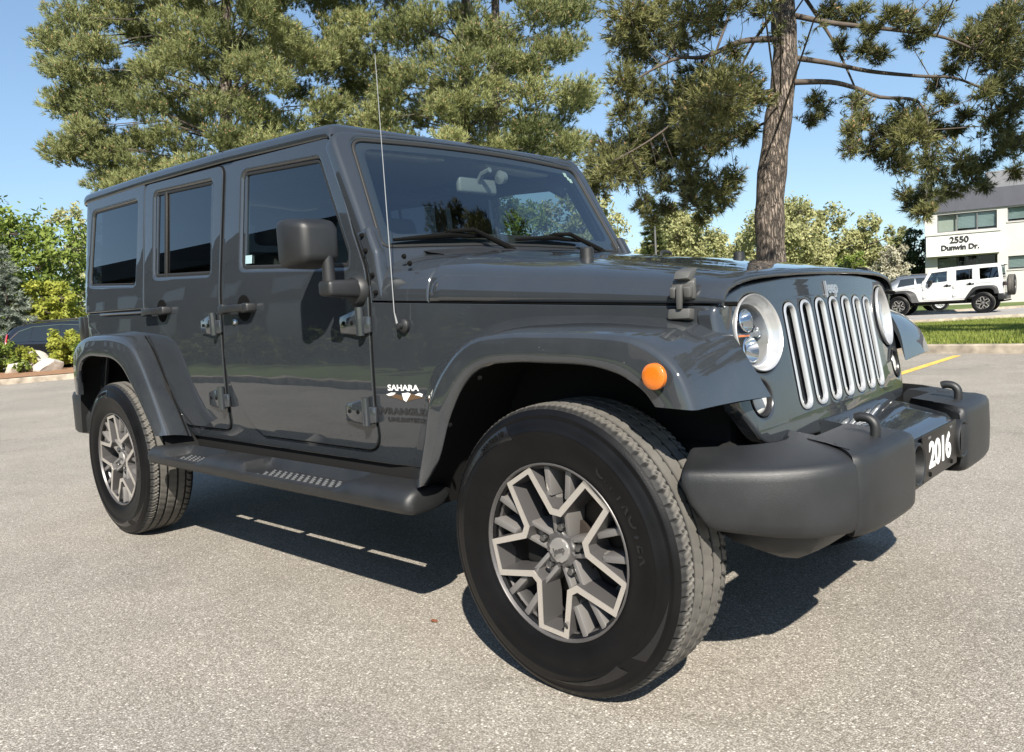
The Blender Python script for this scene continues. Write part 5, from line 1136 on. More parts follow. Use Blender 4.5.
            h.hull([hp(hx0 + a, o, hz + z) for a, o, z in ((.04, .026, .015), (.04, .026, -.015), (.04, .047, .017), (.04, .047, -.015), (.215, .026, .015), (.215, .026, -.015), (.215, .047, .017), (.215, .047, -.015))], 0.007, 3)
            h.hull([hp(hx0 + a, o, hz + z) for a, o, z in ((.20, -.004, .018), (.20, -.004, -.020), (.20, .046, .021), (.20, .046, -.020), (.255, -.004, .018), (.255, -.004, -.018), (.248, .042, .019), (.248, .042, -.018))], 0.009, 3)
            ho = xf(side, h).build("handle", M_plastic, d)
            c = MB(); cx = hx0 + 0.155
            c.lathe([(0.055, 0.002), (0.054, -0.0012), (0.050, -0.0016), (0.0, -0.0010)], 32, M=Matrix.Translation((cx, -yb - 0.0008, hz)))
            xf(side, c).build("handle_cup_shade", M_black, d)  # flat black disc painting the shadow of the recess behind the handle
            if nm == "front_door":
                k = MB(); k.lathe([(0.0, -0.012), (0.008, -0.012), (0.012, -0.008), (0.013, 0.0)], 20, M=Matrix.Translation((-1.803, -yb + 0.001, 1.062))); xf(side, k).build("door_lock", M_chrome, d, fix=True)
            # hinges
            for hx, hzz in (((-0.962, 1.034), (-0.965, 0.720)) if nm == "front_door" else ((-2.020, 1.058), (-2.003, 0.735))):
                g = MB(); yb2 = Yside(hx, hzz) + 0.003
                def gp(a, o, z): return (hx + a, -(yb2 + o), hzz + z)
                g.hull([gp(a, o, z) for a, o, z in ((-.075, 0, .022), (-.075, 0, -.040), (-.075, .010, .020), (-.075, .010, -.037), (.052, 0, .047), (.052, 0, -.047), (.052, .020, .046), (.052, .020, -.046))], 0.005, 2)
                g.tube([gp(.060, .018, -.048), gp(.060, .018, .050)], 0.015, 12)
                g.hull([gp(a, o, z) for a, o, z in ((.06, 0, .018), (.06, 0, -.045), (.06, .020, .018), (.06, .020, -.045), (.098, -.004, .018), (.098, -.004, -.04), (.098, .008, .016), (.098, .008, -.038))], 0.004, 2)
                ho = xf(side, g).build("hinge", P, d)
                for bx in (-.045, .012):
                    b = MB(); b.lathe([(0.0, -0.0045), (0.006, -0.0045), (0.008, 0.0)], 12, M=Matrix.Translation(gp(bx, .0165 if bx > 0 else .0115, -0.002)))
                    xf(side, b).build("hinge_bolt", M_black, d, fix=True)
            # inner trim
            it = MB(); zt = 1.215 if nm == "front_door" else 1.26
            x0, x1 = (-1.88, -0.95) if nm == "front_door" else (-2.68, -1.96)
            it.box((x0, -0.74, 0.62), (x1, -0.70, zt), 0.02); xf(side, it).build("door_trim", M_trim, d)
        # small sticker in the corner of the front door glass
        if side < 0:
            st = MB(); st.hull([(x, -(Yside(x, z) - o), z) for x, z in ((-1.722, 1.300), (-1.672, 1.298), (-1.672, 1.332), (-1.722, 1.334)) for o in (0.008, 0.0105)])
            st.build("sticker", M_sticker, d if False else root)
    # ---------------------------------------------------------------- windshield and frame
    fo = fillet([(-0.775, -0.09), (0.775, -0.09), (0.739, 0.503), (-0.739, 0.503)], [0.02, 0.02, 0.07, 0.07], 6)
    gi = fillet([(-0.712, 0.0), (0.712, 0.0), (0.657, 0.467), (-0.657, 0.467)], [0.035, 0.035, 0.06, 0.06], 6)
    mb = MB(); vs, fs = plate(fo, [gi], 0.062, 0.020, [-0.68, -0.5, -0.3, -0.1, 0.1, 0.3, 0.5, 0.68], [0.1, 0.2, 0.3, 0.4], res=4)
    mb.add([wsp(*v) for v in vs], fs)
    wf = mb.build("windshield_frame", P, root, angle=50)
    md = wf.modifiers.new("wn", 'WEIGHTED_NORMAL'); md.keep_sharp = True
    mb = MB(); rows = []
    NU, NV = 24, 12
    def wsg(a, b, w):
        hw = lerp(0.712, 0.657, b); return wsp(lerp(-hw, hw, a), lerp(0, 0.467, b), w)
    mb.grid([[wsg(i / NU, j / NV, -0.010) for i in range(NU + 1)] for j in range(NV + 1)])
    mb.build("windshield", M_wglass, root)
    mb = MB(); vs, fs = plate(inset(gi, -0.004), [inset(gi, 0.008)], 0.010, 0.003, [-0.5, -0.3, -0.1, 0.1, 0.3, 0.5]); mb.add([wsp(u, v, w - 0.004) for u, v, w in vs], fs)
    # black ceramic band inside the glass
    band = fillet([(-0.712 + .05, 0.055), (0.712 - .05, 0.055), (0.657 - .04, 0.43), (-0.657 + .04, 0.43)], 0.05, 6)
    vs, fs = plate(gi, [band], 0.003, 0.0005, [-0.5, -0.3, -0.1, 0.1, 0.3, 0.5]); mb.add([wsp(u, v, w - 0.012) for u, v, w in vs], fs)
    mb.build("windshield_seal", M_rubber, wf)
    # hinge bracket at the foot of the pillar
    bolts = ((-0.902, 1.330), (-0.880, 1.275), (-0.845, 1.190), (-0.832, 1.130))
    for side in (-1, 1):
        br = side_plate("windshield_hinge", fillet([(-0.862, 1.105), (-0.797, 1.100), (-0.832, 1.270), (-0.880, 1.362), (-0.945, 1.345), (-0.872, 1.21)], [.01, .01, .08, .012, .01, .05]), (), P, root, side, off=0.001, depth=0.05, bev=0.016)
        for bx, bz in bolts:
            b = MB(); b.lathe([(0.0, -0.010), (0.006, -0.010), (0.009, -0.004), (0.009, 0.0)], 12, M=Matrix.Translation((bx, -(Yside(bx, bz) + 0.001), bz))); xf(side, b).build("bolt", M_black, br, fix=True)
        for bx, by, bz in ((-0.70, 0.735, 1.218), (-0.745, 0.72, 1.245)):
            b = MB(); b.lathe([(0.0, -0.010), (0.006, -0.010), (0.009, -0.004), (0.009, 0.0)], 12, M=Matrix.Translation((bx, -by, bz)))
            xf(side, b).build("bolt", M_black, br, fix=True)
    # ---------------------------------------------------------------- hood, cowl
    def hx(s): return lambda yy: lerp(-0.597, 0.402 - 0.016 * yy * yy, s)
    rows = [hood_row(hx(s)) for s in np.linspace(0, 0.985, 22)]
    last = rows[-1]
    rows.append([(p[0] + 0.010, p[1] * 0.999, p[2] - 0.006) for p in last])
    rows.append([(p[0] + 0.010, p[1] * 0.996, p[2] - 0.016) for p in last])
    first = rows[0]
    rows.insert(0, [(p[0] - 0.003, p[1] * 0.998, p[2] - 0.006) for p in first])
    mb = MB(); mb.grid(rows)
    hd = mb.build("hood", P, root, angle=60, fix=True)
    sm = hd.modifiers.new("sol", 'SOLIDIFY'); sm.thickness = 0.010; sm.offset = -1
    rows = [hood_row(lambda yy, x=x: x) for x in (-0.86, -0.80, -0.74, -0.68, -0.615, -0.606)]
    rows.append([(p[0] + 0.003, p[1] * 0.997, p[2] - 0.008) for p in rows[-1]])
    mb = MB(); mb.grid(rows); mb.build("cowl", P, root, angle=60, fix=True)
    mb = MB(); mb.grid([[(x, y, zc(x) - (1 - float(np.interp(abs(y) / Wd(x), [p[0] for p in HP[::-1]], [p[1] for p in HP[::-1]]))) * (zc(x) - z0(x)) + 0.004 + dz) for y in np.linspace(-0.55, 0.55, 25)] for x, dz in ((-0.87, 0.012), (-0.80, 0.002), (-0.735, -0.002), (-0.73, -0.012))])
    cv = mb.build("cowl_vent", M_plastic, root)
    # light washer nozzles / bump stops on the hood
    for y in (-0.44, 0.44):
        x = -0.19 if y < 0 else -0.12
        zt = zc(x) - 0.06 * (zc(x) - z0(x))
        mb = MB(); mb.lathe([(0.0, 0.030), (0.016, 0.030), (0.021, 0.025), (0.022, 0.0), (0.024, -0.02)], 20, M=Matrix.Translation((x, y, zt)) @ Matrix.Rotation(R_(90), 4, 'X'))
        mb.build("hood_stop", M_plastic, hd, fix=True)
    mb = MB(); zt = zc(-0.44) - 0.012
    mb.tube([(-0.43, 0.37, zt - .01), (-0.43, 0.372, zt + .014), (-0.43, 0.385, zt + .020), (-0.44, 0.45, zt + .020), (-0.44, 0.463, zt + .014), (-0.44, 0.465, zt - .012)], 0.007, 8); mb.build("footman_loop", M_plastic, hd)
    # hood latches
    for side in (-1, 1):
        l = MB()
        def lp(a, o, z):
            x = 0.283 + a; W_ = Wd(x)
            return (x, -(W_ + o), z)
        l.hull([lp(a, o, z) for a, o, z in ((-.024, -.03, 1.128), (.018, -.03, 1.126), (-.026, .010, 1.118), (.020, .010, 1.117), (-.022, .026, 1.098), (.018, .026, 1.098), (-.022, 0, 1.088), (.018, 0, 1.088))], 0.004)
        l.hull([lp(a, o, z) for a, o, z in ((-.034, -.004, 1.10), (.026, -.004, 1.10), (-.036, .012, 1.09), (.028, .012, 1.09), (-.038, .010, 1.046), (.024, .010, 1.046), (-.036, -.006, 1.042), (.024, -.006, 1.042))], 0.004)
        l.hull([lp(a, o, z) for a, o, z in ((-.012, .020, 1.085), (.004, .020, 1.085), (-.012, .032, 1.08), (.004, .032, 1.08), (-.016, .018, 1.020), (-.002, .018, 1.020), (-.016, .029, 1.020), (-.002, .029, 1.020))], 0.003)
        l.hull([lp(a, o, z) for a, o, z in ((.006, .010, 1.082), (.026, .010, 1.080), (.004, .028, 1.076), (.024, .028, 1.074), (.004, .010, 1.052), (.022, .010, 1.050), (.004, .024, 1.050), (.022, .024, 1.048))], 0.003)
        l.hull([lp(a, o, z) for a, o, z in ((-.032, .010, 1.082), (-.016, .010, 1.080), (-.034, .026, 1.076), (-.018, .026, 1.074), (-.036, .010, 1.052), (-.02, .010, 1.050), (-.036, .022, 1.050), (-.02, .022, 1.048))], 0.003)
        l.hull([lp(a, o, z) for a, o, z in ((-.042, -.006, 1.020), (.018, -.006, 1.020), (-.042, .020, 1.022), (.018, .020, 1.022), (-.044, -.006, .990), (.016, -.006, .990), (-.044, .024, .996), (.016, .024, .996))], 0.004)
        xf(side, l).build("hood_latch", M_latch, root)
    # ---------------------------------------------------------------- grille
    go = fillet([(-0.645, 1.008), (-0.645, 0.93), (-0.620, 0.75), (-0.548, 0.653), (0, 0.640), (0.548, 0.653), (0.620, 0.75), (0.645, 0.93), (0.645, 1.008), (0.612, 1.050), (0.52, 1.077), (0.30, 1.094), (0, 1.1015), (-0.30, 1.094), (-0.52, 1.077), (-0.612, 1.050)], [.05, .05, .05, .10, .3, .10, .05, .05, .05, .05, .1, .3, .5, .3, .1, .05], 5)
    slots = []; holes = []
    for k in range(7):
        y = -0.3 + 0.1 * k; zt = 1.026 - 0.10 * y * y; zb = 0.726 - 0.03 * y * y
        hw = 0.034
        sl = fillet([(y - hw, zb), (y + hw, zb), (y + hw - .002, zt), (y - hw + .002, zt)], 0.033, 7); slots.append(sl); holes.append(sl)
    circ = lambda cy, cz, r, n=40: [(cy + r * math.cos(2 * math.pi * i / n), cz + r * math.sin(2 * math.pi * i / n)) for i in range(n)]
    for s in (-1, 1): holes += [circ(s * 0.484, 0.944, 0.103), circ(s * 0.525, 0.775, 0.0475, 28)]
    vs, fs = plate(go, holes, 0.05, 0.010, [-0.62, -0.6, -0.57, -0.4, -0.2, 0, 0.2, 0.4, 0.57, 0.6, 0.62], [0.7, 0.8, 0.9, 1.0], res=3)
    mb = MB(); mb.add([(GX(u, v) + w + 0.012, u, v) for u, v, w in vs], fs)
    gr = mb.build("grille", P, root, angle=45)
    md = gr.modifiers.new("wn", 'WEIGHTED_NORMAL'); md.keep_sharp = True
    for sl in slots:
        t = MB(); rws = []
        for d, w in ((-0.003, 0.0135), (0.001, 0.0165), (0.005, 0.0160), (0.0070, 0.012), (0.0080, 0.008), (0.0086, 0.0040)):
            rws.append([(GX(p[0], p[1]) + w, p[0], p[1]) for p in inset(sl, d)])
        t.grid(rws, closed=True); t.build("slot_trim", M_silver, gr, angle=60, fix=True)
    mb = MB(); mb.grid([[(GX(y, z) - 0.05, y, z) for y in np.linspace(-0.36, 0.36, 9)] for z in np.linspace(0.70, 1.06, 5)])
    for z in np.linspace(0.72, 1.03, 26): mb.box((GX(0, z) - 0.075, -0.35, z - 0.003), (GX(0, z) - 0.022, 0.35, z + 0.003))
    for y in np.linspace(-0.34, 0.34, 60): mb.hull([(GX(y, z) - d, y + e, z) for z in (0.71, 1.04) for d in (0.03, 0.05) for e in (-.0015, .0015)])
    mb.build("radiator_screen", M_black, gr, smooth=False)
    if writing:
        vs, fs = text_shape("Jeep", 0.052, 0.006, bold=0.0016)
        mb = MB(); mb.add([(GX(u, v + 1.058) + 0.016 + w, u * 1.05, v + 1.055) for u, v, w in vs], fs); mb.build("badge", M_badge, gr, smooth=False)
    for side in (-1, 1):
        # headlight: bezel, housing, two lamps, cover
        cx, cy, cz = GX(0.484, 0.944), 0.484, 0.944
        lean = Matrix.Translation((cx, -cy, cz)) @ Matrix.Rotation(R_(-90 - 0), 4, 'Z') @ Matrix.Rotation(R_(9), 4, 'X')
        # lathe axis is local y: local y -> forward (+x)
        hm = Matrix.Translation((cx, -cy, cz)) @ Matrix.Rotation(R_(-8), 4, 'Z') @ Matrix.Rotation(R_(-9), 4, 'Y') @ Matrix.Rotation(R_(-90), 4, 'Z')
        b = MB(); b.lathe([(0.1035, 0.010), (0.1045, 0.0165), (0.102, 0.019), (0.0985, 0.016), (0.096, 0.010), (0.090, -0.004), (0.0855, -0.012), (0.0825, -0.013), (0.0825, -0.060)], 56, M=hm)
        hl = xf(side, b).build("headlight", M_silver, root, angle=60, fix=True)
        h = MB(); h.lathe([(0.085, -0.027), (0.083, -0.050), (0.07, -0.072), (0.0, -0.075)], 40, M=hm)
        h.box((-0.08, -0.057, -0.007), (0.08, -0.031, 0.007), 0.003, M=hm); h.lathe([(0.083, -0.014), (0.078, -0.016), (0.070, -0.030), (0.066, -0.034)], 40, M=hm) if False else None; xf(side, h).build("housing", M_lampblack, hl, fix=True)
        c = MB()
        for dz, r in ((0.038, 0.030), (-0.040, 0.034)):
            c.lathe([(r, -0.022), (r * 1.05, -0.018), (r * 0.95, -0.016), (r * 0.8, -0.030), (r * 0.5, -0.046), (0, -0.048)], 28, M=hm @ Matrix.Translation((0, 0, dz)))
        for sx in (-1, 1): c.lathe([(0.015, -0.034), (0.016, -0.030), (0.010, -0.040), (0, -0.042)], 20, M=hm @ Matrix.Translation((sx * 0.056, 0, 0.004)))
        xf(side, c).build("reflector", M_chrome, hl, fix=True)
        a = MB(); a.box((-0.018, -0.0305, -0.0035), (0.03, -0.0285, 0.0015), M=hm); xf(side, a).build("marker_strip", M_amber, hl)
        l = MB(); l.lathe([(0.0828, -0.012), (0.079, -0.004), (0.065, 0.005), (0.04, 0.012), (0.02, 0.014), (0.0, 0.0145)], 40, M=hm)
        xf(side, l).build("lens", M_lens, hl, fix=True)
        # turn signal
        tx = GX(0.525, 0.775)
        tm = Matrix.Translation((tx, -0.525, 0.775)) @ Matrix.Rotation(R_(-6), 4, 'Z') @ Matrix.Rotation(R_(-9), 4, 'Y') @ Matrix.Rotation(R_(-90), 4, 'Z')
        t = MB(); t.lathe([(0.0485, 0.011), (0.047, 0.014), (0.044, 0.011), (0.042, 0.002), (0.040, -0.012)], 32, M=tm)
        ts = xf(side, t).build("turn_signal", M_ringblack, root, fix=True)
        t = MB(); t.lathe([(0.0405, -0.004), (0.037, 0.002), (0.025, 0.008), (0.01, 0.0105), (0, 0.011)], 28, M=tm); xf(side, t).build("lens", M_clearlens, ts, fix=True)
    # ---------------------------------------------------------------- fender flares
    FS = [((-.735, .765, .50), (-.525, .918, .515), (-.490, .93, .526)), ((-.69, .762, .63), (-.475, .920, .66), (-.418, .93, .615)),
          ((-.635, .757, .79), (-.428, .924, .793), (-.362, .93, .737)), ((-.585, .751, .88), (-.344, .925, .897), (-.289, .93, .841)),
          ((-.482, .738, .955), (-.242, .925, .965), (-.205, .93, .893)), ((-.30, .712, 1.014), (-.105, .925, .980), (-.10, .93, .907)),
          ((-.05, .683, 1.018), (.02, .925, .979), (.02, .93, .906)), ((.14, .660, 1.006), (.155, .918, .975), (.151, .924, .900)),
          ((.29, .632, .986), (.260, .908, .965), (.229, .916, .882)), ((.345, .602, .968), (.317, .900, .947), (.275, .911, .861)),
          ((.385, .600, .945), (.368, .896, .914), (.310, .908, .836)), ((.422, .584, .875), (.408, .895, .867), (.330, .906, .812)),
          ((.452, .537, .784), (.437, .895, .794), (.338, .905, .800))]
    RS = [((-2.350, .770, .535), (-2.330, .893, .560), (-2.379, .93, .556)), ((-2.43, .772, .655), (-2.392, .897, .67), (-2.455, .93, .635)),
          ((-2.520, .775, .780), (-2.462, .900, .785), (-2.532, .93, .722)),
          ((-2.615, .778, .925), (-2.570, .906, .943), (-2.640, .93, .832)), ((-2.705, .780, 1.018), (-2.668, .912, 1.004), (-2.715, .93, .888)),
          ((-2.83, .780, 1.046), (-2.822, .918, 1.028), (-2.823, .93, .923)), ((-2.98, .780, 1.050), (-2.98, .920, 1.032), (-2.98, .93, .932)),
          ((-3.16, .780, 1.048), (-3.163, .920, 1.028), (-3.118, .93, .934)), ((-3.30, .780, 1.035), (-3.306, .920, .993), (-3.238, .93, .903)),
          ((-3.41, .780, .96), (-3.382, .918, .935), (-3.292, .93, .845)), ((-3.455, .778, .80), (-3.425, .912, .82), (-3.315, .93, .775)), ((-3.465, .775, .72), (-3.442, .905, .722), (-3.326, .93, .722))]
    def flare(ST, ka=0.86, kb=0.28):
        ctl = crom([np.array(a + b + c) for a, b, c in ST], 4); rows = []
        cen = np.mean([[s[2][0], s[2][2] - 0.25] for s in ST], axis=0)
        for q in ctl:
            J, K, O = Vector(q[0:3]), Vector(q[3:6]), Vector(q[6:9])
            row = []
            for t in (0.0, 0.2, 0.45, 0.7, ka):
                p = J.lerp(K, t); p.z += 0.003 * math.sin(math.pi * t); row.append(p)
            for t in (0.15, 0.4, 0.7):   # rounded crease
                a = J.lerp(K, ka); b = K.lerp(O, kb)
                row.append(a * (1 - t) ** 2 + K * 2 * t * (1 - t) + b * t * t)
            for t in (kb, 0.6, 0.92): row.append(K.lerp(O, t))
            row.append(O + Vector((0, -0.003, 0)))
            inn = Vector((cen[0] - O.x, 0, cen[1] - O.z)); inn = inn.normalized() * min(1.0, (len(ctl) - 1 - len(rows)) / 10.0)
            row.append(Vector((O.x, O.y - 0.014, O.z)) + inn * 0.004)
            row.append(Vector((O.x, O.y - 0.030, O.z)) - inn * 0.012)
            row.append(K.lerp(J, 0.25) + inn * 0.03); row.append(J + inn * 0.03)
            rows.append([(p.x, -p.y, p.z) for p in row])
        m = MB(); m.grid(rows, closed=True, cap=True); return m
    for side in (-1, 1):
        for nm, ST in (("front_flare", FS), ("rear_flare", RS)):
            xf(side, flare(ST, *((0.93, 0.16) if nm == "front_flare" else (0.88, 0.24)))).build(nm, M_flare, root, angle=55, fix=True)
        seam = MB(); pts = []
        for q in crom([np.array(a + b + c) for a, b, c in RS[:5]], 4):
            J, K = Vector(q[0:3]), Vector(q[3:6]); p = J.lerp(K, 0.12); pts.append((p.x + .004, -(p.y + .004), p.z + .006))
        seam.tube(pts, 0.0035, 6); xf(side, seam).build("flare_joint", M_black, root)
        sm = MB(); sm.lathe([(0.0, -0.0075), (0.016, -0.0072), (0.027, -0.006), (0.0305, -0.003), (0.0315, 0.006)], 32, M=Matrix.Translation((0.352, -0.924, 0.873)))
        mk = xf(side, sm).build("side_marker", M_amber, root, fix=True)
        for x, z in ((-0.535, 0.60), (-0.435, 0.71), (-0.30, 0.85)):
            rp = MB(); rp.lathe([(0, -0.004), (0.006, -0.003), (0.007, 0.002)], 10, M=Matrix.Translation((x + 0.075, -0.913, z + 0.01)))
            xf(side, rp).build("flare_clip", M_black, root, fix=True)
        # arch liners
        for path in ([(-.60, .42), (-.50, .62), (-.40, .80), (-.28, .92), (-.10, .955), (.16, .955), (.28, .915), (.37, .86), (.40, .82)],
                     [(-2.36, .45), (-2.45, .70), (-2.58, .87), (-2.72, .965), (-2.95, .99), (-3.2, .98), (-3.36, .90), (-3.42, .72), (-3.45, .50)]):
            ln = MB(); ln.grid([[(x, -y, z) for y in (0.50, 0.62, 0.75, 0.885)] for x, z in crom(path, 3)])
            xf(side, ln).build("arch_liner", M_under, root)
    # ---------------------------------------------------------------- underbody
    mb = MB()
    mb.box((-2.38, -0.735, 0.47), (-0.62, 0.735, 0.60), 0.02)
    mb.box((-3.52, -0.60, 0.50), (0.36, 0.60, 0.66), 0.02); mb.box((-0.62, -0.56, 0.60), (0.35, 0.56, 0.98), 0.03); mb.box((-3.52, -0.60, 0.6), (-2.36, 0.60, 0.95), 0.03)
    for s in (-1, 1):
        mb.box((-3.5, s * 0.45 - 0.05, 0.40), (0.50, s * 0.45 + 0.05, 0.52), 0.01)
    mb.build("underbody", M_under, root)
    for x in (0, -WB):
        mb = MB()
        mb.tube([(x, -0.70, 0.395), (x, 0.70, 0.395)], 0.045, 14)
        mb.lathe([(0.01, -0.12), (0.08, -0.10), (0.13, 0), (0.08, 0.10), (0.01, 0.12)], 20, M=Matrix.Translation((x, -0.15 if x == 0 else 0, 0.395)))
        for s in (-1, 1):
            mb.tube([(x - 0.12, s * 0.52, 0.38), (x - 0.05, s * 0.50, 0.85)], 0.03, 10)
            mb.tube([(x, s * 0.5, 0.34), (x - 0.8, s * 0.42, 0.45)], 0.025, 8)
        mb.build("axle", M_under, root, fix=True)
    mb = MB(); mb.tube([(0.12, -0.62, 0.40), (0.14, 0.62, 0.42)], 0.017, 8); mb.build("steering_link", M_under, root)
    # ---------------------------------------------------------------- front bumper
    def bumper_run(plan, proud, zt0, zt1, zb0, zb1, d0, d1, crisp, rise):
        rows = []; n = len(plan)
        for i, (x, y) in enumerate(plan):
            a = plan[max(i - 1, 0)]; b = plan[min(i + 1, n - 1)]
            d = Vector((b[0] - a[0], b[1] - a[1])).normalized(); nrm = Vector((-d.y, d.x))
            if nrm.x + nrm.y * 0.6 > 0: nrm = -nrm
            t = i / (n - 1); zb = lerp(zb0, zb1, t) - proud * .5; zt = lerp(zt0, zt1, t) + proud * .6; dep = lerp(d0, d1, t); c = crisp
            prof = [(0.05, zb - .002), (c * 1.6, zb), (c * .55, zb + c * .35), (c * .12, zb + c * 1.1), (0.0, zb + c * 2.2), (-.002, lerp(zb, zt, .5)), (0.0, zt - c * 1.9), (c * .12, zt - c * .95), (c * .5, zt - c * .3), (c * 1.2, zt), (c * 2.4, zt + .005), (dep * .6, zt + rise * .6), (dep, zt + rise), (dep + .015, zt + rise - .016), (dep + .015, zb + .03), (dep, zb)]
            rows.append([(x + nrm.x * (e - proud), -(y + nrm.y * (e - proud)), z) for e, z in prof])
        return rows
    cap = MB()
    inner = [(.698, .243), (.701, .249), (.704, .262)] + crom([(.706, .285), (.708, .34), (.708, .44), (.704, .52), (.696, .575)], 3) + [(.692, .590), (.686, .602), (.678, .610)]
    r1 = bumper_run(inner, 0.007, .662, .660, .463, .468, .17, .16, .016, .018)
    for k, f in ((0, .86), (1, .97)):
        L = r1[k]; cm = Vector((sum(p[0] for p in L) / len(L) , 0, sum(p[2] for p in L) / len(L)))
        r1[k] = [(lerp(cm.x, p[0], f), p[1], lerp(cm.z, p[2], f)) for p in L]
    cap.grid(r1, closed=True, cap=True)
    outer = crom([(.699, .480), (.699, .540), (.692, .600), (.668, .665), (.622, .730), (.545, .793), (.452, .838), (.385, .862)], 4)
    r2 = bumper_run(outer, 0.0, .658, .648, .470, .486, .225, .11, .017, .032)
    for k in range(len(r2)):
        w = smooth01((k - len(r2) * .45) / (len(r2) * .55))
        r2[k] = [(p[0] + .060 * w * max(0, (.60 - p[2]) / .12), p[1] + .030 * w * max(0, (.60 - p[2]) / .12), p[2] + .012 * w * max(0, (.56 - p[2]) / .08)) for p in r2[k]]
    L = r2[-1]; cm = Vector((sum(p[0] for p in L) / len(L), sum(p[1] for p in L) / len(L), sum(p[2] for p in L) / len(L)))
    r2.append([tuple(Vector(p).lerp(cm, 0.05) + Vector((-0.008, -0.003, 0))) for p in L]); r2.append([tuple(Vector(p).lerp(cm, 0.16) + Vector((-0.013, -0.004, 0))) for p in L])
    cap.grid(r2, closed=True, cap=True)
    fb = MB()
    prof = [(0.655, .505), (0.684, .512), (0.690, .525), (0.690, .560), (0.690, .612), (0.686, .630), (0.672, .644), (0.640, .652), (0.632, .655), (0.560, .668), (0.545, .672), (0.47, .684), (0.46, .678), (0.46, .52)]
    ys = [-.25, -.20, -.185, -.17, 0, .17, .185, .20, .25]
    fb.grid([[(x - (0.018 if abs(y) > 0.19 and x > 0.6 else 0), y, z) for x, z in prof] for y in ys], closed=True, cap=True)
    ob = fb.build("front_bumper", P, root, angle=35, fix=True)
    for side in (-1, 1):
        xf(side, cap).build("bumper_end", M_bumperp, ob, angle=45, fix=True)
        f = MB(); fm = Matrix.Translation((0.699, -0.222, 0.572)) @ Matrix.Rotation(R_(-90), 4, 'Z')
        f.lathe([(0.058, -0.03), (0.058, 0.010), (0.055, 0.013), (0.050, 0.010), (0.046, -0.01), (0.044, -0.03)], 36, M=fm); f.lathe([(0.0445, -0.02), (0.03, -0.012), (0, -0.010)], 28, M=fm)
        xf(side, f).build("fog_lamp_ring", M_plastic, ob, fix=True)
        k = MB(); hk = crom([(0.655, .386, .665), (0.656, .386, .692), (0.652, .386, .706), (0.640, .386, .716), (0.620, .386, .719), (0.608, .386, .716)], 4)
        k.tube([(x, -y, z) for x, y, z in hk], 0.0125, 12, flat=1.15)
        xf(side, k).build("tow_hook", M_plastic, ob)
    pl = MB(); pl.prism(fillet([(-.165, .508), (.165, .508), (.165, .640), (-.165, .640)], 0.006, 3), 0.700, 0.704, bev=0.001, mapf=lambda u, v, w: (w, u, v))
    np_ = pl.build("number_plate", M_plate, ob)
    if writing:
        vs, fs = text_shape("2016", 0.100, 0.001, bold=0.0028, spacing=0.96)
        mb = MB(); mb.add([(0.7048 + w, u * 1.10 - 0.006, v + 0.572) for u, v, w in vs], fs); mb.build("plate_digits", M_white, ob, smooth=False)
    for y in (-.105, .105):
        mb = MB(); mb.lathe([(0, 0.004), (0.006, 0.0035), (0.0075, 0.0)], 12, M=Matrix.Translation((0.704, y, 0.523)) @ Matrix.Rotation(R_(-90), 4, 'Z'))
        mb.build("plate_bolt", M_black, ob, fix=True)
    for y in (-.105, .105):
        mb = MB(); mb.box((0.7035, y - .011, .622), (0.7052, y + .011, .629), 0.0005)
        mb.build("plate_slot", M_slot, ob)
    # lower valance below the bumper
    mb = MB(); mb.grid([[(x - 0.10 * (1 - k), y, lerp(.47, z, k)) for x, z in ((0.60, .475), (0.595, .44), (0.575, .405), (0.545, .385), (0.50, .38), (0.42, .40), (0.40, .47))] for y, k in ((-.66, .25), (-.64, .7), (-.60, .93), (-.5, 1), (0, 1.06), (.5, 1), (.60, .93), (.64, .7), (.66, .25))], closed=True, cap=True); mb.build("air_dam", M_bumperp, root, fix=True)
    # ---------------------------------------------------------------- running boards
    for side in (-1, 1):
        rows = []
        xs_ = list(np.linspace(-2.40, -0.56, 93))
        def S(x):
            return max(smooth01((x + 2.27) / 0.035) * smooth01((-1.86 - x) / 0.10), smooth01((x + 1.56) / 0.035) * smooth01((-0.86 - x) / 0.08))
        def prof(x, k=1.0, dx=0.0):
            s = S(x); zt = 0.508
            pr = [(0.760, zt - 0.03), (0.80, zt - 0.006), (0.815, zt), (0.835, zt - 0.036 * s), (0.86, zt - 0.042 * s), (0.928, zt - 0.042 * s), (0.943, zt - 0.010 - 0.022 * s), (0.955, zt - 0.022 - 0.016 * s), (0.962, zt - 0.038), (0.962, zt - 0.055), (0.952, zt - 0.072), (0.93, zt - 0.079), (0.86, zt - 0.082), (0.80, zt - 0.07)]
            cy, cz_ = 0.86, zt - 0.04
            return [(x + dx, -lerp(cy, y, k), lerp(cz_, z, k)) for y, z in pr]
        rows.append(prof(xs_[0], 0.75, -0.03)); rows.append(prof(xs_[0], 0.93, -0.02))
        for x in xs_: rows.append(prof(x))
        rows.append(prof(xs_[-1], 0.98, 0.015)); rows.append(prof(xs_[-1], 0.90, 0.028)); rows.append(prof(xs_[-1], 0.7, 0.034))
        m = MB(); m.grid(rows, closed=True, cap=True)
        rb = xf(side, m).build("running_board", M_plastic, root, angle=45, fix=True)
        for x0, x1 in ((-2.19, -1.93), (-1.47, -0.93)):
            tp = MB()
            n = int((x1 - x0) / 0.040)
            for r in range(5):
                for i in range(n):
                    xx = x0 + 0.04 * i + (0.02 if r % 2 else 0); yy = 0.852 + 0.0185 * r
                    tp.hull([(xx + a, -(yy + b), 0.508 - 0.042 + c) for a, b, c in ((-.014, 0, 0), (.014, 0, 0), (0, -.006, 0), (0, .006, 0), (-.008, 0, .005), (.008, 0, .005))])
            tag(xf(side, tp).build("tread_pad", M_pad, rb, smooth=False), kind="stuff")
        bk = MB()
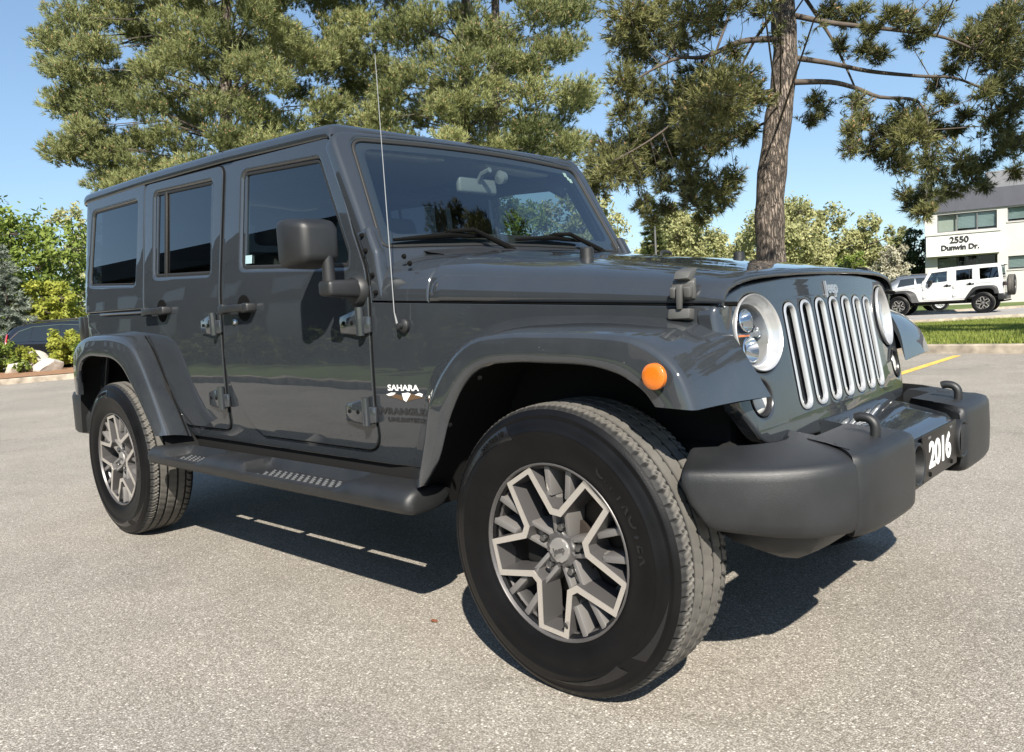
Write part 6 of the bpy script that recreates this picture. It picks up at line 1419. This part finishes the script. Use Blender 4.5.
        for x in (-2.2, -1.7, -1.2, -0.75): bk.box((x - .02, -.86, .43), (x + .02, -.62, .45), 0.004)
        xf(side, bk).build("bracket", M_under, rb)
    # ---------------------------------------------------------------- mirrors
    for side in (-1, 1):
        m = MB()
        m.hull([(-1.060, -.870, 1.238), (-1.060, -1.008, 1.240), (-1.060, -.870, 1.388), (-1.060, -1.008, 1.386), (-0.905, -.872, 1.250), (-0.920, -.990, 1.256), (-0.905, -.872, 1.372), (-0.920, -.990, 1.368), (-.985, -.862, 1.236), (-.985, -1.012, 1.240), (-.985, -.862, 1.388), (-.985, -1.012, 1.386)], 0.022, 4)
        cm = Vector((-.985, -.935, 1.318)); m.v = [tuple(cm + Vector(((p[0] - cm.x) * 1.06, (p[1] - cm.y) * 1.08, (p[2] - cm.z) * 1.12 - .004))) for p in m.v]
        mo = xf(side, m).build("mirror", M_plastic, root, angle=50)
        if side > 0: mo.location = (-0.17, -0.06, -0.02)
        g = MB(); g.add([(-1.0660, -.885, 1.255), (-1.0660, -.995, 1.255), (-1.0660, -.995, 1.37), (-1.0660, -.885, 1.37)], [(0, 1, 2, 3)]); xf(side, g).build("mirror_glass", M_chrome, mo)
        a = MB(); a.tube([(-.925, -.905, 1.26), (-.925, -.905, 1.17), (-.925, -.903, 1.15)], [0.020, 0.0215, 0.022], 14)
        a.hull([(x, y, z) for x, y, z in ((-.965, -.928, 1.180), (-.893, -.928, 1.178), (-.965, -.928, 1.128), (-.893, -.928, 1.124), (-.975, -.785, 1.182), (-.885, -.785, 1.180), (-.975, -.785, 1.118), (-.885, -.785, 1.114))], 0.014, 3)
        a.lathe([(0.0, -0.030), (0.046, -0.028), (0.054, -0.018), (0.056, 0.0)], 24, M=Matrix.Translation((-.925, -.785, 1.142)))
        xf(side, a).build("mirror_arm", M_plastic, mo)
    # ---------------------------------------------------------------- aerial (right side only)
    b = MB(); b.lathe([(0.024, 0.004), (0.024, -0.004), (0.019, -0.009), (0.011, -0.012), (0.010, -0.026), (0.0, -0.029)], 24, M=Matrix.Translation((-0.715, -Yside(-0.715, 1.013), 1.013)))
    ao = b.build("aerial", M_plastic, root, fix=True)
    b = MB(); b.tube([(-.722, -.790, 1.013), (-.722, -.800, 1.06), (-.728, -.800, 1.893)], [0.0045, 0.0018, 0.0010], 8); b.build("mast", M_leather, ao)
    b = MB(); b.tube([(-.728, -.800, 1.893), (-.728, -.800, 1.899)], 0.004, 8); b.build("aerial_tip", M_black, ao)
    # ---------------------------------------------------------------- wipers
    for y0, y1, yp in ((-0.665, -0.14, -0.15), (-0.055, 0.44, 0.44)):
        w = MB()
        w.tube([wsp(y0, .020, .006), wsp((y0 + y1) / 2, .034, .012), wsp(y1 - 0.06, .030, .006)], [0.006, 0.012, 0.006], 8)
        w.tube([wsp(lerp(y0, y1, .48), .042, .022), wsp(lerp(y0, y1, .70), .045, .030), (-0.775, yp, 1.283)], [0.008, 0.009, 0.012], 8)
        w.lathe([(0, .018), (.014, .016), (.018, 0), (.018, -.03)], 14, M=Matrix.Translation((-0.775, yp, 1.270)) @ Matrix.Rotation(R_(90), 4, 'X'))
        w.hull([wsp(lerp(y0, y1, .44), .035, .010), wsp(lerp(y0, y1, .60), .035, .010), wsp(lerp(y0, y1, .44), .050, .012), wsp(lerp(y0, y1, .60), .050, .012), wsp(lerp(y0, y1, .44), .04, .028), wsp(lerp(y0, y1, .60), .045, .028)], 0.003)
        w.build("wiper", M_black, root)
    # ---------------------------------------------------------------- rear: lamps, bumper, spare
    for side in (-1, 1):
        t = MB(); t.box((-3.668, -.775, 1.005), (-3.585, -.665, 1.150), 0.008); tl = xf(side, t).build("tail_light", M_ringblack, root)
        t = MB(); t.box((-3.674, -.770, 1.020), (-3.62, -.674, 1.136), 0.008); xf(side, t).build("lens", M_red, tl)
    mb = MB(); rows = []
    for x, y in crom([(-3.44, -.862), (-3.58, -.868), (-3.665, -.845), (-3.70, -.77), (-3.71, -.4), (-3.71, .4), (-3.70, .77), (-3.665, .845), (-3.58, .868), (-3.44, .862)], 3):
        s = 1 - 0.10 / max(abs(y), .2) if abs(y) > 0.7 else 1
        inx = x + (0.10 if abs(y) < 0.80 else 0.02)
        rows.append([(x, y, .505), (x, y, .70), (lerp(x, inx, .15), y * (1 - .012), .722), (inx, y * s, .724), (inx, y * s, .49), (lerp(x, inx, .15), y * (1 - .012), .490)])
    mb.grid(rows, closed=True, cap=True); mb.build("rear_bumper", M_bumperp, root, fix=True)
    # ---------------------------------------------------------------- decals
    if writing:
        def decal(nm, txt, x, z, size, mat, bold, sx=1.0, shear=0.0):
            vs, fs = text_shape(txt, size, 0.0006, bold=bold, shear=shear, align='LEFT')
            mb = MB(); mb.add([(x + u * sx, -(Yside(x + u * sx, z + v) - 0.0055 + w), z + v) for u, v, w in vs], fs); mb.build(nm, mat, root, smooth=False)
        decal("trim_lettering", "SAHARA", -0.816, 0.803, 0.028, M_white, 0.0005, 1.34)
        decal("model_lettering", "WRANGLER", -0.874, 0.722, 0.030, M_greydec, 0.0014, 1.52)
        decal("model_lettering", "UNLIMITED", -0.828, 0.693, 0.020, M_greydec, 0.0009, 1.52)
        def patch(nm, pts, mat, o):
            mb = MB(); mb.prism(pts, 0.0, 0.0006, mapf=lambda u, v, w: (u, -(Yside(u, v) - 0.0058 + o + w), v)); mb.build(nm, mat, root, smooth=False)
        patch("emblem", [(-.820, .776), (-.79, .785), (-.752, .777), (-.715, .785), (-.675, .781), (-.655, .772), (-.70, .765), (-.735, .757), (-.77, .766)], M_brown, 0)
        patch("emblem_peak", [(-.824, .780), (-.80, .787), (-.778, .787), (-.79, .779), (-.81, .776)], M_white, 0.0008)
        patch("emblem_peak", [(-.750, .785), (-.722, .788), (-.710, .784), (-.718, .774), (-.733, .757), (-.744, .763), (-.747, .774)], M_white, 0.0008)
        patch("emblem_peak", [(-.692, .781), (-.672, .788), (-.656, .784), (-.660, .775), (-.675, .779)], M_white, 0.0008)
    # ---------------------------------------------------------------- interior
    mb = MB(); mb.hull([(-.90, -.72, .85), (-.90, .72, .85), (-.90, -.70, 1.26), (-.90, .70, 1.26), (-1.12, -.72, 1.22), (-1.12, .72, 1.22), (-1.18, -.72, 1.12), (-1.18, .72, 1.12), (-1.12, -.72, .9), (-1.12, .72, .9)], 0.02); mb.build("dashboard", M_trim, root)
    mb = MB(); mb.box((-3.5, -.70, .58), (-.80, .70, .62)); mb.build("cabin_floor", M_trim, root)
    def seat(y0, y1, x, heads):
        m = MB(); m.hull([(x, y0, .72), (x, y1, .72), (x, y0, .88), (x, y1, .88), (x + .50, y0, .72), (x + .50, y1, .72), (x + .50, y0, .92), (x + .50, y1, .92)], 0.05, 3)
        m.hull([(x - .02, y0, .82), (x - .02, y1, .82), (x + .14, y0, .84), (x + .14, y1, .84), (x - .16, y0 + .03, 1.38), (x - .16, y1 - .03, 1.38), (x - .04, y0 + .03, 1.38), (x - .04, y1 - .03, 1.38)], 0.04, 3)
        so = m.build("seat", M_seat, root)
        for hy in heads:
            h = MB(); h.hull([(x - .19, hy - .12, 1.42), (x - .19, hy + .12, 1.42), (x - .08, hy - .12, 1.42), (x - .08, hy + .12, 1.42), (x - .20, hy - .10, 1.58), (x - .20, hy + .10, 1.58), (x - .11, hy - .10, 1.58), (x - .11, hy + .10, 1.58)], 0.03, 3); h.build("headrest", M_seat, so)
    seat(-.62, -.12, -1.95, (-.37,)); seat(.12, .62, -1.95, (.37,)); seat(-.60, .60, -2.85, (-.36, .36))
    mb = MB()
    for s in (-1, 1):
        mb.tube([(-2.02, s * .66, .9), (-2.02, s * .62, 1.66), (-2.05, s * .58, 1.70), (-3.0, s * .58, 1.70), (-3.15, s * .62, 1.2)], 0.032, 10); mb.tube([(-2.02, s * .61, 1.66), (-1.22, s * .60, 1.66), (-1.13, s * .64, 1.60)], 0.030, 10)
    mb.tube([(-2.02, -.61, 1.68), (-2.02, .61, 1.68)], 0.032, 10); mb.tube([(-3.0, -.58, 1.70), (-3.0, .58, 1.70)], 0.032, 10); mb.build("roll_bar", M_trim, root)
    sw = Matrix.Translation((-1.30, .37, 1.13)) @ Matrix.Rotation(R_(65), 4, 'Y')
    mb = MB(); mb.tube([tuple(sw @ Vector((0.185 * math.cos(a), 0.185 * math.sin(a), 0))) for a in np.linspace(0, 2 * math.pi, 33)], 0.015, 8)
    mb.box((-.17, -.03, -.01), (.17, .03, .01), 0.005, M=sw); mb.box((-.06, -.06, -.03), (.06, .06, .03), 0.02, M=sw); mb.tube([tuple(sw @ Vector((0, 0, 0))), (-1.05, .37, 1.02)], 0.03, 8); mb.build("steering_wheel", M_trim, root)
    # rear-view mirror with its foot, and sun visors
    mb = MB(); c = Vector(wsp(0.02, .39, -.02)); mb.hull([tuple(c + Vector((-.10 + a, b, -.055 + d))) for a in (0, .03) for b in (-.115, .115) for d in (-.035, .035)], 0.012, 3)
    mb.tube([tuple(c), tuple(c + Vector((-.05, 0, -.01))), tuple(c + Vector((-.085, 0, -.05)))], 0.012, 8); mb.lathe([(0, .02), (.026, .015), (.03, -.01), (0, -.02)], 18, M=Matrix.Translation(c + Vector((-.03, 0.10, -.02)))); mb.build("rear_view_mirror", M_mirrorgrey, root, fix=True)
    for s in (-1, 1):
        mb = MB(); mb.hull([(-1.16, s * .12, 1.70), (-1.16, s * .56, 1.69), (-1.30, s * .12, 1.715), (-1.30, s * .56, 1.705), (-1.16, s * .12, 1.685), (-1.16, s * .56, 1.675), (-1.30, s * .12, 1.70), (-1.30, s * .56, 1.69)], 0.006); mb.build("sun_visor", M_lining, root)
    # stickers in the top corner of the windshield
    mb = MB()
    for u, v, a in ((.560, .425, .012), (.585, .395, .012), (.572, .405, .010)): mb.add([wsp(u - a, v - a, -.009), wsp(u + a, v - a, -.009), wsp(u + a, v + a, -.009), wsp(u - a, v + a, -.009)], [(0, 1, 2, 3)])
    mb.build("windshield_sticker", M_wsticker, root)

M_flare = paint_mat("flare_paint", (0.0215, 0.0252, 0.0298), metal=0.0, rough=0.55, dust=0.035)
M_plate = pmat("plate_black", (0.010, 0.008, 0.007), rough=0.35)
TYRE = tyre_meshes(); WHL = wheel_meshes()
suv = empty("off_road_suv")
tag(suv, "dark grey four-door off-road SUV with 2016 front plate parked close up on the asphalt", "SUV")
make_suv(suv)
build_wheel(suv, 0.0, -1, WHL, TYRE); build_wheel(suv, 0.0, 1, WHL, TYRE)
build_wheel(suv, -WB, -1, WHL, TYRE, spin=R_(20)); build_wheel(suv, -WB, 1, WHL, TYRE, spin=R_(20))
sp = build_wheel(suv, -3.80, -1, WHL, TYRE, name="spare_wheel"); sp.location = (-3.80, 0, 1.02); sp.rotation_euler = (0, 0, R_(-90))
# ================================================================== THE OTHER CARS
M_whitep = paint_mat("white_paint", (0.62, 0.62, 0.61), metal=0.0, rough=0.45, dust=0.01)
M_blackpl = pmat("flare_black", (0.020, 0.020, 0.021), rough=0.5)
white = copy_tree(suv, None, {"grey_paint": M_whitep, "flare_paint": M_blackpl, "satin_silver": M_blackpl, "plate_black": M_whitep})
white.location = (-9.25, 32.57, -0.115); white.rotation_euler = (0, 0, math.atan2(-0.10, -0.995))
tag(white, "white four-door off-road SUV with black flares and rear spare wheel on the driveway", "SUV")
drop = ("trim_lettering", "model_lettering", "emblem", "emblem_peak", "plate_digits", "badge", "aerial", "running_board", "sticker", "number_plate", "plate_bolt", "plate_slot", "windshield_sticker")
def kill(o):
    for c in children(o): kill(c)
    bpy.data.objects.remove(o)
def sweep(o):
    for c in children(o):
        if c.name.split(".")[0] in drop: kill(c)
        else: sweep(c)
sweep(white)

M_blackp = paint_mat("black_paint", (0.010, 0.011, 0.014), metal=0.2, rough=0.35, dust=0.01)
M_greyp = paint_mat("silver_grey_paint", (0.16, 0.175, 0.19), metal=0.6, rough=0.35, dust=0.01)
def crossover(name, label, loc, rz, paint):
    """rounded five-door crossover; origin under the middle, +x forward, 4.6 m long"""
    root = empty(name, loc, rz); tag(root, label, "SUV")
    # stations: x, half width, z bottom, z belt, z top (roof or hood), half width at top
    ST = [(-2.28, .70, .45, .90, 1.02, .62), (-2.22, .80, .36, .98, 1.28, .62), (-2.05, .87, .30, 1.03, 1.52, .60), (-1.7, .905, .28, 1.05, 1.63, .60), (-1.0, .91, .26, 1.03, 1.675, .61), (-.2, .91, .25, 1.01, 1.68, .61), (.35, .91, .25, .99, 1.62, .60), (.75, .91, .25, .97, 1.42, .62), (1.10, .90, .26, .96, 1.13, .68), (1.35, .89, .27, .95, 1.05, .72), (1.8, .86, .28, .90, .98, .66), (2.1, .80, .30, .80, .88, .58), (2.25, .68, .34, .66, .76, .50), (2.31, .52, .40, .58, .64, .40)]
    CT = crom(ST, 4); rows = []
    def sec(q):
        x, w, zb, zl, zt, wt = q; r = []
        half = [(w * .86, zb), (w * .97, zb + .08), (w, lerp(zb, zl, .45)), (w * .992, lerp(zb, zl, .8)), (w * .965, zl), (lerp(w * .965, wt, .5), lerp(zl, zt, .52)), (lerp(w * .965, wt, .92), lerp(zl, zt, .88)), (wt * .92, zt - .03 * (zt - zl) - .01), (wt * .7, zt), (wt * .35, zt + .012), (0, zt + .016)]
        return [(x, -y, z) for y, z in half] + [(x, y, z) for y, z in half[-2::-1]]
    rows = [sec(q) for q in CT]
    mb = MB(); mb.grid(rows, cap=True); mb.build("body", paint, root, angle=50, fix=True)
    A = np.array(CT)
    def side_pt(x, t, o):
        q = [float(np.interp(x, A[:, 0], A[:, i])) for i in range(6)]; x_, w, zb, zl, zt, wt = q
        y = np.interp(t, [0, .52, .88], [w * .965, lerp(w * .965, wt, .5), lerp(w * .965, wt, .92)]); return (x, -(y + o), lerp(zl, zt, t))
    for s in (-1, 1):
        gb = MB()
        for x0, x1, a0, a1 in ((-1.95, -1.30, -.12, 0), (-1.24, -.36, 0, 0), (-.30, .55, 0, -.16)):
            n = 8; lo = [side_pt(lerp(x0, x1, k / n), .06, .004) for k in range(n + 1)]; hi = [side_pt(lerp(x0 - a0 * 2.2, x1 + a1 * 1.6, k / n), .80, .004) for k in range(n + 1)]
            g = MB(); g.grid([lo, [tuple((Vector(a) + Vector(b)) / 2 + Vector((0, -.012, 0))) for a, b in zip(lo, hi)], hi]); xf(s, g).build("side_window", M_cglass, root, fix=False)
        tr = MB()
        for k in range(3):
            pass
        tr.tube([side_pt(x, t, .006) for x, t in ((.62, .04), (-.3, .03), (-1.3, .03), (-1.8, .05), (-2.0, .25), (-1.75, .62), (-1.3, .80), (-.3, .83), (.3, .82))], .011, 6); xf(s, tr).build("window_trim", M_chrome, root)
        hl = MB(); hl.hull([(1.75, -.80, .70), (2.12, -.62, .68), (1.70, -.83, .82), (2.02, -.62, .82), (1.9, -.86, .74), (2.18, -.66, .72)], .02); xf(s, hl).build("headlight", M_clearlens, root)
        tl = MB(); tl.hull([(-2.20, -.66, 1.34), (-2.10, -.72, 1.36), (-2.30, -.70, .98), (-2.12, -.88, 1.00), (-2.28, -.68, .86), (-2.10, -.90, .88), (-2.20, -.58, 1.30), (-2.31, -.60, .90)], .015); xf(s, tl).build("tail_light", M_redl, root)
        mr = MB(); mr.hull([(.55, -.93, 1.05), (.55, -1.08, 1.06), (.55, -.93, 1.18), (.55, -1.08, 1.17), (.70, -.93, 1.06), (.68, -1.06, 1.08), (.70, -.93, 1.15), (.68, -1.06, 1.14)], .03, 3); xf(s, mr).build("mirror", paint, root)
        ar = MB()
        for x in (-1.32, 1.38):
            ar.lathe([(.395, -.02), (.405, .0), (.36, .012), (.33, .0)], 32, M=Matrix.Translation((x, -.905, .36)))
        xf(s, ar).build("wheel_arch", M_blackpl, root, fix=True)
        for x in (-1.32, 1.38):
            w = MB(); w.lathe([(.22, -.10), (.30, -.115), (.335, -.10), (.345, -.07), (.345, .10), (.2, .10)], 36, M=Matrix.Translation((x, -.815, .345))); wo = xf(s, w).build("wheel", M_tyre, root, fix=True)
            r = MB(); r.lathe([(.225, -.104), (.20, -.09), (.19, -.05), (0, -.05)], 30, M=Matrix.Translation((x, -.815, .345)))
            for k in range(10):
                a = 2 * math.pi * k / 10; c, sn = math.cos(a), math.sin(a)
                r.hull([(x + c * q - sn * e, -.815 - d, .345 + sn * q + c * e) for q, e2, d2 in ((.03, .02, .095), (.215, .014, .10)) for e in (-e2, e2) for d in (d2, d2 - .03)])
            xf(s, r).build("rim", M_silver, wo, fix=True)
        hd = MB()
        for x in (-.55, .25): hd.tube([(x, -.925, .90), (x + .06, -.945, .905), (x + .17, -.945, .905), (x + .22, -.925, .90)], .014, 8)
        xf(s, hd).build("handle", paint, root)
    # windscreen and tailgate glass
    def top_pt(x, f, o):
        q = [float(np.interp(x, A[:, 0], A[:, i])) for i in range(6)]; x_, w, zb, zl, zt, wt = q
        return (x + o, f * lerp(w * .965, wt, .80) * .93, lerp(zl, zt, .985) + .016)
    g = MB(); g.grid([[top_pt(x, f, .012) for f in np.linspace(-1, 1, 9)] for x in (.42, .6, .75, .9, 1.06)]); g.build("windshield", M_cglass, root)
    g = MB(); g.grid([[(x, f, z) for f in np.linspace(-.55, .55, 7)] for x, z in ((-2.335, 1.02), (-2.27, 1.30), (-2.10, 1.53))]); g.build("rear_window", M_cglass, root)
    m = MB(); m.box((-2.34, -.70, .40), (-2.2, .70, .62), .03); m.box((2.22, -.5, .36), (2.335, .5, .56), .03); m.build("bumper", M_blackpl, root)
    m = MB()
    for s in (-1, 1): m.tube([(-1.7, s * .50, 1.66), (-1.6, s * .50, 1.715), (.1, s * .50, 1.735), (.25, s * .50, 1.69)], .018, 8)
    m.build("roof_rail", M_blackpl, root)
    return root
M_cglass = pmat("dark_car_glass", (0.012, 0.016, 0.018), rough=0.03, coat=1.0)
M_redl = pmat("red_car_lens", (0.45, 0.02, 0.02), rough=0.15, coat=1.0)
hd_ = math.atan2(0.683, 0.730)
crossover("parked_car", "black crossover parked behind the shrubs and rocks at the left edge", (-27.72, 7.46, -0.115), hd_, M_blackp)
crossover("parked_car", "silver grey crossover parked behind the white off-road SUV", (-11.0, 38.6, -0.13), math.atan2(-0.45, -0.89), M_greyp)
# small dry leaf on the asphalt
M_dry = pmat("dry_leaf", (0.16, 0.055, 0.025), rough=0.8)
mb = MB(); mb.add([(-.02, -.006, .003), (0, -.013, .007), (.022, -.003, .004), (.012, .012, .008), (-.008, .013, .003), (-.018, .006, .009)], [(0, 1, 2, 3, 4, 5)])
o = mb.build("dry_leaf", M_dry, smooth=False); o.location = (-0.68, -0.756, 0); o.scale = (.75, .75, .8); tag(o, "small reddish dry leaf lying on the asphalt left of the front tyre", "leaf")
